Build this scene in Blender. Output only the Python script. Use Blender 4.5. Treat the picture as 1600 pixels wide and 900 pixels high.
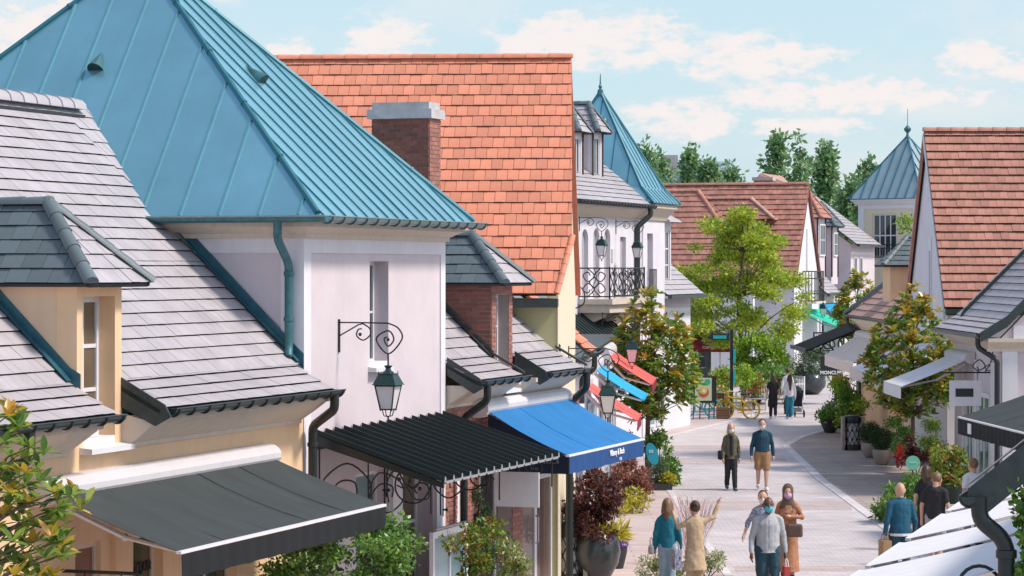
import bpy, bmesh, math, random
import numpy as np
from mathutils import Vector, Matrix
for _o in list(bpy.data.objects): bpy.data.objects.remove(_o)
R=math.radians
SC=bpy.context.scene; COL=SC.collection
rng=random.Random(7); NR=np.random.RandomState(11)
# ---------------------------------------------------------------- camera
F=4200.0; CH=5.7; YH=418.0           # focal length in photo pixels, eye height, horizon row
cam=bpy.data.cameras.new('camera'); camo=bpy.data.objects.new('camera',cam); COL.objects.link(camo)
cam.sensor_width=36; cam.lens=F/1600*36; cam.shift_y=-(450-YH)/1600
cam.clip_end=6000; cam.clip_start=.5
camo.location=(0,0,CH); camo.rotation_euler=(R(90),0,0); SC.camera=camo
# ---------------------------------------------------------------- sky and sun
SUN_EL=50; SUN_AZ=Vector((.97,-.24)).normalized()
wd=bpy.data.worlds.new('World'); SC.world=wd; wd.use_nodes=True
nt=wd.node_tree; nt.nodes.clear(); N=nt.nodes.new; K=nt.links.new
sky=N('ShaderNodeTexSky'); sky.sky_type='NISHITA'; sky.sun_disc=False
sky.sun_elevation=R(SUN_EL); sky.sun_rotation=math.atan2(SUN_AZ.x,SUN_AZ.y)
sky.air_density=1.0; sky.dust_density=1.2; sky.ozone_density=1.0
geo=N('ShaderNodeTexCoord')
vn=N('ShaderNodeVectorMath'); vn.operation='NORMALIZE'; K(geo.outputs['Generated'],vn.inputs[0])
# flatten the direction into a cloud layer: stretch vertical so that clouds lie flat
mp=N('ShaderNodeMapping'); mp.inputs['Scale'].default_value=(1,1,2.2); K(vn.outputs[0],mp.inputs[0])
nz=N('ShaderNodeTexNoise'); nz.inputs['Scale'].default_value=11; nz.inputs['Detail'].default_value=9; nz.inputs['Roughness'].default_value=.58
K(mp.outputs[0],nz.inputs['Vector'])
def M(op,a,b=None,c=None):
    m=N('ShaderNodeMath'); m.operation=op
    for i,x in enumerate((a,b,c)):
        if x is None: continue
        if isinstance(x,(int,float)): m.inputs[i].default_value=x
        else: K(x,m.inputs[i])
    return m.outputs[0]
acc=None
def dirv(u,v): return Vector(((u-800)/F,1,-(v-YH)/F)).normalized()
# (photo column, row, half width px, half height px): the cumulus of the photograph, as directions of the sky
for (u,v,rw,rh) in [(605,62,75,48),(910,62,150,52),(1010,62,90,48),(1180,92,150,40),(1525,95,60,34),(1560,105,60,30),(450,82,40,26),(60,60,170,70),(1060,190,110,35),(1330,150,240,32),(840,70,80,40),(230,-40,150,60),(1250,195,120,20)]:
    d=dirv(u,v); df=N('ShaderNodeVectorMath'); df.operation='SUBTRACT'; K(vn.outputs[0],df.inputs[0]); df.inputs[1].default_value=d
    ml=N('ShaderNodeVectorMath'); ml.operation='MULTIPLY'; K(df.outputs[0],ml.inputs[0]); ml.inputs[1].default_value=(F/rw/1.3,F/rw*.4,F/rh/1.3)
    ln=N('ShaderNodeVectorMath'); ln.operation='LENGTH'; K(ml.outputs[0],ln.inputs[0])
    g=M('SUBTRACT',1,ln.outputs['Value']); g=M('MAXIMUM',g,0)
    acc=g if acc is None else M('MAXIMUM',acc,g)
nz2=N('ShaderNodeTexNoise'); nz2.inputs['Scale'].default_value=95; nz2.inputs['Detail'].default_value=8; nz2.inputs['Roughness'].default_value=.6
K(mp.outputs[0],nz2.inputs['Vector'])
puff=M('ADD',acc,M('MULTIPLY',M('SUBTRACT',nz2.outputs['Fac'],.5),2.6))
rp=N('ShaderNodeMapRange'); rp.interpolation_type='SMOOTHSTEP'; rp.inputs['From Min'].default_value=.05; rp.inputs['From Max'].default_value=.75; K(puff,rp.inputs['Value'])
pf=M('MULTIPLY',rp.outputs[0],M('MINIMUM',M('MULTIPLY',acc,3),1))
th=N('ShaderNodeMapRange'); th.interpolation_type='SMOOTHSTEP'; th.inputs['From Min'].default_value=.44; th.inputs['From Max'].default_value=.72; th.inputs['To Max'].default_value=.45; K(nz.outputs['Fac'],th.inputs['Value'])
cl=M('MAXIMUM',M('MULTIPLY',pf,.9),th.outputs[0])
cmix=N('ShaderNodeMix'); cmix.data_type='RGBA'; K(cl,cmix.inputs['Factor']); 
sx_=N('ShaderNodeSeparateXYZ'); K(vn.outputs[0],sx_.inputs[0]); hz_=N('ShaderNodeMapRange'); hz_.inputs['From Min'].default_value=.12; hz_.inputs['From Max'].default_value=.75; hz_.inputs['To Min'].default_value=.78; hz_.inputs['To Max'].default_value=.04; K(sx_.outputs['Z'],hz_.inputs['Value'])
haz=N('ShaderNodeMix'); haz.data_type='RGBA'; K(hz_.outputs[0],haz.inputs['Factor']); K(sky.outputs[0],haz.inputs['A']); haz.inputs['B'].default_value=(2.75,3.7,4.2,1)
K(haz.outputs['Result'],cmix.inputs['A']); cmix.inputs['B'].default_value=(4.7,4.3,4.2,1)
bg=N('ShaderNodeBackground'); bg.inputs['Strength'].default_value=.148; K(cmix.outputs['Result'],bg.inputs['Color'])
wo=N('ShaderNodeOutputWorld'); K(bg.outputs[0],wo.inputs['Surface'])
sl=bpy.data.lights.new('sun','SUN'); sl.energy=2.8; sl.angle=R(9); sl.color=(1,.91,.80)
so=bpy.data.objects.new('sun',sl); COL.objects.link(so)
sd=Vector((SUN_AZ.x*math.cos(R(SUN_EL)),SUN_AZ.y*math.cos(R(SUN_EL)),math.sin(R(SUN_EL))))
so.rotation_euler=sd.to_track_quat('Z','Y').to_euler(); so.location=(30,-10,40)
vs=SC.view_settings; vs.view_transform='Standard'; vs.look='None'; vs.gamma=1; vs.exposure=0.48; vs.use_curve_mapping=False
# ---------------------------------------------------------------- frames (photo pixel -> place)
class Fr:
    def __init__(s,X,Y,dx,dy):
        l=math.hypot(dx,dy); s.o=(X,Y); s.t=(dx/l,dy/l); s.i=(-dy/l,dx/l); s.ang=math.atan2(dy,dx)
    def w(s,x,y,z=0): return Vector((s.o[0]+s.t[0]*x+s.i[0]*y, s.o[1]+s.t[1]*x+s.i[1]*y, z))
    def loc(s,X,Y):
        a=X-s.o[0]; b=Y-s.o[1]; return (a*s.t[0]+b*s.t[1], a*s.i[0]+b*s.i[1])
    def ray(s,u,v,D):
        x,y=s.loc((u-800)/F*D,D); return Vector((x,y,CH-(v-YH)/F*D))
    def atY(s,u,v,y=0):
        a=(u-800)/F; return s.ray(u,v,(y+s.o[0]*s.i[0]+s.o[1]*s.i[1])/(a*s.i[0]+s.i[1]))
    def atX(s,u,v,x=0):
        a=(u-800)/F; return s.ray(u,v,(x+s.o[0]*s.t[0]+s.o[1]*s.t[1])/(a*s.t[0]+s.t[1]))
    def onP(s,u,v,p,n):
        a=s.ray(u,v,10.); b=s.ray(u,v,20.); d=b-a; n=Vector(n); p=Vector(p)
        return a+d*((p-a).dot(n)/d.dot(n))
FW=Fr(0,0,1,0)
L=Fr(-2.822,36.47,1/3,1)
def G(u,v,z=0):
    D=(CH-z)*F/(v-YH); return Vector(((u-800)/F*D,D,z))
# ---------------------------------------------------------------- mesh collector
class MB:
    def __init__(s): s.v=[]; s.f=[]
    def add(s,vs,fs):
        b=len(s.v); s.v+= [tuple(p) for p in vs]; s.f+=[tuple(b+i for i in q) for q in fs]; return s
    def box(s,x0,x1,y0,y1,z0,z1):
        return s.add([(x0,y0,z0),(x1,y0,z0),(x1,y1,z0),(x0,y1,z0),(x0,y0,z1),(x1,y0,z1),(x1,y1,z1),(x0,y1,z1)],
                     [(0,3,2,1),(4,5,6,7),(0,1,5,4),(1,2,6,5),(2,3,7,6),(3,0,4,7)])
    def prism(s,poly,vec):
        vec=Vector(vec); n=len(poly); P=[Vector(p) for p in poly]
        return s.add(P+[p+vec for p in P],[tuple(range(n-1,-1,-1)),tuple(range(n,2*n))]+[(i,(i+1)%n,n+(i+1)%n,n+i) for i in range(n)])
    def tube(s,pts,r,seg=8,cap=True,flat=None):
        P=[Vector(p) for p in pts]; n=len(P); rr=r if isinstance(r,(list,tuple)) else [r]*n
        b=len(s.v); up=None
        for i,p in enumerate(P):
            d=(P[min(i+1,n-1)]-P[max(i-1,0)])
            d=d.normalized() if d.length>1e-9 else Vector((0,0,1))
            if up is None:
                up=Vector((0,0,1)) if abs(d.z)<.9 else Vector((1,0,0))
            a=d.cross(up)
            if a.length<1e-6: a=d.orthogonal()
            a.normalize(); c=a.cross(d).normalized(); up=c
            for k in range(seg):
                t=2*math.pi*k/seg
                s.v.append(tuple(p+a*(math.cos(t)*rr[i])+c*(math.sin(t)*rr[i]*(flat or 1))))
        for i in range(n-1):
            for k in range(seg):
                k2=(k+1)%seg; s.f.append((b+i*seg+k,b+i*seg+k2,b+(i+1)*seg+k2,b+(i+1)*seg+k))
        if cap:
            s.f.append(tuple(b+k for k in range(seg-1,-1,-1))); s.f.append(tuple(b+(n-1)*seg+k for k in range(seg)))
        return s
    def lathe(s,cx,cy,prof,seg=16,sx=1,sy=1):
        b=len(s.v); n=len(prof)
        for r,z in prof:
            for k in range(seg):
                t=2*math.pi*k/seg; s.v.append((cx+math.cos(t)*r*sx,cy+math.sin(t)*r*sy,z))
        for i in range(n-1):
            for k in range(seg):
                k2=(k+1)%seg; s.f.append((b+i*seg+k,b+i*seg+k2,b+(i+1)*seg+k2,b+(i+1)*seg+k))
        s.f.append(tuple(b+k for k in range(seg-1,-1,-1))); s.f.append(tuple(b+(n-1)*seg+k for k in range(seg)))
        return s
    def ball(s,c,r,seg=10,rings=7):
        r=(r,r,r) if isinstance(r,(int,float)) else r
        b=len(s.v)
        for i in range(1,rings):
            a=math.pi*i/rings
            for k in range(seg):
                t=2*math.pi*k/seg; s.v.append((c[0]+math.sin(a)*math.cos(t)*r[0],c[1]+math.sin(a)*math.sin(t)*r[1],c[2]-math.cos(a)*r[2]))
        s.v.append((c[0],c[1],c[2]-r[2])); s.v.append((c[0],c[1],c[2]+r[2])); lo=len(s.v)-2
        for i in range(rings-2):
            for k in range(seg):
                k2=(k+1)%seg; s.f.append((b+i*seg+k,b+i*seg+k2,b+(i+1)*seg+k2,b+(i+1)*seg+k))
        for k in range(seg):
            k2=(k+1)%seg; s.f.append((lo,b+k2,b+k)); s.f.append((lo+1,b+(rings-2)*seg+k,b+(rings-2)*seg+k2))
        return s
    def mapped(s,fn):
        m=MB(); m.v=[tuple(fn(*p)) for p in s.v]; m.f=list(s.f); return m
def mesh(name,mb,mat,smooth=False):
    me=bpy.data.meshes.new(name); me.from_pydata(mb.v,[],mb.f)
    me.materials.append(mat)
    if smooth:
        me.polygons.foreach_set('use_smooth',[True]*len(me.polygons))
        try: me.set_sharp_from_angle(angle=R(40))
        except Exception: pass
    me.update(); return me
class Thing:
    def __init__(s,name,label,cat,fr=FW,base=(0,0,0),group=None,rz=0,empty=True):
        s.fr=fr; s.base=Vector(base)
        s.root=bpy.data.objects.new(name,None); COL.objects.link(s.root)
        s.root.location=fr.w(*base); s.root.rotation_euler=(0,0,fr.ang+rz); s.root.empty_display_size=.2
        s.root['label']=label; s.root['category']=cat
        if group: s.root['group']=group
    def part(s,name,mb,mat,parent=None,smooth=False,label=None,kind=None):
        m=MB(); b=s.base; m.v=[(p[0]-b.x,p[1]-b.y,p[2]-b.z) for p in mb.v]; m.f=mb.f
        o=bpy.data.objects.new(name,mesh(name,m,mat,smooth)); COL.objects.link(o); o.parent=parent or s.root
        if label: o['label']=label
        if kind: o['kind']=kind
        return o
    def inst(s,name,me,mtx,parent=None):
        o=bpy.data.objects.new(name,me); COL.objects.link(o); o.parent=parent or s.root
        m=mtx.copy(); m.translation=m.translation-s.base; o.matrix_local=m
        return o
def solo(name,mb,mat,label,cat,fr=FW,base=(0,0,0),group=None,smooth=False,kind=None):
    m=MB(); b=Vector(base); m.v=[(p[0]-b.x,p[1]-b.y,p[2]-b.z) for p in mb.v]; m.f=mb.f
    o=bpy.data.objects.new(name,mesh(name,m,mat,smooth)); COL.objects.link(o)
    o.location=fr.w(*base); o.rotation_euler=(0,0,fr.ang)
    if label: o['label']=label
    if cat: o['category']=cat
    if group: o['group']=group
    if kind: o['kind']=kind
    return o
def dup(root,loc,rz,label=None,group=None,scale=None):
    r=root.copy(); COL.objects.link(r); r.location=loc; r.rotation_euler=(0,0,rz)
    if scale: r.scale=(scale,)*3 if isinstance(scale,(int,float)) else scale
    if label: r['label']=label
    if group: r['group']=group
    for ch in list(root.children):
        c=ch.copy(); COL.objects.link(c); c.parent=r
        for g in list(ch.children):
            d=g.copy(); COL.objects.link(d); d.parent=c
    return r
# ---------------------------------------------------------------- materials
def lin(h):
    if isinstance(h,(tuple,list)): return tuple(h)
    h=h.lstrip('#'); c=[int(h[i:i+2],16)/255 for i in (0,2,4)]
    return tuple(x/12.92 if x<.04045 else ((x+.055)/1.055)**2.4 for x in c)
MATS={}
def mat(name,col,rough=.7,metal=0,var=0.0,noise=0.0,nscale=6,bump=0.0,bscale=40,spec=.5,col2=None,trans=0,ramp=None,streak=0,emit=0,stretch=None,coat=0):
    """procedural surface: var = tone change per piece, noise = blotches, col2 = second tone in the blotches, streak = vertical rain marks"""
    if name in MATS: return MATS[name]
    m=bpy.data.materials.new(name); m.use_nodes=True; t=m.node_tree; p=t.nodes['Principled BSDF']
    c=lin(col); p.inputs['Roughness'].default_value=rough; p.inputs['Metallic'].default_value=metal
    p.inputs['Specular IOR Level'].default_value=spec
    if coat: p.inputs['Coat Weight'].default_value=coat; p.inputs['Coat Roughness'].default_value=.2; p.inputs['Coat IOR'].default_value=3.0
    nn=t.nodes.new; k=t.links.new
    rgb=nn('ShaderNodeRGB'); rgb.outputs[0].default_value=(*c,1); cur=rgb.outputs[0]
    tc=nn('ShaderNodeTexCoord'); vec=tc.outputs['Object']
    if stretch:
        mpn=nn('ShaderNodeMapping'); mpn.inputs['Scale'].default_value=stretch; k(vec,mpn.inputs[0]); vec=mpn.outputs[0]
    if ramp or var:
        ge=nn('ShaderNodeNewGeometry'); oi=nn('ShaderNodeObjectInfo')
        ad=nn('ShaderNodeMath'); ad.operation='ADD'; k(ge.outputs['Random Per Island'],ad.inputs[0]); k(oi.outputs['Random'],ad.inputs[1])
        fr_=nn('ShaderNodeMath'); fr_.operation='FRACT'; k(ad.outputs[0],fr_.inputs[0]); rv=fr_.outputs[0]
        if ramp:
            cr=nn('ShaderNodeValToRGB'); cr.color_ramp.interpolation='LINEAR'
            el=cr.color_ramp.elements
            for i,(po,cc) in enumerate(ramp):
                e=el[i] if i<2 else el.new(po)
                e.position=po; e.color=(*lin(cc),1)
            k(rv,cr.inputs[0]); cur=cr.outputs[0]
        if var:
            mr=nn('ShaderNodeMapRange'); mr.inputs['To Min'].default_value=1-var; mr.inputs['To Max'].default_value=1+var; k(rv,mr.inputs['Value'])
            mu=nn('ShaderNodeMix'); mu.data_type='RGBA'; mu.blend_type='MULTIPLY'; mu.inputs['Factor'].default_value=1
            k(cur,mu.inputs['A']); k(mr.outputs[0],mu.inputs['B']); cur=mu.outputs['Result']
    if noise:
        no=nn('ShaderNodeTexNoise'); no.inputs['Scale'].default_value=nscale; no.inputs['Detail'].default_value=7; no.inputs['Roughness'].default_value=.6; k(vec,no.inputs['Vector'])
        mr=nn('ShaderNodeMapRange'); mr.inputs['From Min'].default_value=.3; mr.inputs['From Max'].default_value=.7
        mx=nn('ShaderNodeMix'); mx.data_type='RGBA'
        k(no.outputs['Fac'],mr.inputs['Value'])
        if col2:
            mr.inputs['To Max'].default_value=noise; k(mr.outputs[0],mx.inputs['Factor']); k(cur,mx.inputs['A']); mx.inputs['B'].default_value=(*lin(col2),1)
        else:
            mr.inputs['To Min'].default_value=1-noise; mr.inputs['To Max'].default_value=1+noise*.6
            mx.blend_type='MULTIPLY'; mx.inputs['Factor'].default_value=1; k(cur,mx.inputs['A']); k(mr.outputs[0],mx.inputs['B'])
        cur=mx.outputs['Result']
    if streak:
        mpn=nn('ShaderNodeMapping'); mpn.inputs['Scale'].default_value=(9,9,.5); k(tc.outputs['Object'],mpn.inputs[0])
        no=nn('ShaderNodeTexNoise'); no.inputs['Scale'].default_value=1; no.inputs['Detail'].default_value=5; k(mpn.outputs[0],no.inputs['Vector'])
        mr=nn('ShaderNodeMapRange'); mr.inputs['From Min'].default_value=.35; mr.inputs['From Max'].default_value=.75; mr.inputs['To Min'].default_value=1; mr.inputs['To Max'].default_value=1-streak; k(no.outputs['Fac'],mr.inputs['Value'])
        mx=nn('ShaderNodeMix'); mx.data_type='RGBA'; mx.blend_type='MULTIPLY'; mx.inputs['Factor'].default_value=1; k(cur,mx.inputs['A']); k(mr.outputs[0],mx.inputs['B']); cur=mx.outputs['Result']
    k(cur,p.inputs['Base Color'])
    if bump:
        bn=nn('ShaderNodeTexNoise'); bn.inputs['Scale'].default_value=bscale; bn.inputs['Detail'].default_value=4; k(vec,bn.inputs['Vector'])
        bp=nn('ShaderNodeBump'); bp.inputs['Strength'].default_value=bump; bp.inputs['Distance'].default_value=.02; k(bn.outputs['Fac'],bp.inputs['Height']); k(bp.outputs[0],p.inputs['Normal'])
    if trans:
        out=t.nodes['Material Output']; tr=nn('ShaderNodeBsdfTranslucent'); k(cur,tr.inputs['Color'])
        ms=nn('ShaderNodeMixShader'); ms.inputs[0].default_value=trans; k(p.outputs[0],ms.inputs[1]); k(tr.outputs[0],ms.inputs[2]); k(ms.outputs[0],out.inputs['Surface'])
    MATS[name]=m; return m
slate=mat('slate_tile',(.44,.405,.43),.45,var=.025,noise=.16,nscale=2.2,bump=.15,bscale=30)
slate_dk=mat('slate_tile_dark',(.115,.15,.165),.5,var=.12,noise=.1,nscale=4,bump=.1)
ridge_m=mat('ridge_tile_grey',(.22,.215,.23),.55,var=.1,noise=.15,nscale=4)
deck_m=mat('roof_batten',(.03,.035,.04),.8,noise=.2)
orange=mat('orange_clay_tile',(.70,.26,.16),.75,var=.13,noise=.16,nscale=5,bump=.2,bscale=60)
redtile=mat('red_clay_tile',(.42,.195,.145),.78,var=.16,noise=.22,nscale=4,col2=None,bump=.2,bscale=50)
redfar=mat('weathered_red_tile',(.46,.21,.16),.8,var=.14,noise=.3,nscale=2.5,bump=.15)
pinktile=mat('sunlit_pink_clay_tile',(.52,.31,.25),.7,var=.1,noise=.15,nscale=3)  # pink tile, also red tile with sunlight put into the colour
zinc=mat('teal_painted_zinc',(.27,.57,.66),.30,metal=.68,var=.05,noise=.10,nscale=1.1,spec=.6,bump=.12,bscale=1.6)
zinc_seam=mat('teal_seam_shade_tone',(.025,.15,.20),.45,metal=.2,noise=.1)  # dark tone paints in the shaded sides of the seams
zinc_rib=mat('teal_zinc_fold',(.10,.27,.34),.6,noise=.1)
zinc_pipe=mat('green_patina_pipe',(.055,.16,.18),.45,metal=.3,noise=.3,nscale=9)
zinc_grey=mat('grey_green_zinc_gutter',(.24,.31,.31),.4,metal=.4,noise=.2,nscale=8)
flash=mat('blue_flashing',(.03,.125,.165),.45,metal=.2,noise=.3,nscale=6)
blackm=mat('black_painted_metal',(.018,.024,.026),.38,noise=.2,nscale=12)
gutblk=mat('dark_zinc_gutter',(.045,.06,.06),.35,metal=.2,noise=.25,nscale=10)
peach=mat('peach_render',(.80,.55,.34),.85,noise=.07,nscale=1.5,bump=.1,bscale=90,streak=.05)
peachl=mat('pale_peach_render',(.74,.53,.36),.85,noise=.06,nscale=1.5,bump=.1,bscale=90,streak=.05)
ochre=mat('ochre_render',(.62,.38,.17),.85,noise=.08,nscale=1.5)
lilac=mat('lilac_render',(.635,.56,.595),.9,noise=.07,nscale=1.6,bump=.12,bscale=70,streak=.025)
whitew=mat('white_render',(.74,.72,.77),.85,noise=.06,nscale=1.5,bump=.06,bscale=90,streak=.05)
whitep=mat('white_paint',(.72,.71,.74),.45,noise=.04,nscale=5)
cream=mat('cream_moulding',(.66,.57,.47),.8,noise=.14,nscale=2.5,col2=(.45,.40,.34),streak=.12)
creamy=mat('cream_render',(.74,.65,.49),.85,noise=.06,streak=.05)
olive=mat('shaded_cream_render',(.46,.43,.24),.9,noise=.08,nscale=2)  # cream wall under the eave, its shade put into the colour
stone=mat('pale_stone',(.50,.49,.51),.85,noise=.2,nscale=5,bump=.2)
brick_m=mat('red_brick_shade_tone',(.22,.085,.065),.85,var=.22,noise=.2,nscale=14,bump=.3,bscale=80)  # darker tone of the brick, shade of unlit faces in the colour
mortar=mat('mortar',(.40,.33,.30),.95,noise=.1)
brickpk=mat('red_brick_lit_tone',(.34,.15,.12),.85,var=.18,noise=.2,nscale=14,bump=.3,bscale=80)  # paler tone of the same brick for sunlit faces
glass=mat('window_glass',(.035,.045,.055),.06,spec=.8,noise=.3,nscale=.8)
glassb=mat('warm_window_glass',(.16,.12,.08),.08,spec=.7,noise=.35,nscale=.9)
glassg=mat('green_shop_glass',(.16,.30,.22),.08,spec=.7,noise=.4,nscale=.7,col2=(.05,.12,.10))
glassbl=mat('pale_blue_shop_glass',(.30,.46,.50),.08,spec=.7,noise=.5,nscale=.6,col2=(.05,.09,.11))
milk=mat('milky_lamp_glass',(.92,.90,.91),.3,trans=.3)
cassm=mat('off_white_cassette',(.60,.57,.59),.5,noise=.06,nscale=4)
lampgr=mat('dark_green_lantern',(.014,.045,.045),.35,metal=.2,noise=.15)
iron=mat('wrought_iron',(.012,.014,.018),.45)
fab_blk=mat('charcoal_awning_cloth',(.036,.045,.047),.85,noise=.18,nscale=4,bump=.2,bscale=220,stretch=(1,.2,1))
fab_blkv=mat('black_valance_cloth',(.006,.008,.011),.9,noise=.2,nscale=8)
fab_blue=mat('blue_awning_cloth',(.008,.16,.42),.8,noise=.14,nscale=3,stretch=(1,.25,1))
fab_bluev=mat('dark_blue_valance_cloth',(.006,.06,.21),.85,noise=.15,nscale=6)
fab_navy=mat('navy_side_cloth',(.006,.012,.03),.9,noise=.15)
fab_coral=mat('coral_awning_cloth',(.72,.115,.10),.8,noise=.1,nscale=3)
fab_sky=mat('sky_blue_awning_cloth',(.01,.34,.62),.8,noise=.1,nscale=3)
fab_white=mat('white_awning_cloth',(.76,.74,.76),.8,noise=.05,nscale=3)
fab_cream=mat('cream_awning_cloth',(.70,.62,.58),.85,noise=.07,nscale=3)
fab_green=mat('green_awning_cloth',(.01,.48,.33),.8,noise=.1,nscale=3)
fab_maroon=mat('maroon_awning_cloth',(.20,.015,.03),.85,noise=.15,nscale=3)
wood=mat('brown_wood',(.20,.105,.05),.7,noise=.3,nscale=5,stretch=(1,1,8))
# ---------------------------------------------------------------- builders
def clip_conv(poly,sub):
    """clip 2-D polygon sub by convex counter-clockwise polygon"""
    out=list(sub)
    for i in range(len(poly)):
        a=poly[i]; b=poly[(i+1)%len(poly)]; ex,ey=b[0]-a[0],b[1]-a[1]
        res=[]; n=len(out)
        if n==0: return []
        for j in range(n):
            p=out[j]; q=out[(j+1)%n]
            dp=ex*(p[1]-a[1])-ey*(p[0]-a[0]); dq=ex*(q[1]-a[1])-ey*(q[0]-a[0])
            if dp>=0: res.append(p)
            if (dp>=0)!=(dq>=0):
                t=dp/(dp-dq); res.append((p[0]+(q[0]-p[0])*t,p[1]+(q[1]-p[1])*t))
        out=res
    o=[]
    for p in out:
        if not o or math.hypot(p[0]-o[-1][0],p[1]-o[-1][1])>1e-5: o.append(p)
    if len(o)>1 and math.hypot(o[0][0]-o[-1][0],o[0][1]-o[-1][1])<1e-5: o.pop()
    return o if len(o)>=3 else []
def area2(p): return sum(p[i][0]*p[(i+1)%len(p)][1]-p[(i+1)%len(p)][0]*p[i][1] for i in range(len(p)))/2
class Plane:
    """a flat polygon with an axis e along the courses, s up the slope, n outward"""
    def __init__(s,pts,e,out):
        s.P=[Vector(p) for p in pts]; s.e=Vector(e).normalized()
        n=Vector((0,0,0))
        for i in range(len(s.P)):
            n+= (s.P[i]-s.P[0]).cross(s.P[(i+1)%len(s.P)]-s.P[0])
        n.normalize()
        if n.dot(Vector(out))<0: n=-n
        s.n=n; s.e=(s.e-n*s.e.dot(n)).normalized(); s.s=n.cross(s.e).normalized()
        if s.s.z<-1e-6: s.e=-s.e; s.s=n.cross(s.e).normalized()
        lo=min((p-s.P[0]).dot(s.s) for p in s.P); s.o=s.P[0]+s.s*lo
        s.q=[((p-s.o).dot(s.e),(p-s.o).dot(s.s)) for p in s.P]
        if area2(s.q)<0: s.q.reverse()
        s.a0=min(p[0] for p in s.q); s.a1=max(p[0] for p in s.q); s.b1=max(p[1] for p in s.q)
    def pt(s,a,b,c=0): return s.o+s.e*a+s.s*b+s.n*c
def tiles(th,pl,w,h,thick,m,parent=None,mode='course',name='tile',gap=.006,wedge=.8,limit=300,key=None,stag=.5,jit=.004,deck=deck_m,deckname='roof_deck',decklabel=None,b_skip=0):
    """courses of tiles (or bricks) laid on plane pl. mode 'each': one object a piece, 'course': one object a course"""
    P=parent
    if deck is not None:
        mb=MB().prism([p-pl.n*.012 for p in pl.P],-pl.n*.05); P=th.part(deckname,mb,deck,parent,label=decklabel)
    full=None; cand=[]; nrow=int(math.ceil(pl.b1/h))
    for k in range(nrow):
        b0=k*h; off=(k%2)*w*stag; i0=int(math.floor((pl.a0-off)/w))-1; i1=int(math.ceil((pl.a1-off)/w))+1
        for i in range(i0,i1):
            a0=off+i*w+gap/2; a1=off+(i+1)*w-gap/2
            r=[(a0,b0+ (gap if wedge==0 else 0)),(a1,b0+(gap if wedge==0 else 0)),(a1,b0+h),(a0,b0+h)]
            c=clip_conv(pl.q,r)
            if not c or abs(area2(c))<.12*w*h*.3: continue
            cand.append((k,a0,b0,c,abs(abs(area2(c))-abs(area2(r)))<1e-6))
    def solid(mb,c,b0,j,tilt=0):
        n=len(c); top=[pl.pt(x,y,thick*(1-wedge*(y-b0)/h)+j) for x,y in c]; bot=[pl.pt(x,y+(min(.06,h*.3) if wedge>0 and y-b0<1e-4 else 0),-.008) for x,y in c]
        mb.add(bot+top,[tuple(range(n-1,-1,-1)),tuple(range(n,2*n))]+[(q,(q+1)%n,n+(q+1)%n,n+q) for q in range(n)])
    rows={}
    if mode=='each':
        cand.sort(key=(lambda c: key(pl.pt(c[1]+w/2,c[2]+h/2))) if key else (lambda c:-abs(area2(c[3]))))
        mx=Matrix((pl.e,pl.s,pl.n)).transposed().to_4x4()
        fm=MB(); uc=min(.06,h*.3); fm.add([(0,uc,-.008),(w-gap,uc,-.008),(w-gap,h,-.008),(0,h,-.008),(0,0,thick),(w-gap,0,thick),(w-gap,h,thick*(1-wedge)),(0,h,thick*(1-wedge))],[(0,3,2,1),(4,5,6,7),(0,1,5,4),(1,2,6,5),(2,3,7,6),(3,0,4,7)])
        fme=mesh(name,fm,m); rest=MB()
        for idx,(k,a0,b0,c,fl) in enumerate(cand):
            if idx<limit:
                if fl and wedge>0:
                    mt=mx.copy(); mt.translation=pl.pt(a0,b0,rng.uniform(-jit,jit)); th.inst(name,fme,mt,P)
                else:
                    mb=MB(); solid(mb,c,b0,rng.uniform(-jit,jit)); th.part(name,mb,m,P)
            else: solid(rest,c,b0,rng.uniform(-jit,jit))
        if rest.v: th.part(name+'_field',rest,m,P,kind='stuff')
    else:
        for (k,a0,b0,c,fl) in cand:
            mb=rows.setdefault(k,MB()); solid(mb,c,b0,rng.uniform(-jit,jit))
        for k,mb in rows.items(): th.part(name+'_course',mb,m,P)
    return P
def ridge(th,a,b,m,r=.09,step=.33,parent=None,name='ridge_tile',drop=.02):
    """row of half-round ridge or hip tiles from a to b"""
    a=Vector(a); b=Vector(b); d=(b-a); n=max(1,int(round(d.length/step))); d/=n; dn=d.normalized()
    side=dn.cross(Vector((0,0,1))).normalized(); up=side.cross(dn).normalized()
    mb=MB(); seg=6
    for t,rr in ((0,r*1.08),(1.06,r*.95)):
        for k in range(seg+1):
            q=math.pi*k/seg; mb.v.append(tuple(side*(math.cos(q)*rr)+up*(math.sin(q)*rr-drop)+dn*(t*d.length)))
    for k in range(seg): mb.f.append((k,k+1,seg+1+k+1,seg+1+k))
    mb.f.append(tuple(range(seg,-1,-1))); mb.f.append(tuple(range(seg+1,2*seg+2))); mb.f.append((0,seg+1,2*seg+1,seg))
    me=mesh(name,mb,m,True)
    for i in range(n):
        th.inst(name,me,Matrix.Translation(a+d*i),parent)
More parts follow.
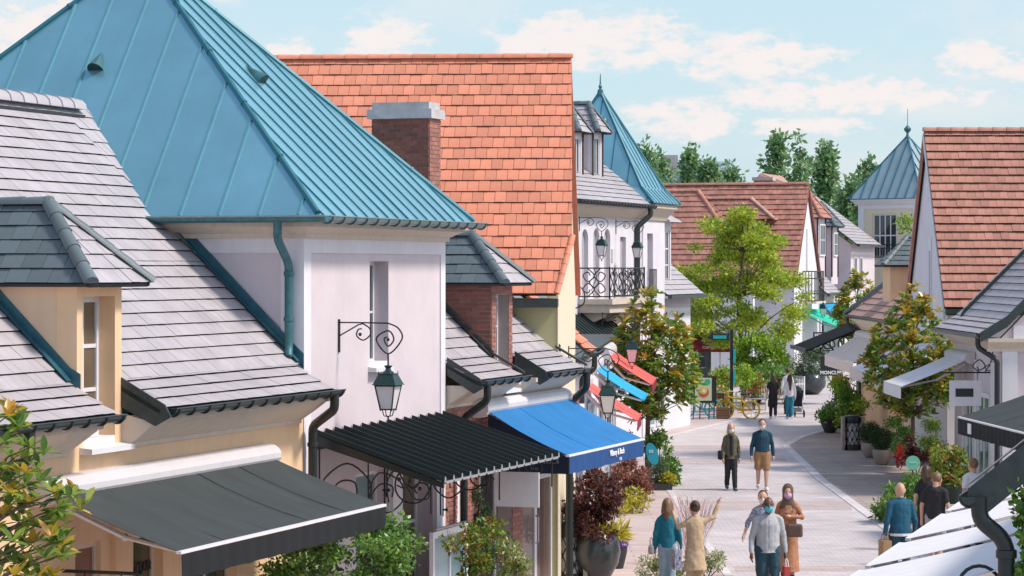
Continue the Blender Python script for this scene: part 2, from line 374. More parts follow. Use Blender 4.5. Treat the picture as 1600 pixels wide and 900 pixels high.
def seams(th,pl,w,m,ms,parent=None,off=0,hgt=.045,thk=.022,jit=.003):
    """standing-seam sheets: each sheet a part, each seam a part"""
    i0=int(math.floor((pl.a0-off)/w))-1; i1=int(math.ceil((pl.a1-off)/w))+1
    for i in range(i0,i1):
        a0=off+i*w; a1=a0+w
        c=clip_conv(pl.q,[(a0,-1),(a1,-1),(a1,pl.b1+1),(a0,pl.b1+1)])
        if c and abs(area2(c))>.01:
            n=len(c); j=rng.uniform(-jit,jit)
            mb=MB(); mb.prism([pl.pt(x,y,j+.004) for x,y in c],-pl.n*.03); th.part('sheet',mb,m,parent)
        s=clip_conv(pl.q,[(a0-thk/2,-1),(a0+thk/2,-1),(a0+thk/2,pl.b1+1),(a0-thk/2,pl.b1+1)])
        if s and max(p[1] for p in s)-min(p[1] for p in s)>.15:
            b0=min(p[1] for p in s); b1=max(p[1] for p in s)
            mb=MB(); mb.prism([pl.pt(a0-thk/2,b0),pl.pt(a0+thk/2,b0),pl.pt(a0+thk/2,b1-.04),pl.pt(a0-thk/2,b1-.04)],pl.n*hgt); th.part('seam',mb,ms,parent)
def gutter(th,x0,x1,y,z,r=.075,m=gutblk,mb_=None,step=.42,parent=None,tilt=0):
    """half-round gutter along local x, lip at height z; strap brackets as parts"""
    seg=10; mb=MB(); ri=r-.008
    for x in (x0,x1):
        for k in range(seg+1):
            q=math.pi+math.pi*k/seg; mb.v.append((x,y+math.cos(q)*r,z+math.sin(q)*r))
        for k in range(seg+1):
            q=2*math.pi-math.pi*k/seg; mb.v.append((x,y+math.cos(q)*ri,z+math.sin(q)*ri))
    n=2*(seg+1)
    mb.f+=[(i,(i+1)%n,n+(i+1)%n,n+i) for i in range(n)]
    mb.f+=[tuple(range(n)),tuple(range(2*n-1,n-1,-1))]
    mb.tube([(x0,y-r,z),(x1,y-r,z)],.011,6)
    for x in (x0,x1):
        mb.add([(x,y+math.cos(math.pi+math.pi*k/seg)*r,z+math.sin(math.pi+math.pi*k/seg)*r) for k in range(seg+1)],[tuple(range(seg+1))])
    g=th.part('gutter',mb,m,parent,smooth=True)
    if step:
        b=MB(); b.tube([(0,math.cos(math.pi+math.pi*k/8)*(r+.010),math.sin(math.pi+math.pi*k/8)*(r+.010)) for k in range(9)],.013,5)
        me=mesh('gutter_bracket',b,mb_ or m,True); k=int((x1-x0)/step)
        for i in range(k+1):
            th.inst('gutter_bracket',me,Matrix.Translation((x0+.08+(x1-x0-.16)*i/max(1,k),y,z)),g)
    return g
def profx(th,name,x0,x1,prof,m,parent=None):
    """extrude a (y,z) profile along x"""
    return th.part(name,MB().prism([(x0,y,z) for y,z in prof],(x1-x0,0,0)),m,parent)
def cornice(th,x0,x1,yw,z0,z1,pr,m=cream,name='cornice'):
    h=z1-z0
    return profx(th,name,x0,x1,[(yw+.02,z0),(yw-.035,z0),(yw-.035,z0+h*.12),(yw-.06,z0+h*.16),(yw-pr*.45,z0+h*.42),(yw-pr*.8,z0+h*.72),(yw-pr*.85,z0+h*.78),(yw-pr,z0+h*.8),(yw-pr,z1),(yw+.02,z1)],m)
def pipe(th,pts,r,m,parent=None,collars=()):
    # round the corners
    P=[Vector(p) for p in pts]; out=[P[0]]
    for i in range(1,len(P)-1):
        a=(P[i-1]-P[i]); b=(P[i+1]-P[i]); k=min(.09,a.length*.4,b.length*.4)
        p0=P[i]+a.normalized()*k; p1=P[i]+b.normalized()*k
        for t in (0,.25,.5,.75,1): out.append(p0*(1-t)**2+P[i]*2*t*(1-t)+p1*t*t)
    out.append(P[-1])
    o=th.part('downpipe',MB().tube(out,r,12),m,parent,smooth=True)
    for c in collars:
        th.part('pipe_collar',MB().lathe(c[0],c[1],[(r*1.05,c[2]-.03),(r*1.22,c[2]-.025),(r*1.22,c[2]+.025),(r*1.05,c[2]+.03)],12),m,o,smooth=True)
    return o
def wall(th,name,x0,x1,z0,z1,y,m,holes=(),thick=.25,fn=None,parent=None):
    """wall slab in plane y with rectangular openings (xa,xb,za,zb)"""
    xs=sorted({x0,x1,*[min(max(h[i],x0),x1) for h in holes for i in (0,1)]}); zs=sorted({z0,z1,*[min(max(h[i],z0),z1) for h in holes for i in (2,3)]})
    mb=MB()
    for i in range(len(xs)-1):
        for j in range(len(zs)-1):
            cx=(xs[i]+xs[i+1])/2; cz=(zs[j]+zs[j+1])/2
            if any(h[0]<cx<h[1] and h[2]<cz<h[3] for h in holes): continue
            mb.box(xs[i],xs[i+1],y,y+thick,zs[j],zs[j+1])
    if fn: mb=mb.mapped(fn)
    return th.part(name,mb,m,parent)
def window(th,x0,x1,z0,z1,y,cols,rows,fm=whitep,gm=glass,fn=None,parent=None,fw=.05,mw=.03,split=False,name='window',gap=0):
    """window: frame with bars and one pane object per light"""
    mb=MB(); d=.06
    mb.box(x0,x0+fw,y,y+d,z0,z1).box(x1-fw,x1,y,y+d,z0,z1).box(x0+fw,x1-fw,y,y+d,z1-fw,z1).box(x0+fw,x1-fw,y,y+d,z0,z0+fw)
    W=(x1-x0-2*fw); Hh=(z1-z0-2*fw)
    for i in range(1,cols):
        c=x0+fw+W*i/cols; q=mw*(1.6 if split and i==cols//2 else 1); mb.box(c-q/2,c+q/2,y+.006,y+d-.006,z0+fw,z1-fw)
    for j in range(1,rows):
        c=z0+fw+Hh*j/rows; mb.box(x0+fw,x1-fw,y+.01,y+d-.01,c-mw/2,c+mw/2)
    if fn: mb=mb.mapped(fn)
    o=th.part(name,mb,fm,parent)
    sub = parent is None
    for i in range(cols):
        for j in range(rows):
            p=MB().box(x0+fw+W*i/cols-.002,x0+fw+W*(i+1)/cols+.002,y+.026,y+.034,z0+fw+Hh*j/rows-.002,z0+fw+Hh*(j+1)/rows+.002)
            if fn: p=p.mapped(fn)
            th.part('pane',p,gm,o if sub else parent)
    return o
def sill(th,x0,x1,z,y,pr=.12,m=whitep,h=.07):
    return th.part('sill',MB().prism([(x0,y-pr,z-h),(x0,y+.12,z-h),(x0,y+.12,z+.02),(x0,y-pr,z-.01)],(x1-x0,0,0)),m)
def awning(name,label,fr,x0,x1,zt,pj,zf,val,mf,mv,group=None,y0=0,cass=cassm,cr=.15,arms=True,side=None,bar=whitep,wav=.012,nsec=5,cat='awning',elbow=True,seam=True):
    """folding-arm awning on the wall plane y0: cassette, cloth, front bar, valance, arms"""
    th=Thing(name,label,cat,fr,((x0+x1)/2,y0,zt-.2),group)
    pr=[(y0+.0,zt-.13)]+[(y0-.10+math.sin(q)*-.17,zt+math.cos(q)*cr-.02) for q in [R(a) for a in (0,25,50,75,100,130,160,180)]]+[(y0+.0,zt-.16)]
    pr=[(y0,zt+cr-.02)]+pr[1:-1]+[(y0,zt-cr-.02)]
    profx(th,'cassette',x0-.12,x1+.12,pr,cass)
    ys,zs=y0-.22,zt-.06; ye,ze=y0-pj,zf
    nx,ny=40,10; mb=MB(); W=x1-x0
    ph=[rng.uniform(0,6) for _ in range(4)]
    for sgn in (0,1):
        for j in range(ny+1):
            t=j/ny
            for i in range(nx+1):
                s=i/nx; x=x0+W*s
                z=zs+(ze-zs)*t-.05*math.sin(math.pi*t)*(.6+.4*math.sin(math.pi*s))
                z+=wav*math.sin(nsec*2*math.pi*s+ph[0]+.5*t)*math.sin(math.pi*min(1,t*1.1)) + wav*.6*math.sin(nsec*4.4*math.pi*s+ph[1])*t*(1-t)*2
                mb.v.append((x,ys+(ye-ys)*t,z-.006*sgn))
    o=(nx+1)*(ny+1)
    for j in range(ny):
        for i in range(nx):
            a=j*(nx+1)+i; mb.f.append((a,a+1,a+nx+2,a+nx+1)); mb.f.append((o+a,o+a+nx+1,o+a+nx+2,o+a+1))
    for i in range(nx):
        mb.f.append((i,o+i,o+i+1,i+1)); a=ny*(nx+1)+i; mb.f.append((a,a+1,o+a+1,o+a))
    for j in range(ny):
        a=j*(nx+1); mb.f.append((a,a+nx+1,o+a+nx+1,o+a)); a+=nx; mb.f.append((a,o+a,o+a+nx+1,a+nx+1))
    cl=th.part('cloth',mb,mf,smooth=True)
    # cloth joins: raised seams running down the slope
    k=max(2,int(W/1.2))
    for i in range(1,k if seam else 1):
        x=x0+W*i/k; th.part('cloth_seam',MB().tube([(x,ys+(ye-ys)*t,zs+(ze-zs)*t-.05*math.sin(math.pi*t)*(.6+.4*math.sin(math.pi*i/k))+.001) for t in (0.02,.25,.5,.75,.98)],.005,5),mf,cl)
    th.part('front_bar',MB().box(x0-.02,x1+.02,ye-.03,ye+.03,ze-.026,ze+.006),bar)
    if val:
        v=MB(); n=int(W/.06)
        for sgn in (0,1):
            for i in range(n+1):
                x=x0+W*i/n; w_=.006*math.sin(i*1.1+ph[2])+.004*math.sin(i*.37)
                v.v.append((x,ye-.028+.004*sgn,ze-.03)); v.v.append((x,ye-.028+w_*1.5+.004*sgn,ze-.03-val+.004*math.sin(i*.6)))
        o=2*(n+1)
        for i in range(n):
            a=2*i; v.f.append((a,a+1,a+3,a+2)); v.f.append((o+a,o+a+2,o+a+3,o+a+1)); v.f.append((a+1,o+a+1,o+a+3,a+3)); v.f.append((a,a+2,o+a+2,o+a))
        v.f.append((0,o,o+1,1)); v.f.append((2*n,2*n+1,o+2*n+1,o+2*n))
        th.part('valance',v,mv,smooth=True)
    if side:   # closed cheek of cloth at the near end
        th.part('side_cloth',MB().prism([(x0,ys,zs-.05),(x0,ye,ze-.04),(x0,ye,ze-val-.03),(x0,ys,ze-val-.03)],(.008,0,0)),side)
    if arms:
        for sx,xx in ((1,x0+.18),(-1,x1-.18)):
            e=Vector((xx+sx*.35,(ys+ye)/2+.15,(zs+ze)/2-.2))
            a=MB().tube([(xx,ys+.02,zs-.1),e],.034,6).tube([e,(xx+sx*.02,ye+.03,ze-.03)],.026,6).ball(e,.045,8,6)
            th.part('folding_arm',a,cass,smooth=True)
    return th
def text_mesh(s,size,name='lettering',depth=.004,bold=0,space=1.0):
    cu=bpy.data.curves.new(name,'FONT'); cu.body=s; cu.size=size; cu.extrude=depth; cu.align_x='CENTER'; cu.align_y='CENTER'; cu.offset=bold; cu.space_character=space; cu.resolution_u=3
    o=bpy.data.objects.new(name,cu); COL.objects.link(o)
    dg=bpy.context.evaluated_depsgraph_get(); me=bpy.data.meshes.new_from_object(o.evaluated_get(dg)); bpy.data.objects.remove(o); bpy.data.curves.remove(cu); return me
TEXTS=[]   # (mesh made later in one go would need a new depsgraph; kept simple)
def lettering(th,s,size,pos,xdir,up,m,parent=None,bold=0,space=1.0,name='lettering'):
    me=text_mesh(s,size,name,bold=bold,space=space); me.materials.clear(); me.materials.append(m)
    x=Vector(xdir).normalized(); u=Vector(up).normalized(); n=x.cross(u)
    mt=Matrix((x,u,n)).transposed().to_4x4(); mt.translation=Vector(pos)+n*.006
    return th.inst(name,me,mt,parent)
# wall lantern on a scroll bracket, wall at y=0, reaching to -y
def spline(pts,n=6):
    P=[Vector(p) for p in pts]; out=[]
    for i in range(len(P)-1):
        p0=P[max(i-1,0)]; p1=P[i]; p2=P[i+1]; p3=P[min(i+2,len(P)-1)]
        for k in range(n):
            t=k/n; out.append(.5*((2*p1)+(p2-p0)*t+(2*p0-5*p1+4*p2-p3)*t*t+(3*p1-p0-3*p2+p3)*t**3))
    out.append(P[-1]); return out
def spiral(cx,cz,pts,n=5):
    """polar points (deg clockwise from top, radius) -> list of (a,z)"""
    return spline([(cx+math.sin(R(a))*r,cz+math.cos(R(a))*r,0) for a,r in pts],n)
LANT=None
def lantern(label,group,fr,x,y,z,scale=1.0,rz=0):
    """z = height of the bracket rod"""
    global LANT
    if LANT is None:
        th=Thing('wall_lantern',label,'lantern',fr,(x,y,z),group)
        V=lambda a,zz:(x,y-a,z+zz)
        mb=MB().box(x-.022,x+.022,y-.02,y,z-.42,z+.045)
        th.part('wall_plate',mb,iron)
        rod=[V(.01,0),V(.35,-.001)]+[V(p[0],p[1]) for p in spiral(.745,-.228,[(0,.222),(45,.215),(90,.205),(180,.205),(270,.178),(360,.118),(450,.085),(540,.1),(630,.06),(700,.03)])]
        mb=MB().tube(rod,.0115,6)
        mb.tube([V(.01,-.19),V(.30,-.03)]+[V(p[0],p[1]) for p in spiral(.375,-.13,[(-5,.115),(60,.105),(110,.11),(180,.115),(240,.115),(290,.085),(330,.05)])],.0105,6)
        mb.ball(V(.745-.0,-.235),.024,8,6).ball(V(.325,-.165),.026,8,6)
        th.part('scroll_bracket',mb,iron,smooth=True)
        zt=-.43; c=.745
        mb=MB().tube([V(c,-.43),V(c,-.60)],.013,8); th.part('stem',mb,iron,smooth=True)
        def frus(mb,w0,z0,w1,z1):
            mb.add([(x+sx*w0,y-c+sy*w0,z+z0) for sx,sy in ((-1,-1),(1,-1),(1,1),(-1,1))]+[(x+sx*w1,y-c+sy*w1,z+z1) for sx,sy in ((-1,-1),(1,-1),(1,1),(-1,1))],[(0,3,2,1),(4,5,6,7),(0,1,5,4),(1,2,6,5),(2,3,7,6),(3,0,4,7)])
        mb=MB(); frus(mb,.185,-.865,.165,-.85); frus(mb,.165,-.85,.105,-.715); frus(mb,.112,-.715,.112,-.705)
        mb.lathe(x,y-c,[(.085,-.706+z),(.08,-.69+z),(.045,-.665+z),(.035,-.63+z),(.06,-.605+z),(.06,-.598+z),(.02,-.59+z)],10)
        for sx in (-1,1):
            for sy in (-1,1): mb.tube([(x+sx*.105,y-c+sy*.105,z-.71),(x+sx*.105,y-c+sy*.105,z-.675)],.006,5)
        th.part('lantern_roof',mb,lampgr)
        mb=MB()
        zt_,zb_=-.875,-1.205; wt,wb=.145,.082
        for sx in (-1,1):
            for sy in (-1,1): mb.tube([(x+sx*wt,y-c+sy*wt,z+zt_+.015),(x+sx*wb,y-c+sy*wb,z+zb_-.02)],.0105,5)
        for w_,zz in ((wt,zt_),(wb,zb_)):
            q=[(x-w_,y-c-w_,z+zz),(x+w_,y-c-w_,z+zz),(x+w_,y-c+w_,z+zz),(x-w_,y-c+w_,z+zz)]
            for i in range(4): mb.tube([q[i],q[(i+1)%4]],.010,5)
        for sx in (-1,1):
            for sy in (-1,1): mb.tube([(x+sx*wb*.8,y-c+sy*wb*.8,z+zb_),(x+sx*.045,y-c+sy*.045,z+zb_-.09),(x,y-c,z+zb_-.105)],.008,5)
        mb.tube([(x,y-c,z+zb_-.09),(x,y-c,z+zb_-.15)],.013,6).ball((x,y-c,z+zb_-.155),.02,8,6)
        th.part('lantern_frame',mb,iron)
        for sx,sy,tx,ty in ((0,-1,1,0),(0,1,1,0),(1,0,0,1),(-1,0,0,1)):
            k=.975
            p=[(x+sx*wb*k+tx*s*wb*.96,y-c+sy*wb*k+ty*s*wb*.96,z+zb_+.008) for s in (-1,1)]+[(x+sx*wt*k+tx*s*wt*.96,y-c+sy*wt*k+ty*s*wt*.96,z+zt_) for s in (1,-1)]
            th.part('pane',MB().prism(p,(-sx*.004,-sy*.004,0)),milk)
        LANT=th.root; return th.root
    return dup(LANT,fr.w(x,y,z),fr.ang+rz,label,group,scale)
# ---------------------------------------------------------------- foliage
def leaves(n,sampler,size,mats,name,shape='leaf',aspect=.5,up=.4,droop=0,seed=1,fold=.25):
    """n leaves placed by sampler(k)->(N,3) points and optional outward normals; returns MB (each leaf an island)"""
    rs=np.random.RandomState(seed); pts,nor=sampler(n,rs)
    n=len(pts)
    d=rs.normal(size=(n,3)); d=d/np.linalg.norm(d,axis=1)[:,None]
    d=d*.75+nor*.6; d[:,2]+=rs.uniform(-.3,.6,n)*up-droop; d/=np.linalg.norm(d,axis=1)[:,None]
    s=np.cross(d,rs.normal(size=(n,3))); s/=np.linalg.norm(s,axis=1)[:,None]+1e-9
    q=np.cross(s,d); L_=size*rs.uniform(.6,1.25,n)[:,None]; W_=L_*aspect*.5
    a=pts; mid=a+d*L_*.5-q*L_*fold*.15; tip=a+d*L_-q*L_*fold*.5*rs.uniform(0,1,n)[:,None]
    l=mid+s*W_+q*L_*fold*.3; r=mid-s*W_+q*L_*fold*.3
    V=np.stack([a,l,tip,r],1).reshape(-1,3)
    me=bpy.data.meshes.new(name); me.vertices.add(4*n); me.vertices.foreach_set('co',V.astype(np.float32).ravel())
    me.loops.add(4*n); me.loops.foreach_set('vertex_index',np.arange(4*n,dtype=np.int32))
    me.polygons.add(n); me.polygons.foreach_set('loop_start',np.arange(0,4*n,4,dtype=np.int32)); me.polygons.foreach_set('loop_total',np.full(n,4,dtype=np.int32))
    for m in mats: me.materials.append(m)
    if len(mats)>1: me.polygons.foreach_set('material_index',rs.randint(0,len(mats),n).astype(np.int32))
    me.update(calc_edges=True); return me
def blobs(bl,shell=.55):
    """sampler over ellipsoids (cx,cy,cz,rx,ry,rz), more leaves near the surface"""
    B=np.array(bl,float); wgt=(B[:,3]*B[:,4]*B[:,5])**.75; wgt/=wgt.sum()
    def f(n,rs):
        i=rs.choice(len(B),n,p=wgt); d=rs.normal(size=(n,3)); d/=np.linalg.norm(d,axis=1)[:,None]
        r=rs.uniform(0,1,n)**(shell); r=r[:,None]*(1+.12*rs.normal(size=(n,1)))
        return B[i,:3]+d*B[i,3:]*r, d
    return f
def clumpy(c,r,n,rs_seed,cr=.3,flat=1.0,hollow=.35,zbias=0):
    """random sub-blobs through an ellipsoid volume -> uneven outline with gaps"""
    rs=np.random.RandomState(rs_seed); out=[]
    for _ in range(n):
        d=rs.normal(size=3); d/=np.linalg.norm(d); q=rs.uniform(hollow,1)**.6
        s=cr*rs.uniform(.55,1.25)
        out.append((c[0]+d[0]*r[0]*q,c[1]+d[1]*r[1]*q,c[2]+d[2]*r[2]*q+zbias*r[2]*(1-abs(d[2])),s,s,s*flat))
    return out
def put_mesh(th,name,me,parent=None):
    b=th.base; me.transform(Matrix.Translation(-b))
    o=bpy.data.objects.new(name,me); COL.objects.link(o); o.parent=parent or th.root; return o
def limb(mb,a,b,r0,r1,seed,wig=.06,n=5,seg=6):
    rs=random.Random(seed); a=Vector(a); b=Vector(b); L_=(b-a).length; P=[]
    for i in range(n+1):
        t=i/n; p=a.lerp(b,t); k=math.sin(math.pi*t)*wig*L_
        P.append(p+Vector((rs.uniform(-1,1)*k,rs.uniform(-1,1)*k,k*.6)))
    mb.tube(P,[r0+(r1-r0)*i/n for i in range(n+1)],seg)
leaf_mag=mat('magnolia_leaf',(.05,.12,.025),.32,ramp=[(0,(.07,.16,.035)),(.35,(.14,.27,.05)),(.65,(.26,.40,.07)),(.85,(.30,.42,.08)),(.95,(.40,.46,.10)),(1,(.48,.40,.06))],trans=.5,spec=.7)
leaf_tip=mat('magnolia_young_leaf',(.4,.22,.03),.35,ramp=[(0,(.66,.42,.04)),(.5,(.56,.44,.05)),(.75,(.55,.26,.04)),(1,(.40,.40,.06))],trans=.3,spec=.6)
leaf_acer=mat('light_green_leaf',(.2,.3,.04),.5,ramp=[(0,(.17,.31,.045)),(.4,(.33,.47,.055)),(.75,(.52,.57,.05)),(1,(.66,.62,.045))],trans=.4)
leaf_lime=mat('lime_leaf',(.2,.3,.04),.5,ramp=[(0,(.09,.21,.02)),(.5,(.24,.42,.03)),(1,(.46,.56,.05))],trans=.4)
leaf_green=mat('green_leaf',(.08,.17,.03),.38,ramp=[(0,(.05,.13,.025)),(.5,(.12,.27,.045)),(.85,(.23,.41,.07)),(1,(.40,.52,.14))],trans=.3,spec=.55)
leaf_dark=mat('box_leaf',(.03,.07,.02),.5,ramp=[(0,(.015,.04,.012)),(.6,(.035,.085,.02)),(1,(.075,.14,.03))],trans=.2)
leaf_red=mat('purple_maple_leaf',(.08,.03,.025),.5,ramp=[(0,(.04,.016,.017)),(.6,(.115,.036,.032)),(1,(.25,.085,.06))],trans=.3)
leaf_rose=mat('pink_maple_leaf',(.3,.13,.1),.5,ramp=[(0,(.15,.05,.04)),(.6,(.32,.13,.10)),(1,(.45,.22,.15))],trans=.35)
leaf_far=mat('far_tree_leaf',(.06,.13,.05),.6,ramp=[(0,(.11,.22,.10)),(.6,(.21,.37,.16)),(1,(.36,.52,.24))],trans=.5)
leaf_olive=mat('grey_green_leaf',(.1,.16,.08),.5,ramp=[(0,(.045,.095,.04)),(.6,(.11,.18,.08)),(1,(.22,.30,.13))],trans=.3)
leaf_yel=mat('yellow_leaf',(.5,.42,.04),.5,ramp=[(0,(.25,.27,.03)),(.6,(.55,.46,.03)),(1,(.66,.60,.10))],trans=.35)
leaf_var=mat('cream_edged_leaf',(.4,.4,.2),.5,ramp=[(0,(.10,.17,.05)),(.5,(.30,.36,.12)),(1,(.62,.60,.36))],trans=.3)
leaf_nan=mat('green_and_copper_leaf',(.2,.3,.05),.45,ramp=[(0,(.05,.12,.02)),(.45,(.17,.29,.03)),(.75,(.34,.38,.05)),(.9,(.42,.20,.05)),(1,(.35,.10,.04))],trans=.35)
pet_red=mat('red_flower',(.55,.02,.03),.5,var=.2,trans=.2)
pet_pur=mat('violet_flower',(.22,.10,.55),.5,var=.25,trans=.2)
pet_org=mat('orange_flower',(.75,.25,.12),.5,var=.3,trans=.2)
pet_wht=mat('white_flower',(.75,.72,.6),.5,var=.1,trans=.2)
bark=mat('grey_brown_bark',(.16,.12,.085),.9,noise=.35,nscale=9,bump=.4,bscale=40)
bark_d=mat('dark_bark',(.06,.045,.035),.9,noise=.3,nscale=9)
soil=mat('soil',(.05,.035,.025),.95,noise=.3)
pot_dk=mat('glossy_dark_pot',(.035,.042,.048),.22,noise=.2,nscale=4,spec=.7)
pot_mt=mat('matt_black_pot',(.03,.032,.036),.6,noise=.2)
pot_tp=mat('taupe_pot',(.33,.27,.23),.8,noise=.15,nscale=5)
pot_gr=mat('dark_green_pot',(.02,.045,.035),.5,noise=.2)
def pot(th,x,y,prof,m,z=0,seg=20):
    o=th.part('pot',MB().lathe(x,y,[(r,z+h) for r,h in prof],seg),m,smooth=True)
    r,h=prof[-1]
    th.part('soil',MB().lathe(x,y,[(r*.93,z+h-.06),(r*.93,z+h-.02)],seg),soil,o)
    return o
def bush(name,label,cat,X,Y,bl,n,size,m,group=None,aspect=.5,seed=1,potp=None,potm=None,z0=0,stems=0,shell=.55,up=.4,droop=0,crown='foliage',extra=None,fold=.25,trunk=None):
    th=Thing(name,label,cat,FW,(X,Y,0),group)
    if potp: pot(th,X,Y,potp,potm)
    if trunk:
        mb=MB(); limb(mb,(X,Y,trunk[0]),(X+.02,Y,trunk[1]),trunk[2],trunk[2]*.7,seed); th.part('trunk',mb,bark_d,smooth=True)
    if stems:
        mb=MB(); B=[b for b in bl]; rs=random.Random(seed)
        for i in range(stems):
            b=rs.choice(B); limb(mb,(X+rs.uniform(-.05,.05),Y+rs.uniform(-.05,.05),z0),(b[0],b[1],b[2]),.014,.006,seed+i)
        th.part('stem',mb,bark_d,smooth=True)
    put_mesh(th,crown,leaves(n,blobs(bl,shell),size,[m],crown,aspect=aspect,seed=seed,up=up,droop=droop,fold=fold))
    for (nm,nn,sz,mm,bb,asp) in (extra or []):
        _o=put_mesh(th,nm,leaves(nn,blobs(bb,.35),sz,[mm],nm,aspect=asp,seed=seed+5,up=.8)); _o['kind']='stuff'
    return th
# ================================================================ GROUND
def ground_mat(name,c1,c2,mort,sx,sy,msize=.012,rough=.75,noise=.2,rot=0,off=.5):
    m=bpy.data.materials.new(name); m.use_nodes=True; t=m.node_tree; p=t.nodes['Principled BSDF']; nn=t.nodes.new; k=t.links.new
    tc=nn('ShaderNodeTexCoord'); mp=nn('ShaderNodeMapping'); mp.inputs['Rotation'].default_value=(0,0,rot); k(tc.outputs['Object'],mp.inputs[0])
    b=nn('ShaderNodeTexBrick'); b.inputs['Color1'].default_value=(*c1,1); b.inputs['Color2'].default_value=(*c2,1); b.inputs['Mortar'].default_value=(*mort,1)
    b.inputs['Scale'].default_value=1; b.inputs['Brick Width'].default_value=sx; b.inputs['Row Height'].default_value=sy; b.inputs['Mortar Size'].default_value=msize; b.inputs['Bias'].default_value=0; b.offset=off
    k(mp.outputs[0],b.inputs['Vector'])
    no=nn('ShaderNodeTexNoise'); no.inputs['Scale'].default_value=.55; no.inputs['Detail'].default_value=9; no.inputs['Roughness'].default_value=.65; k(tc.outputs['Object'],no.inputs['Vector'])
    no2=nn('ShaderNodeTexNoise'); no2.inputs['Scale'].default_value=5; no2.inputs['Detail'].default_value=6; mp2=nn('ShaderNodeMapping'); mp2.inputs['Scale'].default_value=(.35,1.6,1); k(tc.outputs['Object'],mp2.inputs[0]); k(mp2.outputs[0],no2.inputs['Vector'])
    ad=nn('ShaderNodeMath'); ad.operation='ADD'; k(no.outputs['Fac'],ad.inputs[0]); k(no2.outputs['Fac'],ad.inputs[1])
    mr=nn('ShaderNodeMapRange'); mr.inputs['From Min'].default_value=.7; mr.inputs['From Max'].default_value=1.3; mr.inputs['To Min'].default_value=1-noise; mr.inputs['To Max'].default_value=1+noise*.7; k(ad.outputs[0],mr.inputs['Value'])
    mx=nn('ShaderNodeMix'); mx.data_type='RGBA'; mx.blend_type='MULTIPLY'; mx.inputs['Factor'].default_value=1; k(b.outputs['Color'],mx.inputs['A']); k(mr.outputs[0],mx.inputs['B'])
    k(mx.outputs['Result'],p.inputs['Base Color']); p.inputs['Roughness'].default_value=rough
    bp=nn('ShaderNodeBump'); bp.inputs['Strength'].default_value=.5; bp.inputs['Distance'].default_value=.01; k(b.outputs['Fac'],bp.inputs['Height']); bp.invert=True; k(bp.outputs[0],p.inputs['Normal'])
    return m
lane_m=ground_mat('pale_cobble_paving',(.58,.525,.535),(.52,.47,.48),(.44,.395,.405),.24,.13,.012,noise=.27)
band_m=ground_mat('pink_slab_band',(.49,.41,.40),(.44,.365,.355),(.36,.30,.29),.9,.32,.014,noise=.15)
left_m=ground_mat('pink_beige_slab_paving',(.56,.45,.43),(.47,.38,.37),(.34,.28,.27),1.6,.42,.014,noise=.18)
right_m=ground_mat('brown_slab_paving',(.40,.33,.30),(.32,.265,.245),(.22,.185,.17),1.9,.38,.016,noise=.25)
earth_m=mat('pale_far_ground',(.30,.27,.26),.9,noise=.2,nscale=.2)
def sheet(name,pts,z,m,th=.05):
    o=solo(name,MB().prism([(x,y,z) for x,y in pts],(0,0,-th)),m,None,None,kind='structure'); return o
sheet('ground',[(-900,-60),(900,-60),(900,3000),(-900,3000)],-.02,earth_m,.5)
sheet('pavement',[(-20,10),(4.0,10),(4.05,87),(7.8,99),(12,112),(10,118),(-20,118)],0,left_m,.06)
sheet('pavement',[(8.1,10),(40,10),(40,98),(12.2,98),(9.7,90.3),(8.75,86),(8.3,72)],0,right_m,.06)
sheet('road',[(4.0,10),(8.1,10),(8.3,72),(8.75,86),(9.7,90.3),(12.2,98),(40,98),(40,150),(-20,150),(-20,118),(10,118),(12,112),(7.8,99),(4.05,87)],-.004,lane_m,.06)
for y0,y1 in ((50.5,51.3),(63.2,65.6),(78.0,80.4),(84.6,86.2),(104,106)):
    sheet('paving_band',[(4.2,y0),(8.0,y0),(8.2,y1),(4.25,y1)] if y0<86 else [(9.3,y0),(13,y0),(13,y1),(9.6,y1)],0,band_m,.03)
kerb_m=mat('pale_kerb_stone',(.60,.56,.57),.8,noise=.15,nscale=3,var=.08)
kerbs=Thing('kerb','','',FW,(6,60,0)); del kerbs.root['label'], kerbs.root['category']; kerbs.root['kind']='structure'
def kerb_line(pts,w=.24,step=1.0):
    for (a,b) in zip(pts[:-1],pts[1:]):
        a=Vector((*a,0)); b=Vector((*b,0)); d=b-a; n=max(1,int(round(d.length/step))); e=d.normalized(); s=Vector((-e.y,e.x,0))*w/2; st=d.length/n
        for i in range(n):
            p=a+e*(st*i+.01); q=a+e*(st*(i+1)-.01)
            kerbs.part('kerb_stone',MB().prism([p-s+Vector((0,0,.012)),q-s+Vector((0,0,.012)),q+s+Vector((0,0,.012)),p+s+Vector((0,0,.012))],(0,0,-.1)),kerb_m)
kerb_line([(8.1,46),(8.3,72),(8.75,86),(9.7,90.3),(12.2,98)])
kerb_line([(4.0,46),(4.05,87),(7.8,99),(10.5,108)],w=.16)
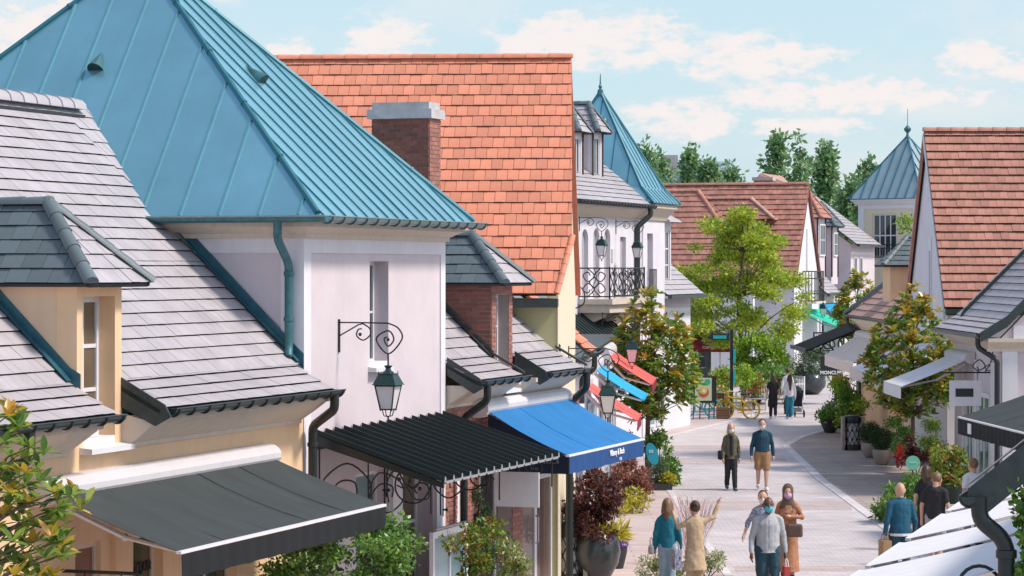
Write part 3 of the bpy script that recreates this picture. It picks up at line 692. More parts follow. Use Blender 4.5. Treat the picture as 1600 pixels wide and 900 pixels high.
# ================================================================ YELLOW HOUSE
def lroof(th,x0,x1,pts,exp=.212,w=.19,m=slate,eave=True):
    """street slope made of flat strips through (y,z) points, courses as parts"""
    for (y0,z0),(y1,z1) in zip(pts[:-1],pts[1:]):
        pl=Plane([(x0,y0,z0),(x1,y0,z0),(x1,y1,z1),(x0,y1,z1)],(1,0,0),(0,-1,1))
        tiles(th,pl,w,exp,.024,m,mode='course',jit=.0025,gap=.003,wedge=.95)
YH_=Thing('yellow_house','peach rendered house with grey slate roof beside the teal-roofed tower','house',L,(-5,0,0))
holes=[(-6.42,-5.62,3.64,5.37),(-6.6,-5.98,0,2.58),(-5.15,-4.35,.7,2.55),(-3.6,-2.2,.6,2.5)]
wall(YH_,'wall',-9.6,-6.56,0,3.98,0,peach,holes,.22); wall(YH_,'wall',-5.45,-.03,0,3.98,0,peach,holes,.22)
wall(YH_,'wall',-6.56,-5.45,0,5.56,0,peach,holes,.26)
YH_.part('dormer_cheek',MB().box(-6.56,-6.42,.262,3.2,3.9,5.56),peachl); YH_.part('dormer_cheek',MB().box(-5.6,-5.45,.262,3.2,3.9,5.56),peach)
YH_.part('side_wall',MB().box(-9.6,-9.4,.22,7.2,0,4.2),peach); YH_.part('back_wall',MB().box(-9.4,-.03,7.0,7.2,0,4.2),peach)
window(YH_,-6.42,-5.62,3.72,5.37,.2,2,3,fw=.07,mw=.045,gm=glassb)
sill(YH_,-6.5,-5.42,3.66,0,.16); YH_.part('sill_block',MB().box(-6.42,-5.62,.0,.2,3.645,3.76),whitep)
# roof planes
EA=(-.52,4.06); KN=(.08,4.38); RI=(3.72,7.95)
lroof(YH_,-9.6,-6.58,[EA,KN]); lroof(YH_,-5.47,-.12,[EA,KN]); MD=(1.5,KN[1]+(1.5-KN[0])*(RI[1]-KN[1])/(RI[0]-KN[0]))
lroof(YH_,-9.6,-6.57,[KN,MD]); lroof(YH_,-5.46,.0,[KN,MD]); lroof(YH_,-9.6,.0,[MD,RI])
pl=Plane([(.0,2.05,6.31),(.9,3.72,7.95),(.0,3.72,7.95)],(1,0,0),(0,-1,1)); tiles(YH_,pl,.2,.27,.022,slate)
YH_.part('back_slope',MB().prism([(-9.6,3.72,7.93),(.6,3.72,7.93),(.6,7.4,4.2),(-9.6,7.4,4.2)],(0,0,-.06)),slate)
ridge(YH_,(-9.6,3.72,7.96),(.55,3.72,7.96),slate,r=.16,step=.36)
YH_.part('ridge_shade_strip',MB().box(-9.6,.5,3.56,3.60,7.82,7.86),deck_m)  # solid dark strip drawing the shade line under the ridge tiles
# flashings
def flashing(th,pts,w,m=flash,out=(-1,0,0),t=.012):
    P=[Vector(p) for p in pts]; o=Vector(out)*t
    mb=MB()
    for a,b in zip(P[:-1],P[1:]):
        mb.prism([a,b,b+Vector((0,0,w)),a+Vector((0,0,w))],o)
    return th.part('flashing',mb,m)
flashing(YH_,[(-6.562,-.05,4.33),(-6.562,.08,4.40),(-6.562,1.55,5.85)],.17)
YH_.part('flashing_apron',MB().prism([(-6.57,.06,4.42),(-6.57,1.6,5.93),(-6.68,1.6,5.93),(-6.68,.06,4.42)],(0,0,.012)),flash)
flashing(YH_,[(-.0,.0,4.33),(-.0,.1,4.42),(-.0,2.2,6.5)],.2)
YH_.part('flashing_apron',MB().prism([(-.005,.06,4.43),(-.005,2.1,6.43),(-.10,2.1,6.43),(-.10,.06,4.43)],(0,0,.012)),flash)
# dormer roof: ridge runs inwards, hip at the front
rp_=L.atX(75,316,-6.0); RY=rp_.y; RZ=rp_.z
e0=5.52; xa,xb,ya=-6.74,-5.24,-.27
pl=Plane([(xa,ya,e0),(xa,3.6,e0),(-6.0,3.6,RZ),(-6.0,RY,RZ)],(0,1,0),(-1,0,1)); tiles(YH_,pl,.27,.21,.02,slate_dk,name='tile',mode='each',limit=120,key=lambda p:p.y)  # slope in shade laid in darker slate than the sunlit front hip
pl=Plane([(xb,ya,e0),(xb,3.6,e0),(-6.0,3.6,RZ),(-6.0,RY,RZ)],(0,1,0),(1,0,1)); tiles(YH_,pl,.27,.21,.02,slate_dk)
pl=Plane([(xa,ya,e0),(xb,ya,e0),(-6.0,RY,RZ)],(1,0,0),(0,-1,1)); tiles(YH_,pl,.2,.23,.02,slate)
ridge(YH_,(-6.0,RY-.05,RZ),(-6.0,3.4,RZ),slate_dk,r=.085,step=.34); ridge(YH_,(xa-.02,ya-.02,e0+.02),(-6.0,RY,RZ+.02),slate_dk,r=.085,step=.3); ridge(YH_,(xb+.02,ya-.02,e0+.02),(-6.0,RY,RZ+.02),slate_dk,r=.075,step=.3)
YH_.part('dormer_soffit',MB().box(xa+.04,xb-.04,ya+.04,3.4,e0-.03,e0-.005),peachl)
# eaves
cornice(YH_,-9.6,-6.80,0,3.6,3.98,.46); cornice(YH_,-5.40,-.16,0,3.6,3.98,.46)
gutter(YH_,-9.6,-6.62,-.57,4.06,.085); gutter(YH_,-5.35,-.12,-.57,4.06,.085)
YH_.part('eave_end_board',MB().prism([(-5.47,-.0,4.42),(-5.47,-.56,4.11),(-5.47,-.64,3.97),(-5.47,-.44,3.86),(-5.47,-.0,4.08)],(.03,0,0)),gutblk)
YH_.part('cornice_end',MB().prism([(-5.45,-.0,3.56),(-5.45,-.0,4.0),(-5.45,-.44,3.9)],(.05,0,0)),cream)
pipe(YH_,[(-.30,-.57,4.0),(-.30,-.57,3.80),(.02,-.12,3.55),(.02,-.12,.05)],.062,blackm,collars=[(.02,-.12,3.3),(.02,-.12,1.2)])
pipe(YH_,[(-8.7,-.57,4.0),(-8.7,-.57,3.7),(-8.85,-.12,3.4),(-8.85,-.12,.05)],.062,blackm)
# shop front under the awning
d=window(YH_,-6.6,-5.98,0,2.58,.05,1,1,fm=cream,gm=mat('brown_door_panel',(.23,.10,.055),.5,noise=.15),fw=.07,name='door')
w=window(YH_,-5.15,-4.35,.7,2.55,.12,1,1,fm=cream,fw=.07,gm=mat('dim_shop_glass',(.10,.09,.06),.1,noise=.5,nscale=2,col2=(.03,.04,.03)))
window(YH_,-3.6,-2.2,.6,2.5,.12,2,1,fm=cream,fw=.06)
lettering(YH_,'& VOLTAIRE',.155,(-4.75,.138,2.12),(1,0,0),(0,0,1),mat('black_lettering',(.01,.01,.01),.6),bold=.006)
YH_.part('pilaster',MB().box(-5.72,-5.28,-.06,0,0,2.75),peach)
sg=Thing('hanging_sign','small black shop sign on iron rod under the charcoal awning','sign',L,(-6.95,-.9,2.1))
sg.part('rod',MB().tube([(-6.95,-.02,2.33),(-6.95,-.95,2.33)],.02,8).ball((-6.95,-.97,2.33),.035),iron)
sg.part('hook',MB().tube([(-6.95,-.3,2.33),(-6.95,-.3,2.18)],.01,6).tube([(-6.95,-.75,2.33),(-6.95,-.75,2.18)],.01,6),iron)
sg.part('board',MB().box(-6.965,-6.935,-.92,-.12,1.72,2.18),blackm)
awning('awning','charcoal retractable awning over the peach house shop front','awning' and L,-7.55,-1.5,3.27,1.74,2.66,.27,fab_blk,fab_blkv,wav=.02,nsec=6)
# ================================================================ TOWER
TW=Thing('tower_house','lilac tower house with steep teal zinc pyramid roof','house',L,(2.8,3,0))
TX=5.65; TY=8.0
th_=[(2.49,3.24,4.24,5.79),(1.95,3.25,.35,2.75),(3.75,5.15,.0,2.75)]
wall(TW,'wall',.25,TX-.2,0,5.9,.022,lilac,th_,.3)
wall(TW,'border',0,.25,0,6.12,0,whitew,(),.3); wall(TW,'border',TX-.2,TX,0,6.12,0,whitew,(),.3); wall(TW,'border',.25,TX-.2,5.9,6.12,0,whitew,(),.3)
fx=lambda a,y,z:(y,a,z)   # wall built as (along y) in plane x
wall(TW,'wall',.34,TY,0,5.9,.022,lilac,(),.25,fn=fx); wall(TW,'border',.30,.34,0,5.9,0,whitew,(),.25,fn=fx); wall(TW,'border',.30,TY,5.9,6.12,0,whitew,(),.25,fn=fx)
TW.part('side_wall',MB().box(TX-.2,TX,.30,TY,0,6.12),whitew); TW.part('back_wall',MB().box(.3,TX-.2,TY-.2,TY,0,6.12),whitew)
# cornice ring
prf=[(.02,6.1),(-.05,6.1),(-.05,6.16),(-.2,6.24),(-.24,6.25),(-.24,6.33),(.02,6.33)]
def ring(th,name,x0,x1,y0,y1,prof,m):
    mb=MB(); n=len(prof); c=[(x0,y0,1,1),(x1,y0,-1,1),(x1,y1,-1,-1),(x0,y1,1,-1)]
    for (x,y,sx,sy) in c:
        for (o,z) in prof: mb.v.append((x+sx*o,y+sy*o,z))
    for k in range(4):
        k2=(k+1)%4
        for i in range(n-1): mb.f.append((k*n+i,k2*n+i,k2*n+i+1,k*n+i+1))
    return th.part(name,mb,m)
ring(TW,'cornice',0,TX,0,TY,prf,cream)
apx=L.atX(222,-72,2.8); APX=Vector((2.82,apx.y,apx.z)); EZ=6.40; ov=.36
c0=Vector((-ov,-ov,EZ)); c1=Vector((TX+ov,-ov,EZ)); c2=Vector((TX+ov,2*APX.y+ov,EZ)); c3=Vector((-ov,2*APX.y+ov,EZ))
deck=TW.part('roof_deck',MB().add([c0-Vector((0,0,.03)),c1-Vector((0,0,.03)),c2-Vector((0,0,.03)),c3-Vector((0,0,.03)),APX-Vector((0,0,.03))],[(0,1,4),(1,2,4),(2,3,4),(3,0,4),(0,3,2,1)]),flash)
seams(TW,Plane([c0,c3,APX],(0,1,0),(-1,0,1)),.585,zinc,zinc_rib,deck,off=.30,hgt=.022,thk=.03)
seams(TW,Plane([c0,c1,APX],(1,0,0),(0,-1,1)),.405,zinc,zinc_seam,deck,off=.16,hgt=.022,thk=.03)
seams(TW,Plane([c1,c2,APX],(0,1,0),(1,0,1)),.6,zinc,zinc_seam,deck); seams(TW,Plane([c2,c3,APX],(1,0,0),(0,1,1)),.5,zinc,zinc_seam,deck)
for c in (c0,c1,c2,c3):
    d=(APX-c).normalized(); TW.part('hip_cap',MB().tube([c+d*.02+Vector((0,0,.02)),APX+Vector((0,0,.02))],.045,6),zinc_seam,deck)
    k=int((APX-c).length/1.3)
    for i in range(1,k): TW.part('hip_clip',MB().tube([c+d*(i*1.3)+Vector((0,0,.02)),c+d*(i*1.3+.03)+Vector((0,0,.02))],.056,6),zinc_seam,deck)
def vent(th,pl,u,v,m,s=.16):
    p=L.onP(u,v,pl.o,pl.n); mb=MB(); n=8
    f=p-pl.s*s*.6; ax=(-pl.s+pl.n*.05).normalized(); t=(pl.s)
    base=[f+pl.e*(math.cos(math.pi*k/n)*s)+pl.n*(math.sin(math.pi*k/n)*s*1.25)for k in range(n+1)]; tip=p+pl.s*s*2.2+pl.n*.02
    mb.add(base+[tip],[tuple(range(n,-1,-1))]+[(k,k+1,n+1) for k in range(n)])
    o=th.part('roof_vent',mb,m,deck)
    th.part('vent_mouth',MB().add([q-pl.s*.004 for q in base],[tuple(range(n,-1,-1))]),blackm,deck)
plf=Plane([c0,c3,APX],(0,1,0),(-1,0,1)); pls=Plane([c0,c1,APX],(1,0,0),(0,-1,1))
vent(TW,plf,152,104,zinc_pipe,.125); vent(TW,pls,402,124,zinc_pipe,.13)
gutter(TW,-.36,TX+.45,-.45,6.39,.085,m=zinc_grey,mb_=zinc_pipe,step=.42)
mbx=MB(); seg=10
g=MB()
for y in (-.53,TY):
    for k in range(seg+1):
        q=math.pi+math.pi*k/seg; g.v.append((-.45+math.cos(q)*.085,y,6.39+math.sin(q)*.085))
for k in range(seg): g.f.append((k,k+1,seg+2+k,seg+1+k))
g.f.append(tuple(range(seg+1)))
TW.part('gutter',g,zinc_pipe,smooth=True); TW.part('gutter_lip',MB().tube([(-.535,-.53,6.39),(-.535,TY,6.39)],.014,6),zinc_grey)
pipe(TW,[(-.44,.20,6.32),(-.44,.20,6.08),(-.10,.18,5.75),(-.10,.18,4.62),(-.16,.16,4.50)],.058,zinc_pipe,collars=[(-.10,.18,5.62),(-.10,.18,5.0)])
window(TW,2.49,3.24,4.30,5.79,.24,2,2,fw=.06); sill(TW,2.42,3.12,4.26,.02,.13); TW.part('sill_block',MB().box(2.49,3.24,.03,.24,4.245,4.33),whitep)
window(TW,1.95,3.25,.35,2.75,.2,1,1,gm=glassbl,fw=.08); window(TW,3.75,5.15,0,2.75,.28,2,3,gm=glassb,fw=.07,mw=.05,name='door')
TW.part('pilaster',MB().box(3.3,3.7,-.03,.022,0,2.9),whitew); TW.part('pilaster',MB().box(5.18,5.44,-.03,.022,0,2.9),whitew)
gt=Thing('white_gate','low white framed glass screen in front of the lilac tower door','screen',L,(4.9,-.35,0))
gt.part('frame',MB().box(4.0,4.08,-.40,-.34,0,1.74).box(5.5,5.58,-.40,-.34,0,1.74).box(4.08,5.5,-.40,-.34,1.64,1.74).box(4.08,5.5,-.40,-.34,0,.12).box(4.75,4.81,-.395,-.345,.12,1.64),whitep)
gt.part('pane',MB().box(4.08,4.75,-.375,-.365,.12,1.64),glassbl); gt.part('pane',MB().box(4.81,5.5,-.375,-.365,.12,1.64),glassbl)
gt.part('top_rail',MB().tube([(4.05,-.42,1.78),(5.4,-.42,1.78)],.02,8),mat('steel',(.5,.5,.52),.3,metal=.9))
LF='scroll bracket wall lanterns'
lantern('green lantern on scroll bracket on the lilac tower wall',LF,L,1.29,.02,4.93)
# metal canopy
ribm=mat('black_canopy_rib',(.007,.013,.014),.55,spec=.25)
CN=Thing('metal_canopy','black ribbed metal canopy on iron scrolls at the lilac tower','canopy',L,(3,-.9,2.8))
cx0,cx1,cy1,cz0,cz1=.41,5.56,-1.88,3.42,2.81
CN.part('sheet',MB().prism([(cx0,0,cz0),(cx1,0,cz0),(cx1,cy1,cz1),(cx0,cy1,cz1)],(0,0,-.012)),ribm)
sil=mat('pale_metal_edge',(.45,.46,.48),.4,metal=.5)
NRB=15
for i in range(NRB+1):
    x=cx0+.02+(cx1-cx0-.04)*i/NRB; s=.034
    CN.part('rib',MB().add([(x-s,0,cz0+.002),(x+s,0,cz0+.002),(x+s*.35,0,cz0+.06),(x-s*.35,0,cz0+.06),(x-s,cy1,cz1+.002),(x+s,cy1,cz1+.002),(x+s*.35,cy1,cz1+.06),(x-s*.35,cy1,cz1+.06)],[(0,1,2,3),(7,6,5,4),(0,4,5,1),(1,5,6,2),(2,6,7,3),(3,7,4,0)]),ribm)
    CN.part('rib_end',MB().prism([(x-s,cy1-.001,cz1-.012),(x+s,cy1-.001,cz1-.012),(x+s*.5,cy1-.001,cz1+.065),(x-s*.5,cy1-.001,cz1+.065)],(0,-.006,0)),sil)
    if i<NRB:
        xn=cx0+.02+(cx1-cx0-.04)*(i+1)/NRB
        CN.part('drip_edge',MB().prism([(x+s,cy1-.002,cz1-.03),(xn-s,cy1-.002,cz1-.03),(xn-s,cy1-.002,cz1+.006),(x+s,cy1-.002,cz1+.006)],(0,-.006,0)),sil)
for x in (cx0,cx1-.05): CN.part('side_beam',MB().prism([(x,-.02,cz0-.02),(x,cy1+.02,cz1-.02),(x,cy1+.02,cz1-.09),(x,-.02,cz0-.16)],(.05,0,0)),blackm)
CN.part('wall_plate',MB().box(cx0,cx1,-.03,-.005,cz0-.22,cz0-.02),blackm)
for bx in (.47,2.95,5.45):
    mb=MB(); P=lambda a,z:(bx,-a,z)
    mb.tube([P(.03,3.2),P(.03,1.85)],.014,6); mb.tube([P(.75,3.12),P(.75,2.12)],.012,6)
    mb.tube([P(.06,2.35)]+[P(p[0],p[1]) for p in spiral(.45,2.60,[(-100,.39),(-60,.4),(0,.42),(60,.37),(100,.31),(150,.33),(190,.33),(230,.3),(275,.24),(330,.2),(390,.19),(450,.13),(520,.12),(580,.09)])],.013,6)
    mb.tube([P(p[0],p[1]) for p in spiral(1.02,2.62,[(-80,.27),(-20,.30),(50,.26),(110,.25),(180,.26),(250,.24),(320,.16),(400,.13),(480,.09)])],.012,6)
    mb.tube([P(p[0],p[1]) for p in spiral(1.22,2.8,[(-150,.34),(-100,.2),(-30,.16),(60,.15),(140,.12),(220,.08)])],.011,6)
    mb.tube([P(1.15,3.0),P(1.38,2.6)]+[P(p[0],p[1]) for p in spiral(1.5,2.68,[(200,.14),(130,.16),(60,.13),(0,.1),(-70,.09),(-140,.06)])],.012,6)
    for a,z in ((.42,2.58),(1.0,2.6),(1.2,2.82),(1.5,2.7)): mb.ball(P(a,z),.03,8,6)
    for z in (1.95,2.45): mb.tube([P(0,z),P(.09,z)],.016,6).ball(P(.09,z),.028,8,6)
    CN.part('scroll_bracket',mb,iron,smooth=True)
for x in (.47,2.95,5.45): CN.part('post',MB().tube([(x,-1.8,2.8),(x,-1.8,2.35)],.012,6),iron)
ws=Thing('hanging_sign','blank white square shop sign hung below the black ribbed canopy','sign',L,(5.0,-1.4,2.05))
ws.part('board',MB().box(4.985,5.015,-1.74,-1.03,2.07,2.60),fab_white)
ws.part('hook',MB().tube([(5,-1.14,2.60),(5,-1.14,3.0)],.009,6).tube([(5,-1.62,2.60),(5,-1.62,2.86)],.009,6),iron)
# ================================================================ BRICK HOUSE
BH=Thing('brick_house','red brick house with slate roof and hipped dormer next to the lilac tower','house',L,(8.5,1,0))
bx0,bx1=TX+.01,11.6
bholes=[(7.3,9.0,.0,2.35),(9.55,11.42,0,2.12),(6.25,6.62,.3,2.6),(8.16,8.80,3.66,5.25)]
wall(BH,'wall',bx0,7.93,0,3.84,.03,mortar,bholes,.25); wall(BH,'wall',8.99,bx1-.02,0,3.84,.03,mortar,bholes,.25); wall(BH,'wall',7.93,8.99,0,5.47,.03,mortar,bholes,.25)
def brickrect(x0,x1,z0,z1,m=brickpk,mode='course',lim=300):
    if x1-x0<.04 or z1-z0<.04: return
    pl=Plane([(x0,.028,z0),(x1,.028,z0),(x1,.028,z1),(x0,.028,z1)],(1,0,0),(0,-1,0)); tiles(BH,pl,.22,.075,.014,m,mode=mode,name='brick',gap=.012,wedge=0,jit=.003,deck=None,limit=lim)
for a,b,c,d_ in [(bx0,6.25,0,3.5),(6.25,6.62,0,.3),(6.25,6.62,2.6,3.5),(6.62,7.3,0,3.5),(7.3,9.0,2.35,3.5),(9.0,9.55,0,3.5),(9.55,11.42,2.12,3.5),(11.42,bx1-.02,0,3.5),(7.93,8.16,3.5,5.45),(8.80,8.99,3.5,5.45),(8.16,8.80,5.25,5.45)]:
    brickrect(a,b,c,d_)
BH.part('side_wall',MB().box(11.4,11.58,.28,6.2,0,3.9),mortar)
# dormer cheek of single bricks
BH.part('dormer_cheek',MB().box(7.935,8.15,.282,3.0,3.84,5.47),mortar); BH.part('dormer_cheek',MB().box(8.81,8.985,.282,3.0,3.84,5.47),mortar)
pl=Plane([(7.933,.03,4.3),(7.933,1.75,5.45),(7.933,.03,5.45)],(0,1,0),(-1,0,0)); tiles(BH,pl,.22,.075,.014,brick_m,mode='each',name='brick',gap=.012,wedge=0,jit=.003,deck=None,limit=200)  # cheek away from the sun, laid in the shade tone
window(BH,8.16,8.80,3.72,5.25,.2,2,3,fw=.055,mw=.035); sill(BH,8.08,8.92,3.70,.02,.2)
E1=(-.52,3.94); K1=(.08,4.26); R1=(3.1,7.22)
lroof(BH,bx0,7.9,[E1,K1]); lroof(BH,9.02,11.42,[E1,K1]); MD=(1.4,K1[1]+(1.4-K1[0])*(R1[1]-K1[1])/(R1[0]-K1[0]))
lroof(BH,bx0,7.92,[K1,MD],w=.24); lroof(BH,9.0,11.58,[K1,MD],w=.24); lroof(BH,bx0,11.58,[MD,R1],w=.24)
BH.part('back_slope',MB().prism([(bx0,3.1,7.2),(11.58,3.1,7.2),(11.58,6.4,3.9),(bx0,6.4,3.9)],(0,0,-.06)),slate)
ridge(BH,(bx0,3.1,7.24),(11.58,3.1,7.24),slate,r=.13)
for x,sgn in ((7.93,-1),(11.58,-1)):
    flashing(BH,[(x,-.02,4.2),(x,.1,4.31),(x,2.4,6.56)],.13,m=gutblk); BH.part('flashing_apron',MB().prism([(x,.0,4.25),(x,2.4,6.60),(x-.1,2.4,6.60),(x-.1,.0,4.25)],(0,0,.014)),gutblk)
for x in (7.88,11.40): BH.part('verge_board',MB().prism([(x,-.55,3.97),(x,.02,4.29),(x+.06,.02,4.29),(x+.06,-.55,3.97)],(0,0,.04)),gutblk)
for x in (bx0+.0,9.0):
    BH.part('eave_end_board',MB().prism([(x,-.02,4.30),(x,-.56,3.98),(x,-.62,3.83),(x,-.46,3.74),(x,-.02,4.02)],(.03,0,0)),gutblk)
# dormer roof
rp_=L.atX(737,366,8.46); RY=rp_.y; RZ=rp_.z; e0=5.44; xa,xb,ya=7.73,9.19,-.27
pl=Plane([(xa,ya,e0),(xa,3.4,e0),(8.46,3.4,RZ),(8.46,RY,RZ)],(0,1,0),(-1,0,1)); tiles(BH,pl,.26,.21,.02,slate_dk,mode='each',limit=60,key=lambda p:p.y)  # shade of this slope put into the darker slate, front hip stays light
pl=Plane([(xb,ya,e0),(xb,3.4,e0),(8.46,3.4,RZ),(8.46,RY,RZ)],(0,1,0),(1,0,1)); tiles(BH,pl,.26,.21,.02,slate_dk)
pl=Plane([(xa,ya,e0),(xb,ya,e0),(8.46,RY,RZ)],(1,0,0),(0,-1,1)); tiles(BH,pl,.24,.23,.02,slate)
ridge(BH,(8.46,RY-.05,RZ),(8.46,3.2,RZ),slate_dk,r=.085); ridge(BH,(xa-.02,ya-.02,e0+.02),(8.46,RY,RZ+.02),slate_dk,r=.085,step=.3); ridge(BH,(xb+.02,ya-.02,e0+.02),(8.46,RY,RZ+.02),slate_dk,r=.075,step=.3)
BH.part('dormer_soffit',MB().box(xa+.04,xb-.04,ya+.04,3.2,e0-.03,e0-.005),mortar)
cornice(BH,bx0+.03,8.1,.03,3.5,3.86,.46); cornice(BH,8.9,11.45,.03,3.5,3.86,.46)
gutter(BH,bx0+.0,8.0,-.57,3.94,.08); gutter(BH,9.05,11.5,-.57,3.94,.08)
pipe(BH,[(6.0,-.57,3.88),(6.0,-.57,3.62),(6.12,-.14,3.34),(6.12,-.14,.05)],.06,blackm,collars=[(6.12,-.14,2.6)])
pipe(BH,[(11.35,-.57,3.88),(11.35,-.57,3.60),(11.72,-.14,3.30),(11.72,-.14,.05)],.065,blackm)
# shop front
window(BH,6.25,6.62,.3,2.6,.06,1,1,fw=.07,gm=whitep)
window(BH,7.3,9.0,0,2.35,.3,2,1,fw=.08,gm=glass,mw=.1,name='shop_window')
dd=window(BH,9.55,11.42,0,2.12,.08,2,1,fw=.09,mw=.12,gm=mat('clear_door_glass',(.20,.13,.11),.08,noise=.4,nscale=1.5,col2=(.07,.05,.05)),name='door')
BH.part('door_handle',MB().tube([(10.36,.05,.95),(10.36,.0,.98),(10.36,.0,1.4),(10.36,.05,1.43)],.014,6),mat('steel',(0,0,0)),dd)
BH.part('letter_box',MB().box(7.02,7.22,-.06,.02,1.25,1.75),blackm)
# chimney of single bricks
CHX0,CHX1,CHY0,CHY1=9.2,9.75,1.58,2.62
ch=BH.part('chimney',MB().box(CHX0,CHX1,CHY0,CHY1,5.2,8.24),mortar)
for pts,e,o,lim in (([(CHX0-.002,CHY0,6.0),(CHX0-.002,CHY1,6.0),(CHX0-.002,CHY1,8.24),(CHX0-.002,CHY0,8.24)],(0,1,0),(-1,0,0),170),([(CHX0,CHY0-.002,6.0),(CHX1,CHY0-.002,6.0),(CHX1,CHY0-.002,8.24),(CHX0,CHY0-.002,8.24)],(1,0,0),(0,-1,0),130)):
    tiles(BH,Plane(pts,e,o),.205,.074,.012,brick_m if o[0]<0 else brickpk,parent=ch,mode='each',name='brick',gap=.011,wedge=0,jit=.003,deck=None,limit=lim)  # unlit chimney face gets the darker brick tone, sunlit face the paler
BH.part('chimney_cap',MB().box(CHX0-.07,CHX1+.07,CHY0-.07,CHY1+.07,8.24,8.40).box(CHX0+.0,CHX1+.0,CHY0,CHY1,8.40,8.52),stone,ch)
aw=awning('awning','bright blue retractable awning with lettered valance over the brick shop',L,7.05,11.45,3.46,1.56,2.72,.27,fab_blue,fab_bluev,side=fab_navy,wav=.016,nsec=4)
wl=mat('white_lettering',(.78,.78,.8),.6)
lettering(aw,'Villeroy & Boch',.135,(9.7,-1.60,2.60),(1,0,0),(0,0,1),wl,bold=.004); lettering(aw,'1748',.075,(9.9,-1.60,2.47),(1,0,0),(0,0,1),wl)
lettering(aw,'Villeroy & Boch',.13,(7.044,-1.0,2.62),(0,-1,0),(0,0,1),mat('grey_lettering',(.10,.11,.15),.6),bold=.002); lettering(aw,'1748',.07,(7.044,-1.0,2.49),(0,-1,0),(0,0,1),MATS['grey_lettering'])
# ================================================================ ORANGE-ROOFED HOUSE
O_=Fr(.80,47.3,.08,1)
OH=Thing('orange_roof_house','pale house with big orange clay tile roof behind the brick chimney','house',O_,(3,4,0))
pE=O_.atX(868,459,-.12); pR=O_.atX(893,91,3.15); nrm=Vector((0,1,0)).cross(pR-pE); nrm=nrm if nrm.z>0 else -nrm
pp=[O_.onP(u,v,pE,nrm) for u,v in ((400,93.5),(893,91),(894,368),(869,459),(640,459))]
pl=Plane(pp,(0,1,0),(-1,0,1))
def okey(p):
    w=O_.w(p.x,p.y,p.z); u=800+F*w.x/w.y; v=YH-F*(w.z-CH)/w.y
    return 0 if (v<355-.86*(735-u)+8 and not(582<u<690 and 178<v<310)) else 1
tiles(OH,pl,.205,(pR-pE).length/21.5,.022,orange,mode='each',limit=300,key=okey,jit=.005,gap=.007,wedge=.9)
ridge(OH,pp[0]+Vector((0,0,.03)),pp[1]+Vector((0,0,.03)),orange,r=.085,step=.42)
dr=(pp[2]-pp[3]).normalized(); ridge(OH,pp[3],pp[2],orange,r=.06,step=.23,name='verge_tile')
RX,RZo=pp[1].x,pp[1].z
OH.part('back_slope',MB().prism([pp[1],pp[0],(pp[0].x+3.2,pp[0].y,5.2),(pp[1].x+3.2,pp[1].y,5.2)],(0,0,-.06)),orange)
OH.part('front_wall',MB().box(0,.25,.0,9,0,5.16),olive)  # same cream house wall, painted darker for its shade
gz=lambda x:5.05+(x+.12)*(pR.z-pE.z)/(pR.x-pE.x)
OH.part('street_wall',MB().prism([(.252,.0,0),(5.6,.0,0),(5.6,.0,5.2),(3.1,.0,gz(3.0)-.15),(.252,.0,gz(.252)-.12)],(0,.2,0)),creamy)
OH.part('corner_trim',MB().box(-.012,.25,-.012,.0,0,5.0),creamy)
g=MB(); 
OH.part('gutter',MB().box(-.34,-.16,-.02,6,5.0,5.13),gutblk)
OH.part('eave_board',MB().box(-.16,0,-.02,6,5.02,5.15),gutblk)
# ---- low shop row beyond it
LS=Thing('shop_row','low shop row with coral and blue awnings below the white balcony house','shop',O_,(14,1,0))
LS.part('wall',MB().box(5.65,27,.12,5,0,3.75),whitew); 
for a in (6.2,12.2,18.6,22.9): window(LS,a,a+3.2,.2,2.7,.04,2,1,gm=glassbl,fm=whitep,fw=.08)
LS.part('roof',MB().box(5.65,27,-.02,5.1,3.751,3.86),gutblk)
pl=Plane([(5.7,-.28,4.02),(8.2,-.28,4.02),(8.2,1.4,5.5),(5.7,1.4,5.5)],(1,0,0),(0,-1,1)); tiles(LS,pl,.2,.24,.03,orange,jit=.004)
LS.part('verge_board',MB().prism([(8.2,-.34,3.98),(8.2,1.4,5.5),(8.2,1.4,5.36),(8.2,-.34,3.84)],(.03,0,0)),gutblk)
LS.part('dormer_wall',MB().box(5.7,8.15,.13,1.5,3.86,4.25),whitew)
gutter(LS,5.62,8.25,-.36,4.02,.08,step=.4)
pipe(LS,[(6.0,-.36,3.95),(6.0,-.36,3.7),(6.1,-.1,3.5),(6.1,-.1,3.0)],.055,blackm)
GA='awnings of the low shop row'
for (x0,x1,m,lab,zt) in ((6.9,9.3,fab_coral,'coral awning nearest the orange-roofed house, below the blue one',3.35),(11.2,14.2,fab_sky,'sky blue awning between the two coral awnings',3.55),(17.5,21.5,fab_coral,'coral awning beyond the sky blue awning',3.62)):
    a_=awning('awning',lab,O_,x0,x1,zt,1.25,zt-.72,.2 if m is fab_coral else 0,m,fab_maroon,group=GA,y0=.1,cr=.2,side=None,bar=m)
lantern('green lantern on scroll bracket at the corner of the orange-roofed house',LF,O_,3.2,-.0,4.18,1.0)
lantern('green lantern on scroll bracket above the coral and blue awnings',LF,O_,19.5,.12,4.55,1.0)
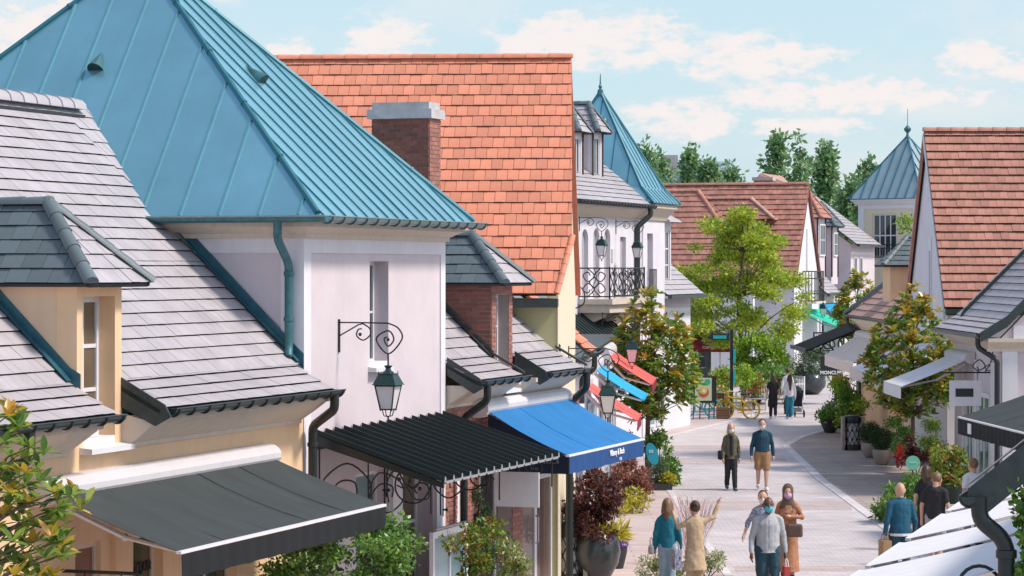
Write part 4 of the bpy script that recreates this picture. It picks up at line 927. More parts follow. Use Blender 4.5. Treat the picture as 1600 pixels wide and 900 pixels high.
# ================================================================ WHITE BALCONY HOUSE
B=Fr(2.0,83,1/3,1)
WH=Thing('balcony_house','white house with wrought iron balcony, slate roof and teal spire','house',B,(5,3,0))
def bx(u): return B.atY(u,400,0).x
bw=[(bx(909),bx(919),4.7,6.9),(bx(927),bx(936.5),4.7,6.95),(bx(944),bx(953.5),4.7,6.95),(bx(969),bx(978),4.7,6.7)]
wall(WH,'wall',-1.4,7.4,0,7.3,0,whitew,bw,.3)
lilac_panel=mat('grey_lilac_panel',(.42,.39,.44),.7,noise=.1)
for i,(a,b,c,d_) in enumerate(bw):
    WH.part('reveal_panel',MB().box(a,b,.12,.16,c,d_),lilac_panel)  # added flat grey panel standing in for the deep window reveal
    if i<3:   # arched heads
        mb=MB(); cx=(a+b)/2; r=(b-a)/2; n=10; 
        pts=[(a,-.004,d_+.001)]+[(cx-math.cos(math.pi*k/n)*r,-.004,d_-r+math.sin(math.pi*k/n)*r) for k in range(n//2+1)][::-1]
        mb.prism([(a,-.004,d_+.01),(cx,-.004,d_+.01)]+[(cx-math.sin(math.pi/2*k/6)*r,-.004,d_-r+math.cos(math.pi/2*k/6)*r) for k in range(7)],(0,.12,0))
        mb.prism([(b,-.004,d_+.01),(cx,-.004,d_+.01)]+[(cx+math.sin(math.pi/2*k/6)*r,-.004,d_-r+math.cos(math.pi/2*k/6)*r) for k in range(7)],(0,.12,0))
        WH.part('arch_head',mb,whitew)
WH.part('wall_lamp',MB().box(bx(955),bx(957),-.05,0,5.9,6.3),whitep)
cornice(WH,-1.4,7.0,0,7.28,7.66,.4)
gutter(WH,-1.4,7.35,-.48,7.76,.085,step=.35)
WH.part('side_wall',MB().box(-1.4,-1.15,.3,7,0,7.3),whitew)
lroof(WH,-1.4,7.6,[(-.45,7.78),(3.4,10.7)],exp=.26,w=.22)
ridge(WH,(-1.4,3.4,10.72),(7.6,3.4,10.72),slate)
WH.part('back_slope',MB().prism([(-1.4,3.4,10.68),(7.6,3.4,10.68),(7.6,7,7.8),(-1.4,7,7.8)],(0,0,-.05)),slate)
# two dormers
for (ul,ur) in ((897.5,907),(927.5,938)):
    y=.75; x0=B.atY(ul,250,y).x; x1=B.atY(ur,250,y).x; x0-=.15; x1+=.25; zb,zt=8.3,B.atY(ul,206,y).z; cx=(x0+x1)/2
    wall(WH,'dormer_wall',x0,x1,zb,zt,y,whitew,[(x0+.22,x1-.22,zb+.25,zt-.12)],.15)
    window(WH,x0+.22,x1-.22,zb+.25,zt-.12,y+.04,2,1,fw=.09,mw=.05)
    WH.part('dormer_cheek',MB().box(x0,x0+.12,y+.151,3.2,zb,zt),lilac); WH.part('dormer_cheek',MB().box(x1-.12,x1,y+.151,3.2,zb,zt),lilac)
    WH.part('dormer_trim',MB().box(x1-.1,x1+.03,y-.03,y+.0,zb,zt).box(x0-.03,x0+.1,y-.03,y+.0,zb,zt),bark_d)
    zr=zt+.95; xa,xb,ya=x0-.22,x1+.22,y-.25
    pl=Plane([(xa,ya,zt),(xa,4,zt),(cx,4,zr),(cx,ya+.55,zr)],(0,1,0),(-1,0,1)); tiles(WH,pl,.3,.24,.03,slate)
    pl=Plane([(xb,ya,zt),(xb,4,zt),(cx,4,zr),(cx,ya+.55,zr)],(0,1,0),(1,0,1)); tiles(WH,pl,.3,.24,.03,slate)
    pl=Plane([(xa,ya,zt),(xb,ya,zt),(cx,ya+.55,zr)],(1,0,0),(0,-1,1)); tiles(WH,pl,.3,.24,.03,slate)
    ridge(WH,(xa,ya,zt+.02),(cx,ya+.55,zr+.02),slate_dk,r=.11,step=.33); ridge(WH,(xb,ya,zt+.02),(cx,ya+.55,zr+.02),slate_dk,r=.09,step=.33); ridge(WH,(cx,ya+.5,zr),(cx,4,zr),slate_dk,r=.11)
# turret
tx0,tx1=7.4,10.15
wall(WH,'turret_wall',tx0,tx1,0,7.5,-.05,whitew,[(bx(1009),bx(1018),4.7,6.85)],.3)
WH.part('reveal_panel',MB().box(bx(1009),bx(1018),.12,.16,4.7,6.85),lilac_panel)  # grey panel in place of the deep turret window reveal
for a_ in (7.75,9.0): window(WH,a_,a_+1.0,.3,2.7,-.10,1,1,gm=glassbl,fw=.09)
WH.part('turret_side',MB().box(tx0,tx0+.2,.25,6,0,7.5),whitew); WH.part('turret_side',MB().box(tx1-.2,tx1,.25,6,0,7.5),whitew)
ring(WH,'turret_cornice',tx0,tx1,-.05,6,[(.02,7.3),(-.06,7.3),(-.1,7.42),(-.32,7.68),(-.36,7.7),(-.36,7.84),(.02,7.84)],cream)
ap=B.atX(938,143,8.78); ap=Vector((8.78,ap.y,ap.z)); ez=7.88; ov=.45
yb=2*ap.y
cs=[Vector((tx0-ov,-.05-ov,ez)),Vector((tx1+ov,-.05-ov,ez)),Vector((tx1+ov,yb+ov,ez)),Vector((tx0-ov,yb+ov,ez))]
def kink(c): return Vector((c.x+(ap.x-c.x)*.20,c.y+(ap.y-c.y)*.20,ez+.50))
ks=[kink(c) for c in cs]
sd_=WH.part('spire_deck',MB().add([c-Vector((0,0,.03)) for c in cs]+[k-Vector((0,0,.03)) for k in ks]+[ap-Vector((0,0,.03))],[(0,1,5,4),(1,2,6,5),(2,3,7,6),(3,0,4,7),(4,5,8),(5,6,8),(6,7,8),(7,4,8),(3,2,1,0)]),flash)
zinc2=zinc
for i,(e,o,wd_) in enumerate((((1,0,0),(0,-1,1),.42),((0,1,0),(1,0,1),.5),((1,0,0),(0,1,1),.5),((0,1,0),(-1,0,1),.62))):
    a,b=cs[i],cs[(i+1)%4]; ka,kb=ks[i],ks[(i+1)%4]
    seams(WH,Plane([a,b,kb,ka],e,o),wd_,zinc2,zinc_seam,sd_,off=.1,hgt=.022,thk=.03); seams(WH,Plane([ka,kb,ap],e,o),wd_,zinc2,zinc_seam,sd_,off=.1,hgt=.022,thk=.03)
for c,k in zip(cs,ks): WH.part('hip_cap',MB().tube([c,k,ap],.06,6),zinc_seam,sd_)
WH.part('finial',MB().lathe(ap.x,ap.y,[(.12,ap.z-.15),(.10,ap.z+.05),(.04,ap.z+.1),(.07,ap.z+.18),(.03,ap.z+.24),(.012,ap.z+.6)],8),zinc_pipe,sd_,smooth=True)
pv=Plane([ks[3],ks[0],ap],(0,1,0),(-1,0,1)); p=B.onP(944,191,pv.o,pv.n)
WH.part('roof_vent',MB().lathe(p.x,p.y,[(.16,p.z-.25),(.16,p.z-.05),(.10,p.z+.12),(.02,p.z+.2)],8),zinc_pipe,sd_,smooth=True)
pipe(WH,[(6.8,-.48,7.7),(6.8,-.48,7.45),(6.55,-.1,7.05),(6.55,-.1,2.0)],.09,gutblk)
# balcony
BX0,BX1,BY=.2,4.15,-1.0
WH.part('balcony_slab',MB().box(BX0-.12,BX1+.12,BY-.12,0,4.56,4.72).box(BX0,BX1,BY,0,4.30,4.56),cream)
for x in (BX0+.3,(BX0+BX1)/2,BX1-.3): WH.part('balcony_bracket',MB().prism([(x,0,3.5),(x,0,4.3),(x,-.8,4.3),(x,-.7,4.15),(x,-.15,3.9)],(.22,0,0)),creamy)
rail=MB()
for a,b in (((BX0,0),(BX0,BY)),((BX0,BY),(BX1,BY)),((BX1,BY),(BX1,0))):
    for z in (4.80,5.68): rail.tube([(*a,z),(*b,z)],.022,5)
    for q in (a,b): rail.tube([(*q,4.72),(*q,5.72)],.026,6)
    n=max(1,int(round(math.hypot(b[0]-a[0],b[1]-a[1])/.98)))
    for i in range(n):
        f=lambda s,z:(a[0]+(b[0]-a[0])*(i+s)/n,a[1]+(b[1]-a[1])*(i+s)/n,z)
        rail.tube([f(0.02,4.8),f(0.02,5.68)],.012,5)
        for cx,cz,sg in ((.30,5.02,1),(.70,5.02,-1),(.30,5.45,1),(.70,5.45,-1),(.5,5.24,1)):
            sp=spiral(0,0,[(0,.21),(90,.20),(180,.19),(270,.16),(360,.11),(450,.07)] if cz!=5.24 else [(0,.16),(90,.15),(180,.16),(270,.15),(350,.14)],4)
            rail.tube([f(cx+sg*p[0],cz+p[1]*(1 if cz>5.2 else -1)) for p in sp],.018,4)
        rail.tube([f(.5,4.8),f(.42,5.0),f(.58,5.4),f(.5,5.68)],.013,4)
WH.part('balcony_railing',rail,iron)
WH.part('window_railing',MB().box(bx(1009)-.05,bx(1018)+.1,-.16,-.14,5.60,5.65).box(bx(1009)-.05,bx(1018)+.1,-.16,-.14,4.72,4.77),iron)
for i in range(7):
    x=bx(1009)-.05+(bx(1018)-bx(1009)+.15)*i/6; WH.part('baluster',MB().box(x-.012,x+.012,-.16,-.14,4.77,5.60),iron)
lantern('green lantern on scroll bracket above the balcony, over the arched windows',LF,B,bx(901)+.25,0,7.24,.98)
lantern('green lantern on scroll bracket above the balcony, next to the dark downpipe',LF,B,bx(962)-.0,0,7.20,.98)
cn=Thing('metal_canopy','dark metal canopy on the white house wall below its balcony','canopy',B,(0,-.8,2.8))
cn.part('sheet',MB().prism([(-2.4,0,4.25),(2.6,0,4.25),(2.6,-1.75,2.95),(-2.4,-1.75,2.95)],(0,0,-.03)),gutblk)
for i in range(15): 
    x=-2.38+i*.352; cn.part('rib',MB().prism([(x,0,4.25),(x,-1.75,2.95),(x,-1.75,3.0),(x,0,4.30)],(.05,0,0)),gutblk)
    cn.part('drip_edge',MB().box(x+.02,x+.2,-1.80,-1.76,2.86,2.97),whitep)
cn.part('scroll_bracket',MB().tube([(-2.3,-p[0],p[1]) for p in spiral(.6,4.75,[(-90,.55),(-30,.5),(40,.42),(110,.35),(190,.28),(270,.2),(360,.12)])],.02,5).tube([(-2.3,-.03,4.3),(-2.3,-.03,5.0)],.02,5),iron)
# white low gabled piece with small window right of the turret
SW=Thing('side_wing','white wing with a tall dormer window and low slate roof beside the spire','house',B,(13,1,0))
wall(SW,'wall',10.2,15,0,4.6,.3,whitew,(),.3)
lroof(SW,10.2,15.2,[(-.15,4.75),(2.0,6.6)],exp=.26,w=.22)
SW.part('gutter',MB().box(10.2,15.2,-.3,-.16,4.62,4.74),gutblk)
x0,x1=B.atY(1037,380,.4).x,B.atY(1041.5,380,.4).x+.6
SW.part('dormer_wall',MB().box(x0,x0+.18,.4,2,4.75,7.3).box(x1-.12,x1,.4,2,4.75,7.3).box(x0+.18,x1-.12,.4,.6,7.0,7.3).box(x0+.18,x1-.12,.4,.6,4.75,5.15),whitew)
window(SW,x0+.18,x1-.12,5.15,7.0,.45,2,3,fw=.07,mw=.05)
SW.part('dormer_roof',MB().prism([(x0-.3,.1,7.3),(x1+.4,.1,7.3),((x0+x1)/2,1.0,7.9)],(0,.06,.06)).prism([(x0-.3,.1,7.3),((x0+x1)/2,1.0,7.9),((x0+x1)/2,2.5,7.9),(x0-.3,2.5,7.3)],(0,0,.05)),slate)
SW.part('wall',MB().box(10.2,15,2.0,2.3,0,6.5),whitew)
# ================================================================ FAR RED ROOFS
C=Fr(13.65,130,1/3,1)
def house(name,label,fr,base): return Thing(name,label,'house',fr,base)
H2=house('red_roof_house','white gabled house with weathered red tile roof behind the light green tree',C,(2.7,3,0))
gx1=C.atY(1279,400,0).x; gxm=gx1/2; ez=5.15; rz=9.8
pl=Plane([(-.2,-.12,ez-.15),(gxm,-.12,rz),(gxm,8.4,rz),(-.2,8.4,ez-.15)],(0,1,0),(-1,0,1)); tiles(H2,pl,.24,.30,.045,redfar,jit=.008)
pl=Plane([(gx1+.2,-.12,ez-.15),(gxm,-.12,rz),(gxm,8.4,rz),(gx1+.2,8.4,ez-.15)],(0,1,0),(1,0,1)); tiles(H2,pl,.24,.30,.045,redfar,jit=.008)
ridge(H2,(gxm,-.15,rz+.04),(gxm,8.4,rz+.04),redfar,r=.11)
mb=MB().prism([(0,0,0),(gx1,0,0),(gx1,0,ez),(gxm,0,rz-.12),(0,0,ez)],(0,.25,0)); H2.part('gable_wall',mb,whitew)
H2.part('front_wall',MB().box(0,.25,.25,8.3,0,ez),whitew)
H2.part('window_slit',MB().box(gxm-.18,gxm+.18,-.012,.0,5.5,7.6),lilac_panel)
for a,b in (((-.22,-.15,ez-.2),(gxm,-.15,rz)),((gx1+.22,-.15,ez-.2),(gxm,-.15,rz))):
    H2.part('verge_board',MB().prism([a,b,(b[0],b[1],b[2]-.22),(a[0],a[1],a[2]-.22)],(0,.1,0)),brick_m)
H2.part('gutter',MB().box(-.42,-.22,-.1,8.4,ez-.32,ez-.18),gutblk)
# small balcony with lantern
rb=MB(); z0=CH-(470-YH)/F*132; z1=CH-(424-YH)/F*132
for x in [gxm-.9+.3*i for i in range(8)]: rb.box(x-.02,x+.02,-.62,-.58,z0,z1)
for y in [-.6+.15*i for i in range(4)]: rb.box(gxm-.92,gxm-.88,y-.02,y+.02,z0,z1)
for z in (z0,z1,z0+.35,z1-.35): rb.box(gxm-.92,gxm+1.22,-.63,-.57,z-.025,z+.025).box(gxm-.93,gxm-.87,-.6,0,z-.025,z+.025)
H2.part('balcony_railing',rb,iron); H2.part('balcony_slab',MB().box(gxm-1,gxm+1.3,-.7,0,z0-.14,z0-.03),cream)
H2.part('chimney',MB().box(gxm+1.0,gxm+1.5,2.0,2.9,8.0,10.05),brickpk); H2.part('chimney_cap',MB().box(gxm+.92,gxm+1.58,1.92,2.98,10.05,10.22),stone)
lantern('green lantern on the white gable above the green awning',LF,C,gxm+.4,0,4.55,1.0)
H1=house('red_roof_house','long hipped red tile roof beside the white house with teal spire',C,(-3,8,0))
pa=Vector((-3.4,1.8,4.6)); nrm=Vector((-.86,0,.5))
q=[C.onP(u,v,pa,nrm) for u,v in ((1022,299),(1091,298),(1128,336),(1190,440),(1022,440))]
tiles(H1,Plane(q,(0,1,0),(-1,0,1)),.24,.30,.045,redfar,jit=.008)
ridge(H1,q[0],q[1],redfar,r=.11); ridge(H1,q[1],q[3],redfar,r=.11)
q3=[C.onP(u,v,pa,nrm) for u,v in ((1128,336),(1190,440))]
0 and H1.part('side_slope',MB().prism([q[1],q[3],q[3]+Vector((4,-.5,0)),q[1]+Vector((2.5,1.0,0))],(0,0,-.05)),pinktile)
H1.part('wall',MB().box(min(p.x for p in q)+.4,min(p.x for p in q)+.7,min(p.y for p in q)+.5,max(p.y for p in q),0,min(p.z for p in q)-.05),whitew)
H1.part('gutter',MB().box(min(p.x for p in q)-.15,min(p.x for p in q),min(p.y for p in q),max(p.y for p in q),min(p.z for p in q)-.12,min(p.z for p in q)),gutblk)
# cross wing roof
q=[C.onP(u,v,pa+Vector((1.2,0,0)),nrm) for u,v in ((1085,311),(1174,310),(1209,341),(1140,345),(1085,345))]
tiles(H1,Plane(q,(0,1,0),(-1,0,1)),.24,.30,.045,redfar,jit=.008); ridge(H1,q[0],q[1],redfar,r=.10); ridge(H1,q[1],q[2],pinktile,r=.10)
H1.part('cross_wing',MB().prism([q[1],q[2],q[2]+Vector((2.5,.3,0)),q[1]+Vector((2.0,1.5,0))],(0,0,-.05)),pinktile)  # sunlit side of the red roof, brightness put into the tile colour
# row further round the bend: dormer house and cream front
D_=Fr(16.1,140,1/3,1)
H3=house('dormer_house','pale house with red roofed dormer and cream shop front past the white gable',D_,(2,2,0))
H3.part('wall',MB().box(-.6,8,0,.3,0,4.2),creamy); H3.part('wall',MB().box(-.6,-.4,.3,6,0,4.2),lilac)
lroof(H3,-.7,3.2,[(-.45,4.35),(1.6,6.3)],exp=.26,w=.22)
pl=Plane([(-.7,1.2,5.6),(8,1.2,5.6),(8,4.2,9.0),(-.7,4.2,9.0)],(1,0,0),(0,-1,1)); tiles(H3,pl,.24,.3,.03,pinktile)  # street slope of the red roof, painted in its sunlit pink
H3.part('side_gable',MB().prism([(-.6,.4,4.2),(-.6,4.2,8.9),(-.6,6,4.2)],(.2,0,0)),lilac)
ridge(H3,(-.7,1.2,5.6),(-.7,4.2,9.0),redfar,r=.1); ridge(H3,(-.7,4.2,9.05),(8,4.2,9.05),redfar,r=.11)
H3.part('gutter',MB().box(-.7,3.2,-.6,-.46,4.24,4.36),gutblk)
# dormers
for dx0,dx1,zt,zr,tm in ((.6,2.7,8.3,9.75,redfar),(4.3,6.0,7.9,9.2,slate_dk)):
    cxm=(dx0+dx1)/2
    H3.part('dormer_wall',MB().box(dx0,dx1,.35,4.2,4.8,zt),lilac); window(H3,dx0+.5,dx1-.25,6.3,zt-.3,.28,2,2,fw=.08)
    for a_ in (dx0-.02,dx1-.10): H3.part('dormer_trim',MB().box(a_,a_+.12,.29,.35,5.2,zt),bark_d)
    tiles(H3,Plane([(dx0-.3,.05,zt),(dx0-.3,5,zt),(cxm,5,zr),(cxm,1.05,zr)],(0,1,0),(-1,0,1)),.24,.3,.04,tm); tiles(H3,Plane([(dx1+.3,.05,zt),(dx1+.3,5,zt),(cxm,5,zr),(cxm,1.05,zr)],(0,1,0),(1,0,1)),.24,.3,.04,tm)
    tiles(H3,Plane([(dx0-.3,.05,zt),(dx1+.3,.05,zt),(cxm,1.05,zr)],(1,0,0),(0,-1,1)),.24,.3,.04,tm)
    for e_ in ((dx0-.3,.05,zt+.02),(dx1+.3,.05,zt+.02)): ridge(H3,e_,(cxm,1.05,zr+.02),tm,r=.1)
    ridge(H3,(cxm,1.05,zr+.02),(cxm,5,zr+.02),tm,r=.1)
lantern('green lantern on the cream shop front beside the sky blue awning',LF,D_,.25,0,4.4,1.0)
H3.part('shop_front',MB().box(-.2,6,-.06,0,0,2.9),glassg); H3.part('pilaster',MB().box(-.55,-.3,-.1,0,0,3.2).box(2.0,2.25,-.1,0,0,3.2).box(4.4,4.65,-.1,0,0,3.2),whitep)
awning('awning','green awning on the far shop next to the sky blue awning',C,gxm-1.0,gxm+2.6,3.5,2.0,2.75,.3,fab_green,fab_green,bar=fab_white,cass=fab_green)
awning('awning','sky blue awning on the far cream shop front below the lanterns',D_,-.2,4.4,3.7,1.9,2.6,.0,fab_sky,fab_sky,cass=fab_sky)
mbs=Thing('hanging_sign','black square sign with white lettering under the far green awning','sign',C,(gxm-1.2,-1,2.0))
mbs.part('board',MB().box(gxm-1.3,gxm-1.25,-1.35,-.6,2.05,2.55),blackm); lettering(mbs,'MONT\nBLANC',.2,(gxm-1.305,-.98,2.3),(0,-1,0),(0,0,1),wl,bold=.008)
cs_=Thing('shop_sign','pale sign board on the far shop front under the blue awning','sign',D_,(1,-.2,2)); cs_.part('board',MB().box(-.3,2.0,-.25,-.2,1.9,2.75),glassbl); cs_.part('frame',MB().box(-.34,2.04,-.23,-.19,1.86,1.90).box(-.34,2.04,-.23,-.19,2.75,2.79),whitep)
H4_=Fr(19.1,150,1/3,1)
H4=house('far_house','pale house with grey slate roof between the red dormer and the cream turret',H4_,(2,2,0))
H4.part('street_wall',MB().box(-.75,6,0,.25,0,7.0),lilac); H4.part('side_wall',MB().prism([(-1,0,0),(-1,7,0),(-1,7,7.0),(-1,3.5,9.6),(-1,0,7.0)],(.25,0,0)),lilac)
lroof(H4,-1.25,6,[(-.4,7.0),(3.5,9.9)],exp=.3,w=.26); H4.part('back_slope',MB().prism([(-1.25,3.5,9.88),(6,3.5,9.88),(6,7.3,7.0),(-1.25,7.3,7.0)],(0,0,-.05)),slate)
ridge(H4,(-1.25,3.5,9.93),(6,3.5,9.93),slate_dk,r=.12); H4.part('gutter',MB().box(-1.25,6,-.55,-.41,6.86,6.98),gutblk)
window(H4,-.2,.6,4.4,6.3,-.05,2,2,fw=.08); window(H4,1.4,2.2,4.4,6.3,-.05,2,2,fw=.08)
# cream turret
T=Fr((1436-800)/F*158,158,.85,1)
TU=house('turret_house','cream turret with pointed blue-grey zinc roof above the far street',T,(0,2,0))
W1=4.2; W2=4.2
ez=CH+(YH-316)/F*158; wz0,wz1=CH-(402-YH)/F*158,CH-(333-YH)/F*158
TU.part('wall',MB().box(0,W1,.0,.3,0,ez),creamy); wall(TU,'wall',.3,W2,0,ez,0,creamy,[(1.55,3.25,wz0,wz1)],.3,fn=fx)
TU.part('border',MB().box(-.05,.35,-.05,0,0,ez).box(-.05,0,0,.35,0,ez).box(-.05,0,W2-.4,W2,0,ez).box(-.05,0,.35,W2-.4,ez-.35,ez).box(.35,W1,-.05,0,ez-.35,ez),whitep)
window(TU,1.55,3.25,wz0,wz1,.1,4,2,fw=.1,mw=.07,fn=fx)
TU.part('window',MB().box(1.2,2.3,-.02,0,wz0,wz1-.2),glassb)
rr=MB()
for i in range(12): rr.box(-.22,-.18,1.35+i*.19,1.39+i*.19,wz0,wz0+.75)
rr.box(-.23,-.17,1.35,3.48,wz0+.72,wz0+.78).box(-.23,-.17,1.35,3.48,wz0-.02,wz0+.04).box(-.23,-.17,1.35,3.48,wz0+.5,wz0+.54)
TU.part('window_railing',rr,iron)
ring(TU,'cornice',0,W1,0,W2,[(.02,ez-.1),(-.12,ez-.1),(-.3,ez+.12),(-.36,ez+.12),(-.36,ez+.24),(.02,ez+.24)],whitep)
ap=T.ray(1416,212,161); ap=Vector((W1/2,W2/2,ap.z)); ov=.42; ez2=ez+.26
cs=[Vector((-ov,-ov,ez2)),Vector((W1+ov,-ov,ez2)),Vector((W1+ov,W2+ov,ez2)),Vector((-ov,W2+ov,ez2))]
sd_=TU.part('roof_deck',MB().add([c-Vector((0,0,.04)) for c in cs]+[ap-Vector((0,0,.04))],[(0,1,4),(1,2,4),(2,3,4),(3,0,4),(3,2,1,0)]),flash)
zincg=mat('blue_grey_zinc',(.34,.45,.49),.4,metal=.4,var=.06,noise=.1,nscale=1)
for i,(e,o) in enumerate((((1,0,0),(0,-1,1)),((0,1,0),(1,0,1)),((1,0,0),(0,1,1)),((0,1,0),(-1,0,1)))):
    seams(TU,Plane([cs[i],cs[(i+1)%4],ap],e,o),.62,zincg,zinc_seam,sd_,off=.2,hgt=.06,thk=.04)
for c in cs: TU.part('hip_cap',MB().tube([c,ap],.06,6),zinc_seam,sd_)
TU.part('finial',MB().lathe(ap.x,ap.y,[(.12,ap.z-.1),(.06,ap.z+.15),(.2,ap.z+.3),(.22,ap.z+.42),(.1,ap.z+.55),(.02,ap.z+.65),(.015,ap.z+1.6)],8),zinc_pipe,sd_,smooth=True)
# cafe pavilion behind the trees
K1=Fr(7.2,112,1/3,1)
CF=house('cafe_pavilion','low cafe with dark awning roof and maroon valance behind the light green tree',FW,(8.4,119,0))
CF.part('wall',MB().box(4.5,9.2,123,123.3,0,2.9),whitew)
for i in range(3): CF.part('shop_window',MB().box(4.9+i*1.45,6.2+i*1.45,122.9,123,.1,2.7),glassbl if i%2 else glass)
pl=Plane([(4.6,118.6,3.0),(9.3,118.6,2.85),(8.2,123.2,3.9),(5.0,123.2,4.05)],(1,0,0),(0,-1,1)); seams(CF,pl,.4,gutblk,blackm,CF.part('roof_deck',MB().prism([pl.pt(a,b,-.05) for a,b in pl.q],(0,0,-.05)),gutblk),hgt=.06,thk=.05)
for i in range(15): CF.part('drip_edge',MB().box(4.65+i*.305,4.82+i*.305,118.5,118.56,2.93-.0098*i,3.05-.0098*i),whitep)
CF.part('valance',MB().prism([(7.7,118.7,2.8),(9.6,118.7,2.8),(9.6,117.6,2.3),(7.7,117.6,2.3)],(0,0,-.03)).box(7.7,9.6,117.57,117.62,2.0,2.3),fab_maroon)
lettering(CF,'COFFEE',.16,(8.6,117.56,2.2),(1,0,0),(0,0,1),wl)
for x in (5.4,7.4,9.2): CF.part('post',MB().tube([(x,118.7,0),(x,118.7,3.1)],.05,8),whitep)
# far grey block
FB=house('far_building','pale grey roofed building between the poplars beyond the spire',FW,(13,230,0))
FB.part('wall',MB().box(11.5,20,236,240,0,12.5),whitew); FB.part('roof',MB().prism([(11,235,12.5),(20.5,235,12.5),(19.5,238,15.0),(12,238,15.0)],(0,.1,.1)),zincg); FB.part('chimney',MB().box(13.2,14.6,236.5,237.5,12.7,15.6),stone)
GB=house('far_house','pinkish gable roof peeping above the red ridge',FW,(18,150,0))
X0,X1=(1172-800)/F*150,(1228-800)/F*150
GB.part('wall',MB().prism([(X0+.3,150,0),(X1-.1,150,0),(X1-.1,150,10.2),((X0*.72+X1*.28),150,10.75),(X0+.3,150,10.2)],(0,.3,0)),whitew)
GB.part('roof',MB().prism([(X0,149.7,10.15),(X0*.72+X1*.28,149.7,10.85),(X1,152,10.75),(X1+.3,150,10.2)],(0,.1,.12)),pinktile)
# ================================================================ RIGHT SIDE  (frame: x towards the camera, y away from the street)
RR=Fr(12.45,84,0,-1)
YR=Fr(12.45,96,0,-1)
RG=Thing('red_gable_house','white gabled house with large red tile roof facing the camera, right of the street','house',RR,(3.5,3,0))
gy=.0; gl=7.1; gm=gl/2; ez=4.9; rz=CH+(YH-206)/F*80.4
xN=gl; 
RG.part('gable_wall',MB().prism([(0,0,0),(gl,0,0),(gl,0,ez),(gm,0,rz-.2),(0,0,ez)],(0,.25,0)),whitew)
wall(RG,'front_wall',.25,9,0,ez-.1,xN-.25,whitew,(),.25,fn=fx)
pl=Plane([(xN+.28,-.12,ez-.35),(gm,-.12,rz),(gm,9,rz),(xN+.28,9,ez-.35)],(0,1,0),(1,0,1)); tiles(RG,pl,.235,.30,.055,redtile,mode='each',limit=290,key=lambda p:p.y,jit=.007,wedge=.9)
pl=Plane([(-.28,-.12,ez-.35),(gm,-.12,rz),(gm,9,rz),(-.28,9,ez-.35)],(0,1,0),(-1,0,1)); tiles(RG,pl,.235,.30,.055,redtile,jit=.007)
ridge(RG,(gm,-.15,rz+.04),(gm,9,rz+.04),redtile,r=.12,step=.42)
for x in (xN+.3,-.3):
    RG.part('verge_board',MB().prism([(x,-.16,ez-.45),(gm,-.16,rz-.05),(gm,-.16,rz-.25),(x,-.16,ez-.7)],(0,.08,0)),whitep if x>0 else redtile)
RG.part('gutter',MB().box(xN+.28,xN+.46,-.1,9,ez-.52,ez-.38),gutblk); RG.part('eave_board',MB().box(xN,xN+.28,-.08,9,ez-.56,ez-.45),gutblk)
RG.part('window_slit',MB().box(gm+.35,gm+.65,-.012,.0,4.1,6.2),lilac_panel); RG.part('window_slit_frame',MB().box(gm+.25,gm+.35,-.03,0,4.0,6.6).box(gm+.65,gm+.75,-.03,0,4.0,6.6).box(gm+.35,gm+.65,-.03,0,6.2,6.6),whitep)
# slate house
SR=Fr(12.1,72.5,0,-1)
SH=Thing('slate_house','pinkish house with grey slate roof in front of the red gable house','house',SR,(3,2,0))
sx1=6.0
SH.part('street_wall',MB().box(-1,sx1-.25,0,.25,0,3.7),lilac); [SH.part('pilaster',MB().box(a_,b_,-.07,0,0,3.3),whitep) for a_,b_ in ((4.9,5.5),(2.5,2.8),(.6,.9))]
SH.part('gable_wall',MB().prism([(sx1,0,0),(sx1,8,0),(sx1,8,8.9),(sx1,4.8,8.9),(sx1,0,3.95)],(-.25,0,0)),lilac)
SH.part('pilaster',MB().box(sx1,sx1+.06,.02,.40,0,3.62),whitep)
profS=[(sx1,3.62),(sx1+.06,3.62),(sx1+.06,3.7),(sx1+.2,3.86),(sx1+.2,3.95),(sx1,3.95)]
SH.part('cornice',MB().prism([(a,-.35,z) for a,z in profS],(0,8,0)),cream); SH.part('gable_band',MB().box(sx1,sx1+.05,.3,8,3.95,4.25),whitew)
lroof(SH,-1.2,sx1+.15,[(-.5,4.05),(.1,4.4),(5,9.3)],exp=.25,w=.22)
SH.part('verge_board',MB().prism([(sx1+.17,-.55,4.1),(sx1+.17,.1,4.5),(sx1+.17,5,9.4),(sx1+.17,5,9.15),(sx1+.17,.1,4.22),(sx1+.17,-.55,3.85)],(.05,0,0)),gutblk)
cornice(SH,-1,sx1,0,3.6,3.95,.4); gutter(SH,-1.2,sx1+.15,-.55,4.05,.085,mb_=sil,step=.22)
flashing(SH,[(.0,0,4.3),(0,.1,4.45),(0,5,9.35)],.14,m=gutblk)
pipe(SH,[(sx1-.15,-.55,3.98),(sx1-.15,-.55,3.72),(sx1+.12,-.12,3.42),(sx1+.12,-.12,.05)],.068,blackm)
for i,(a,b) in enumerate(((3.0,4.7),(1.1,2.3))):
    d_=window(SH,a,b,0,2.5,-.06,2,1,gm=glassg,fw=.12,mw=.1,name='door'); 
    SH.part('door_handle',MB().box((a+b)/2-.14,(a+b)/2-.08,-.12,-.065,1.0,1.5),whitep,d_)
pipe_s=Thing('hanging_sign','pale square shop sign on black scroll bracket at the slate house','sign',SR,(4.9,-.7,2.2))
pipe_s.part('board',MB().box(4.88,4.92,-1.1,-.3,2.22,2.86),whitew); pipe_s.part('picture',MB().box(4.921,4.926,-.95,-.5,2.45,2.66),blackm)
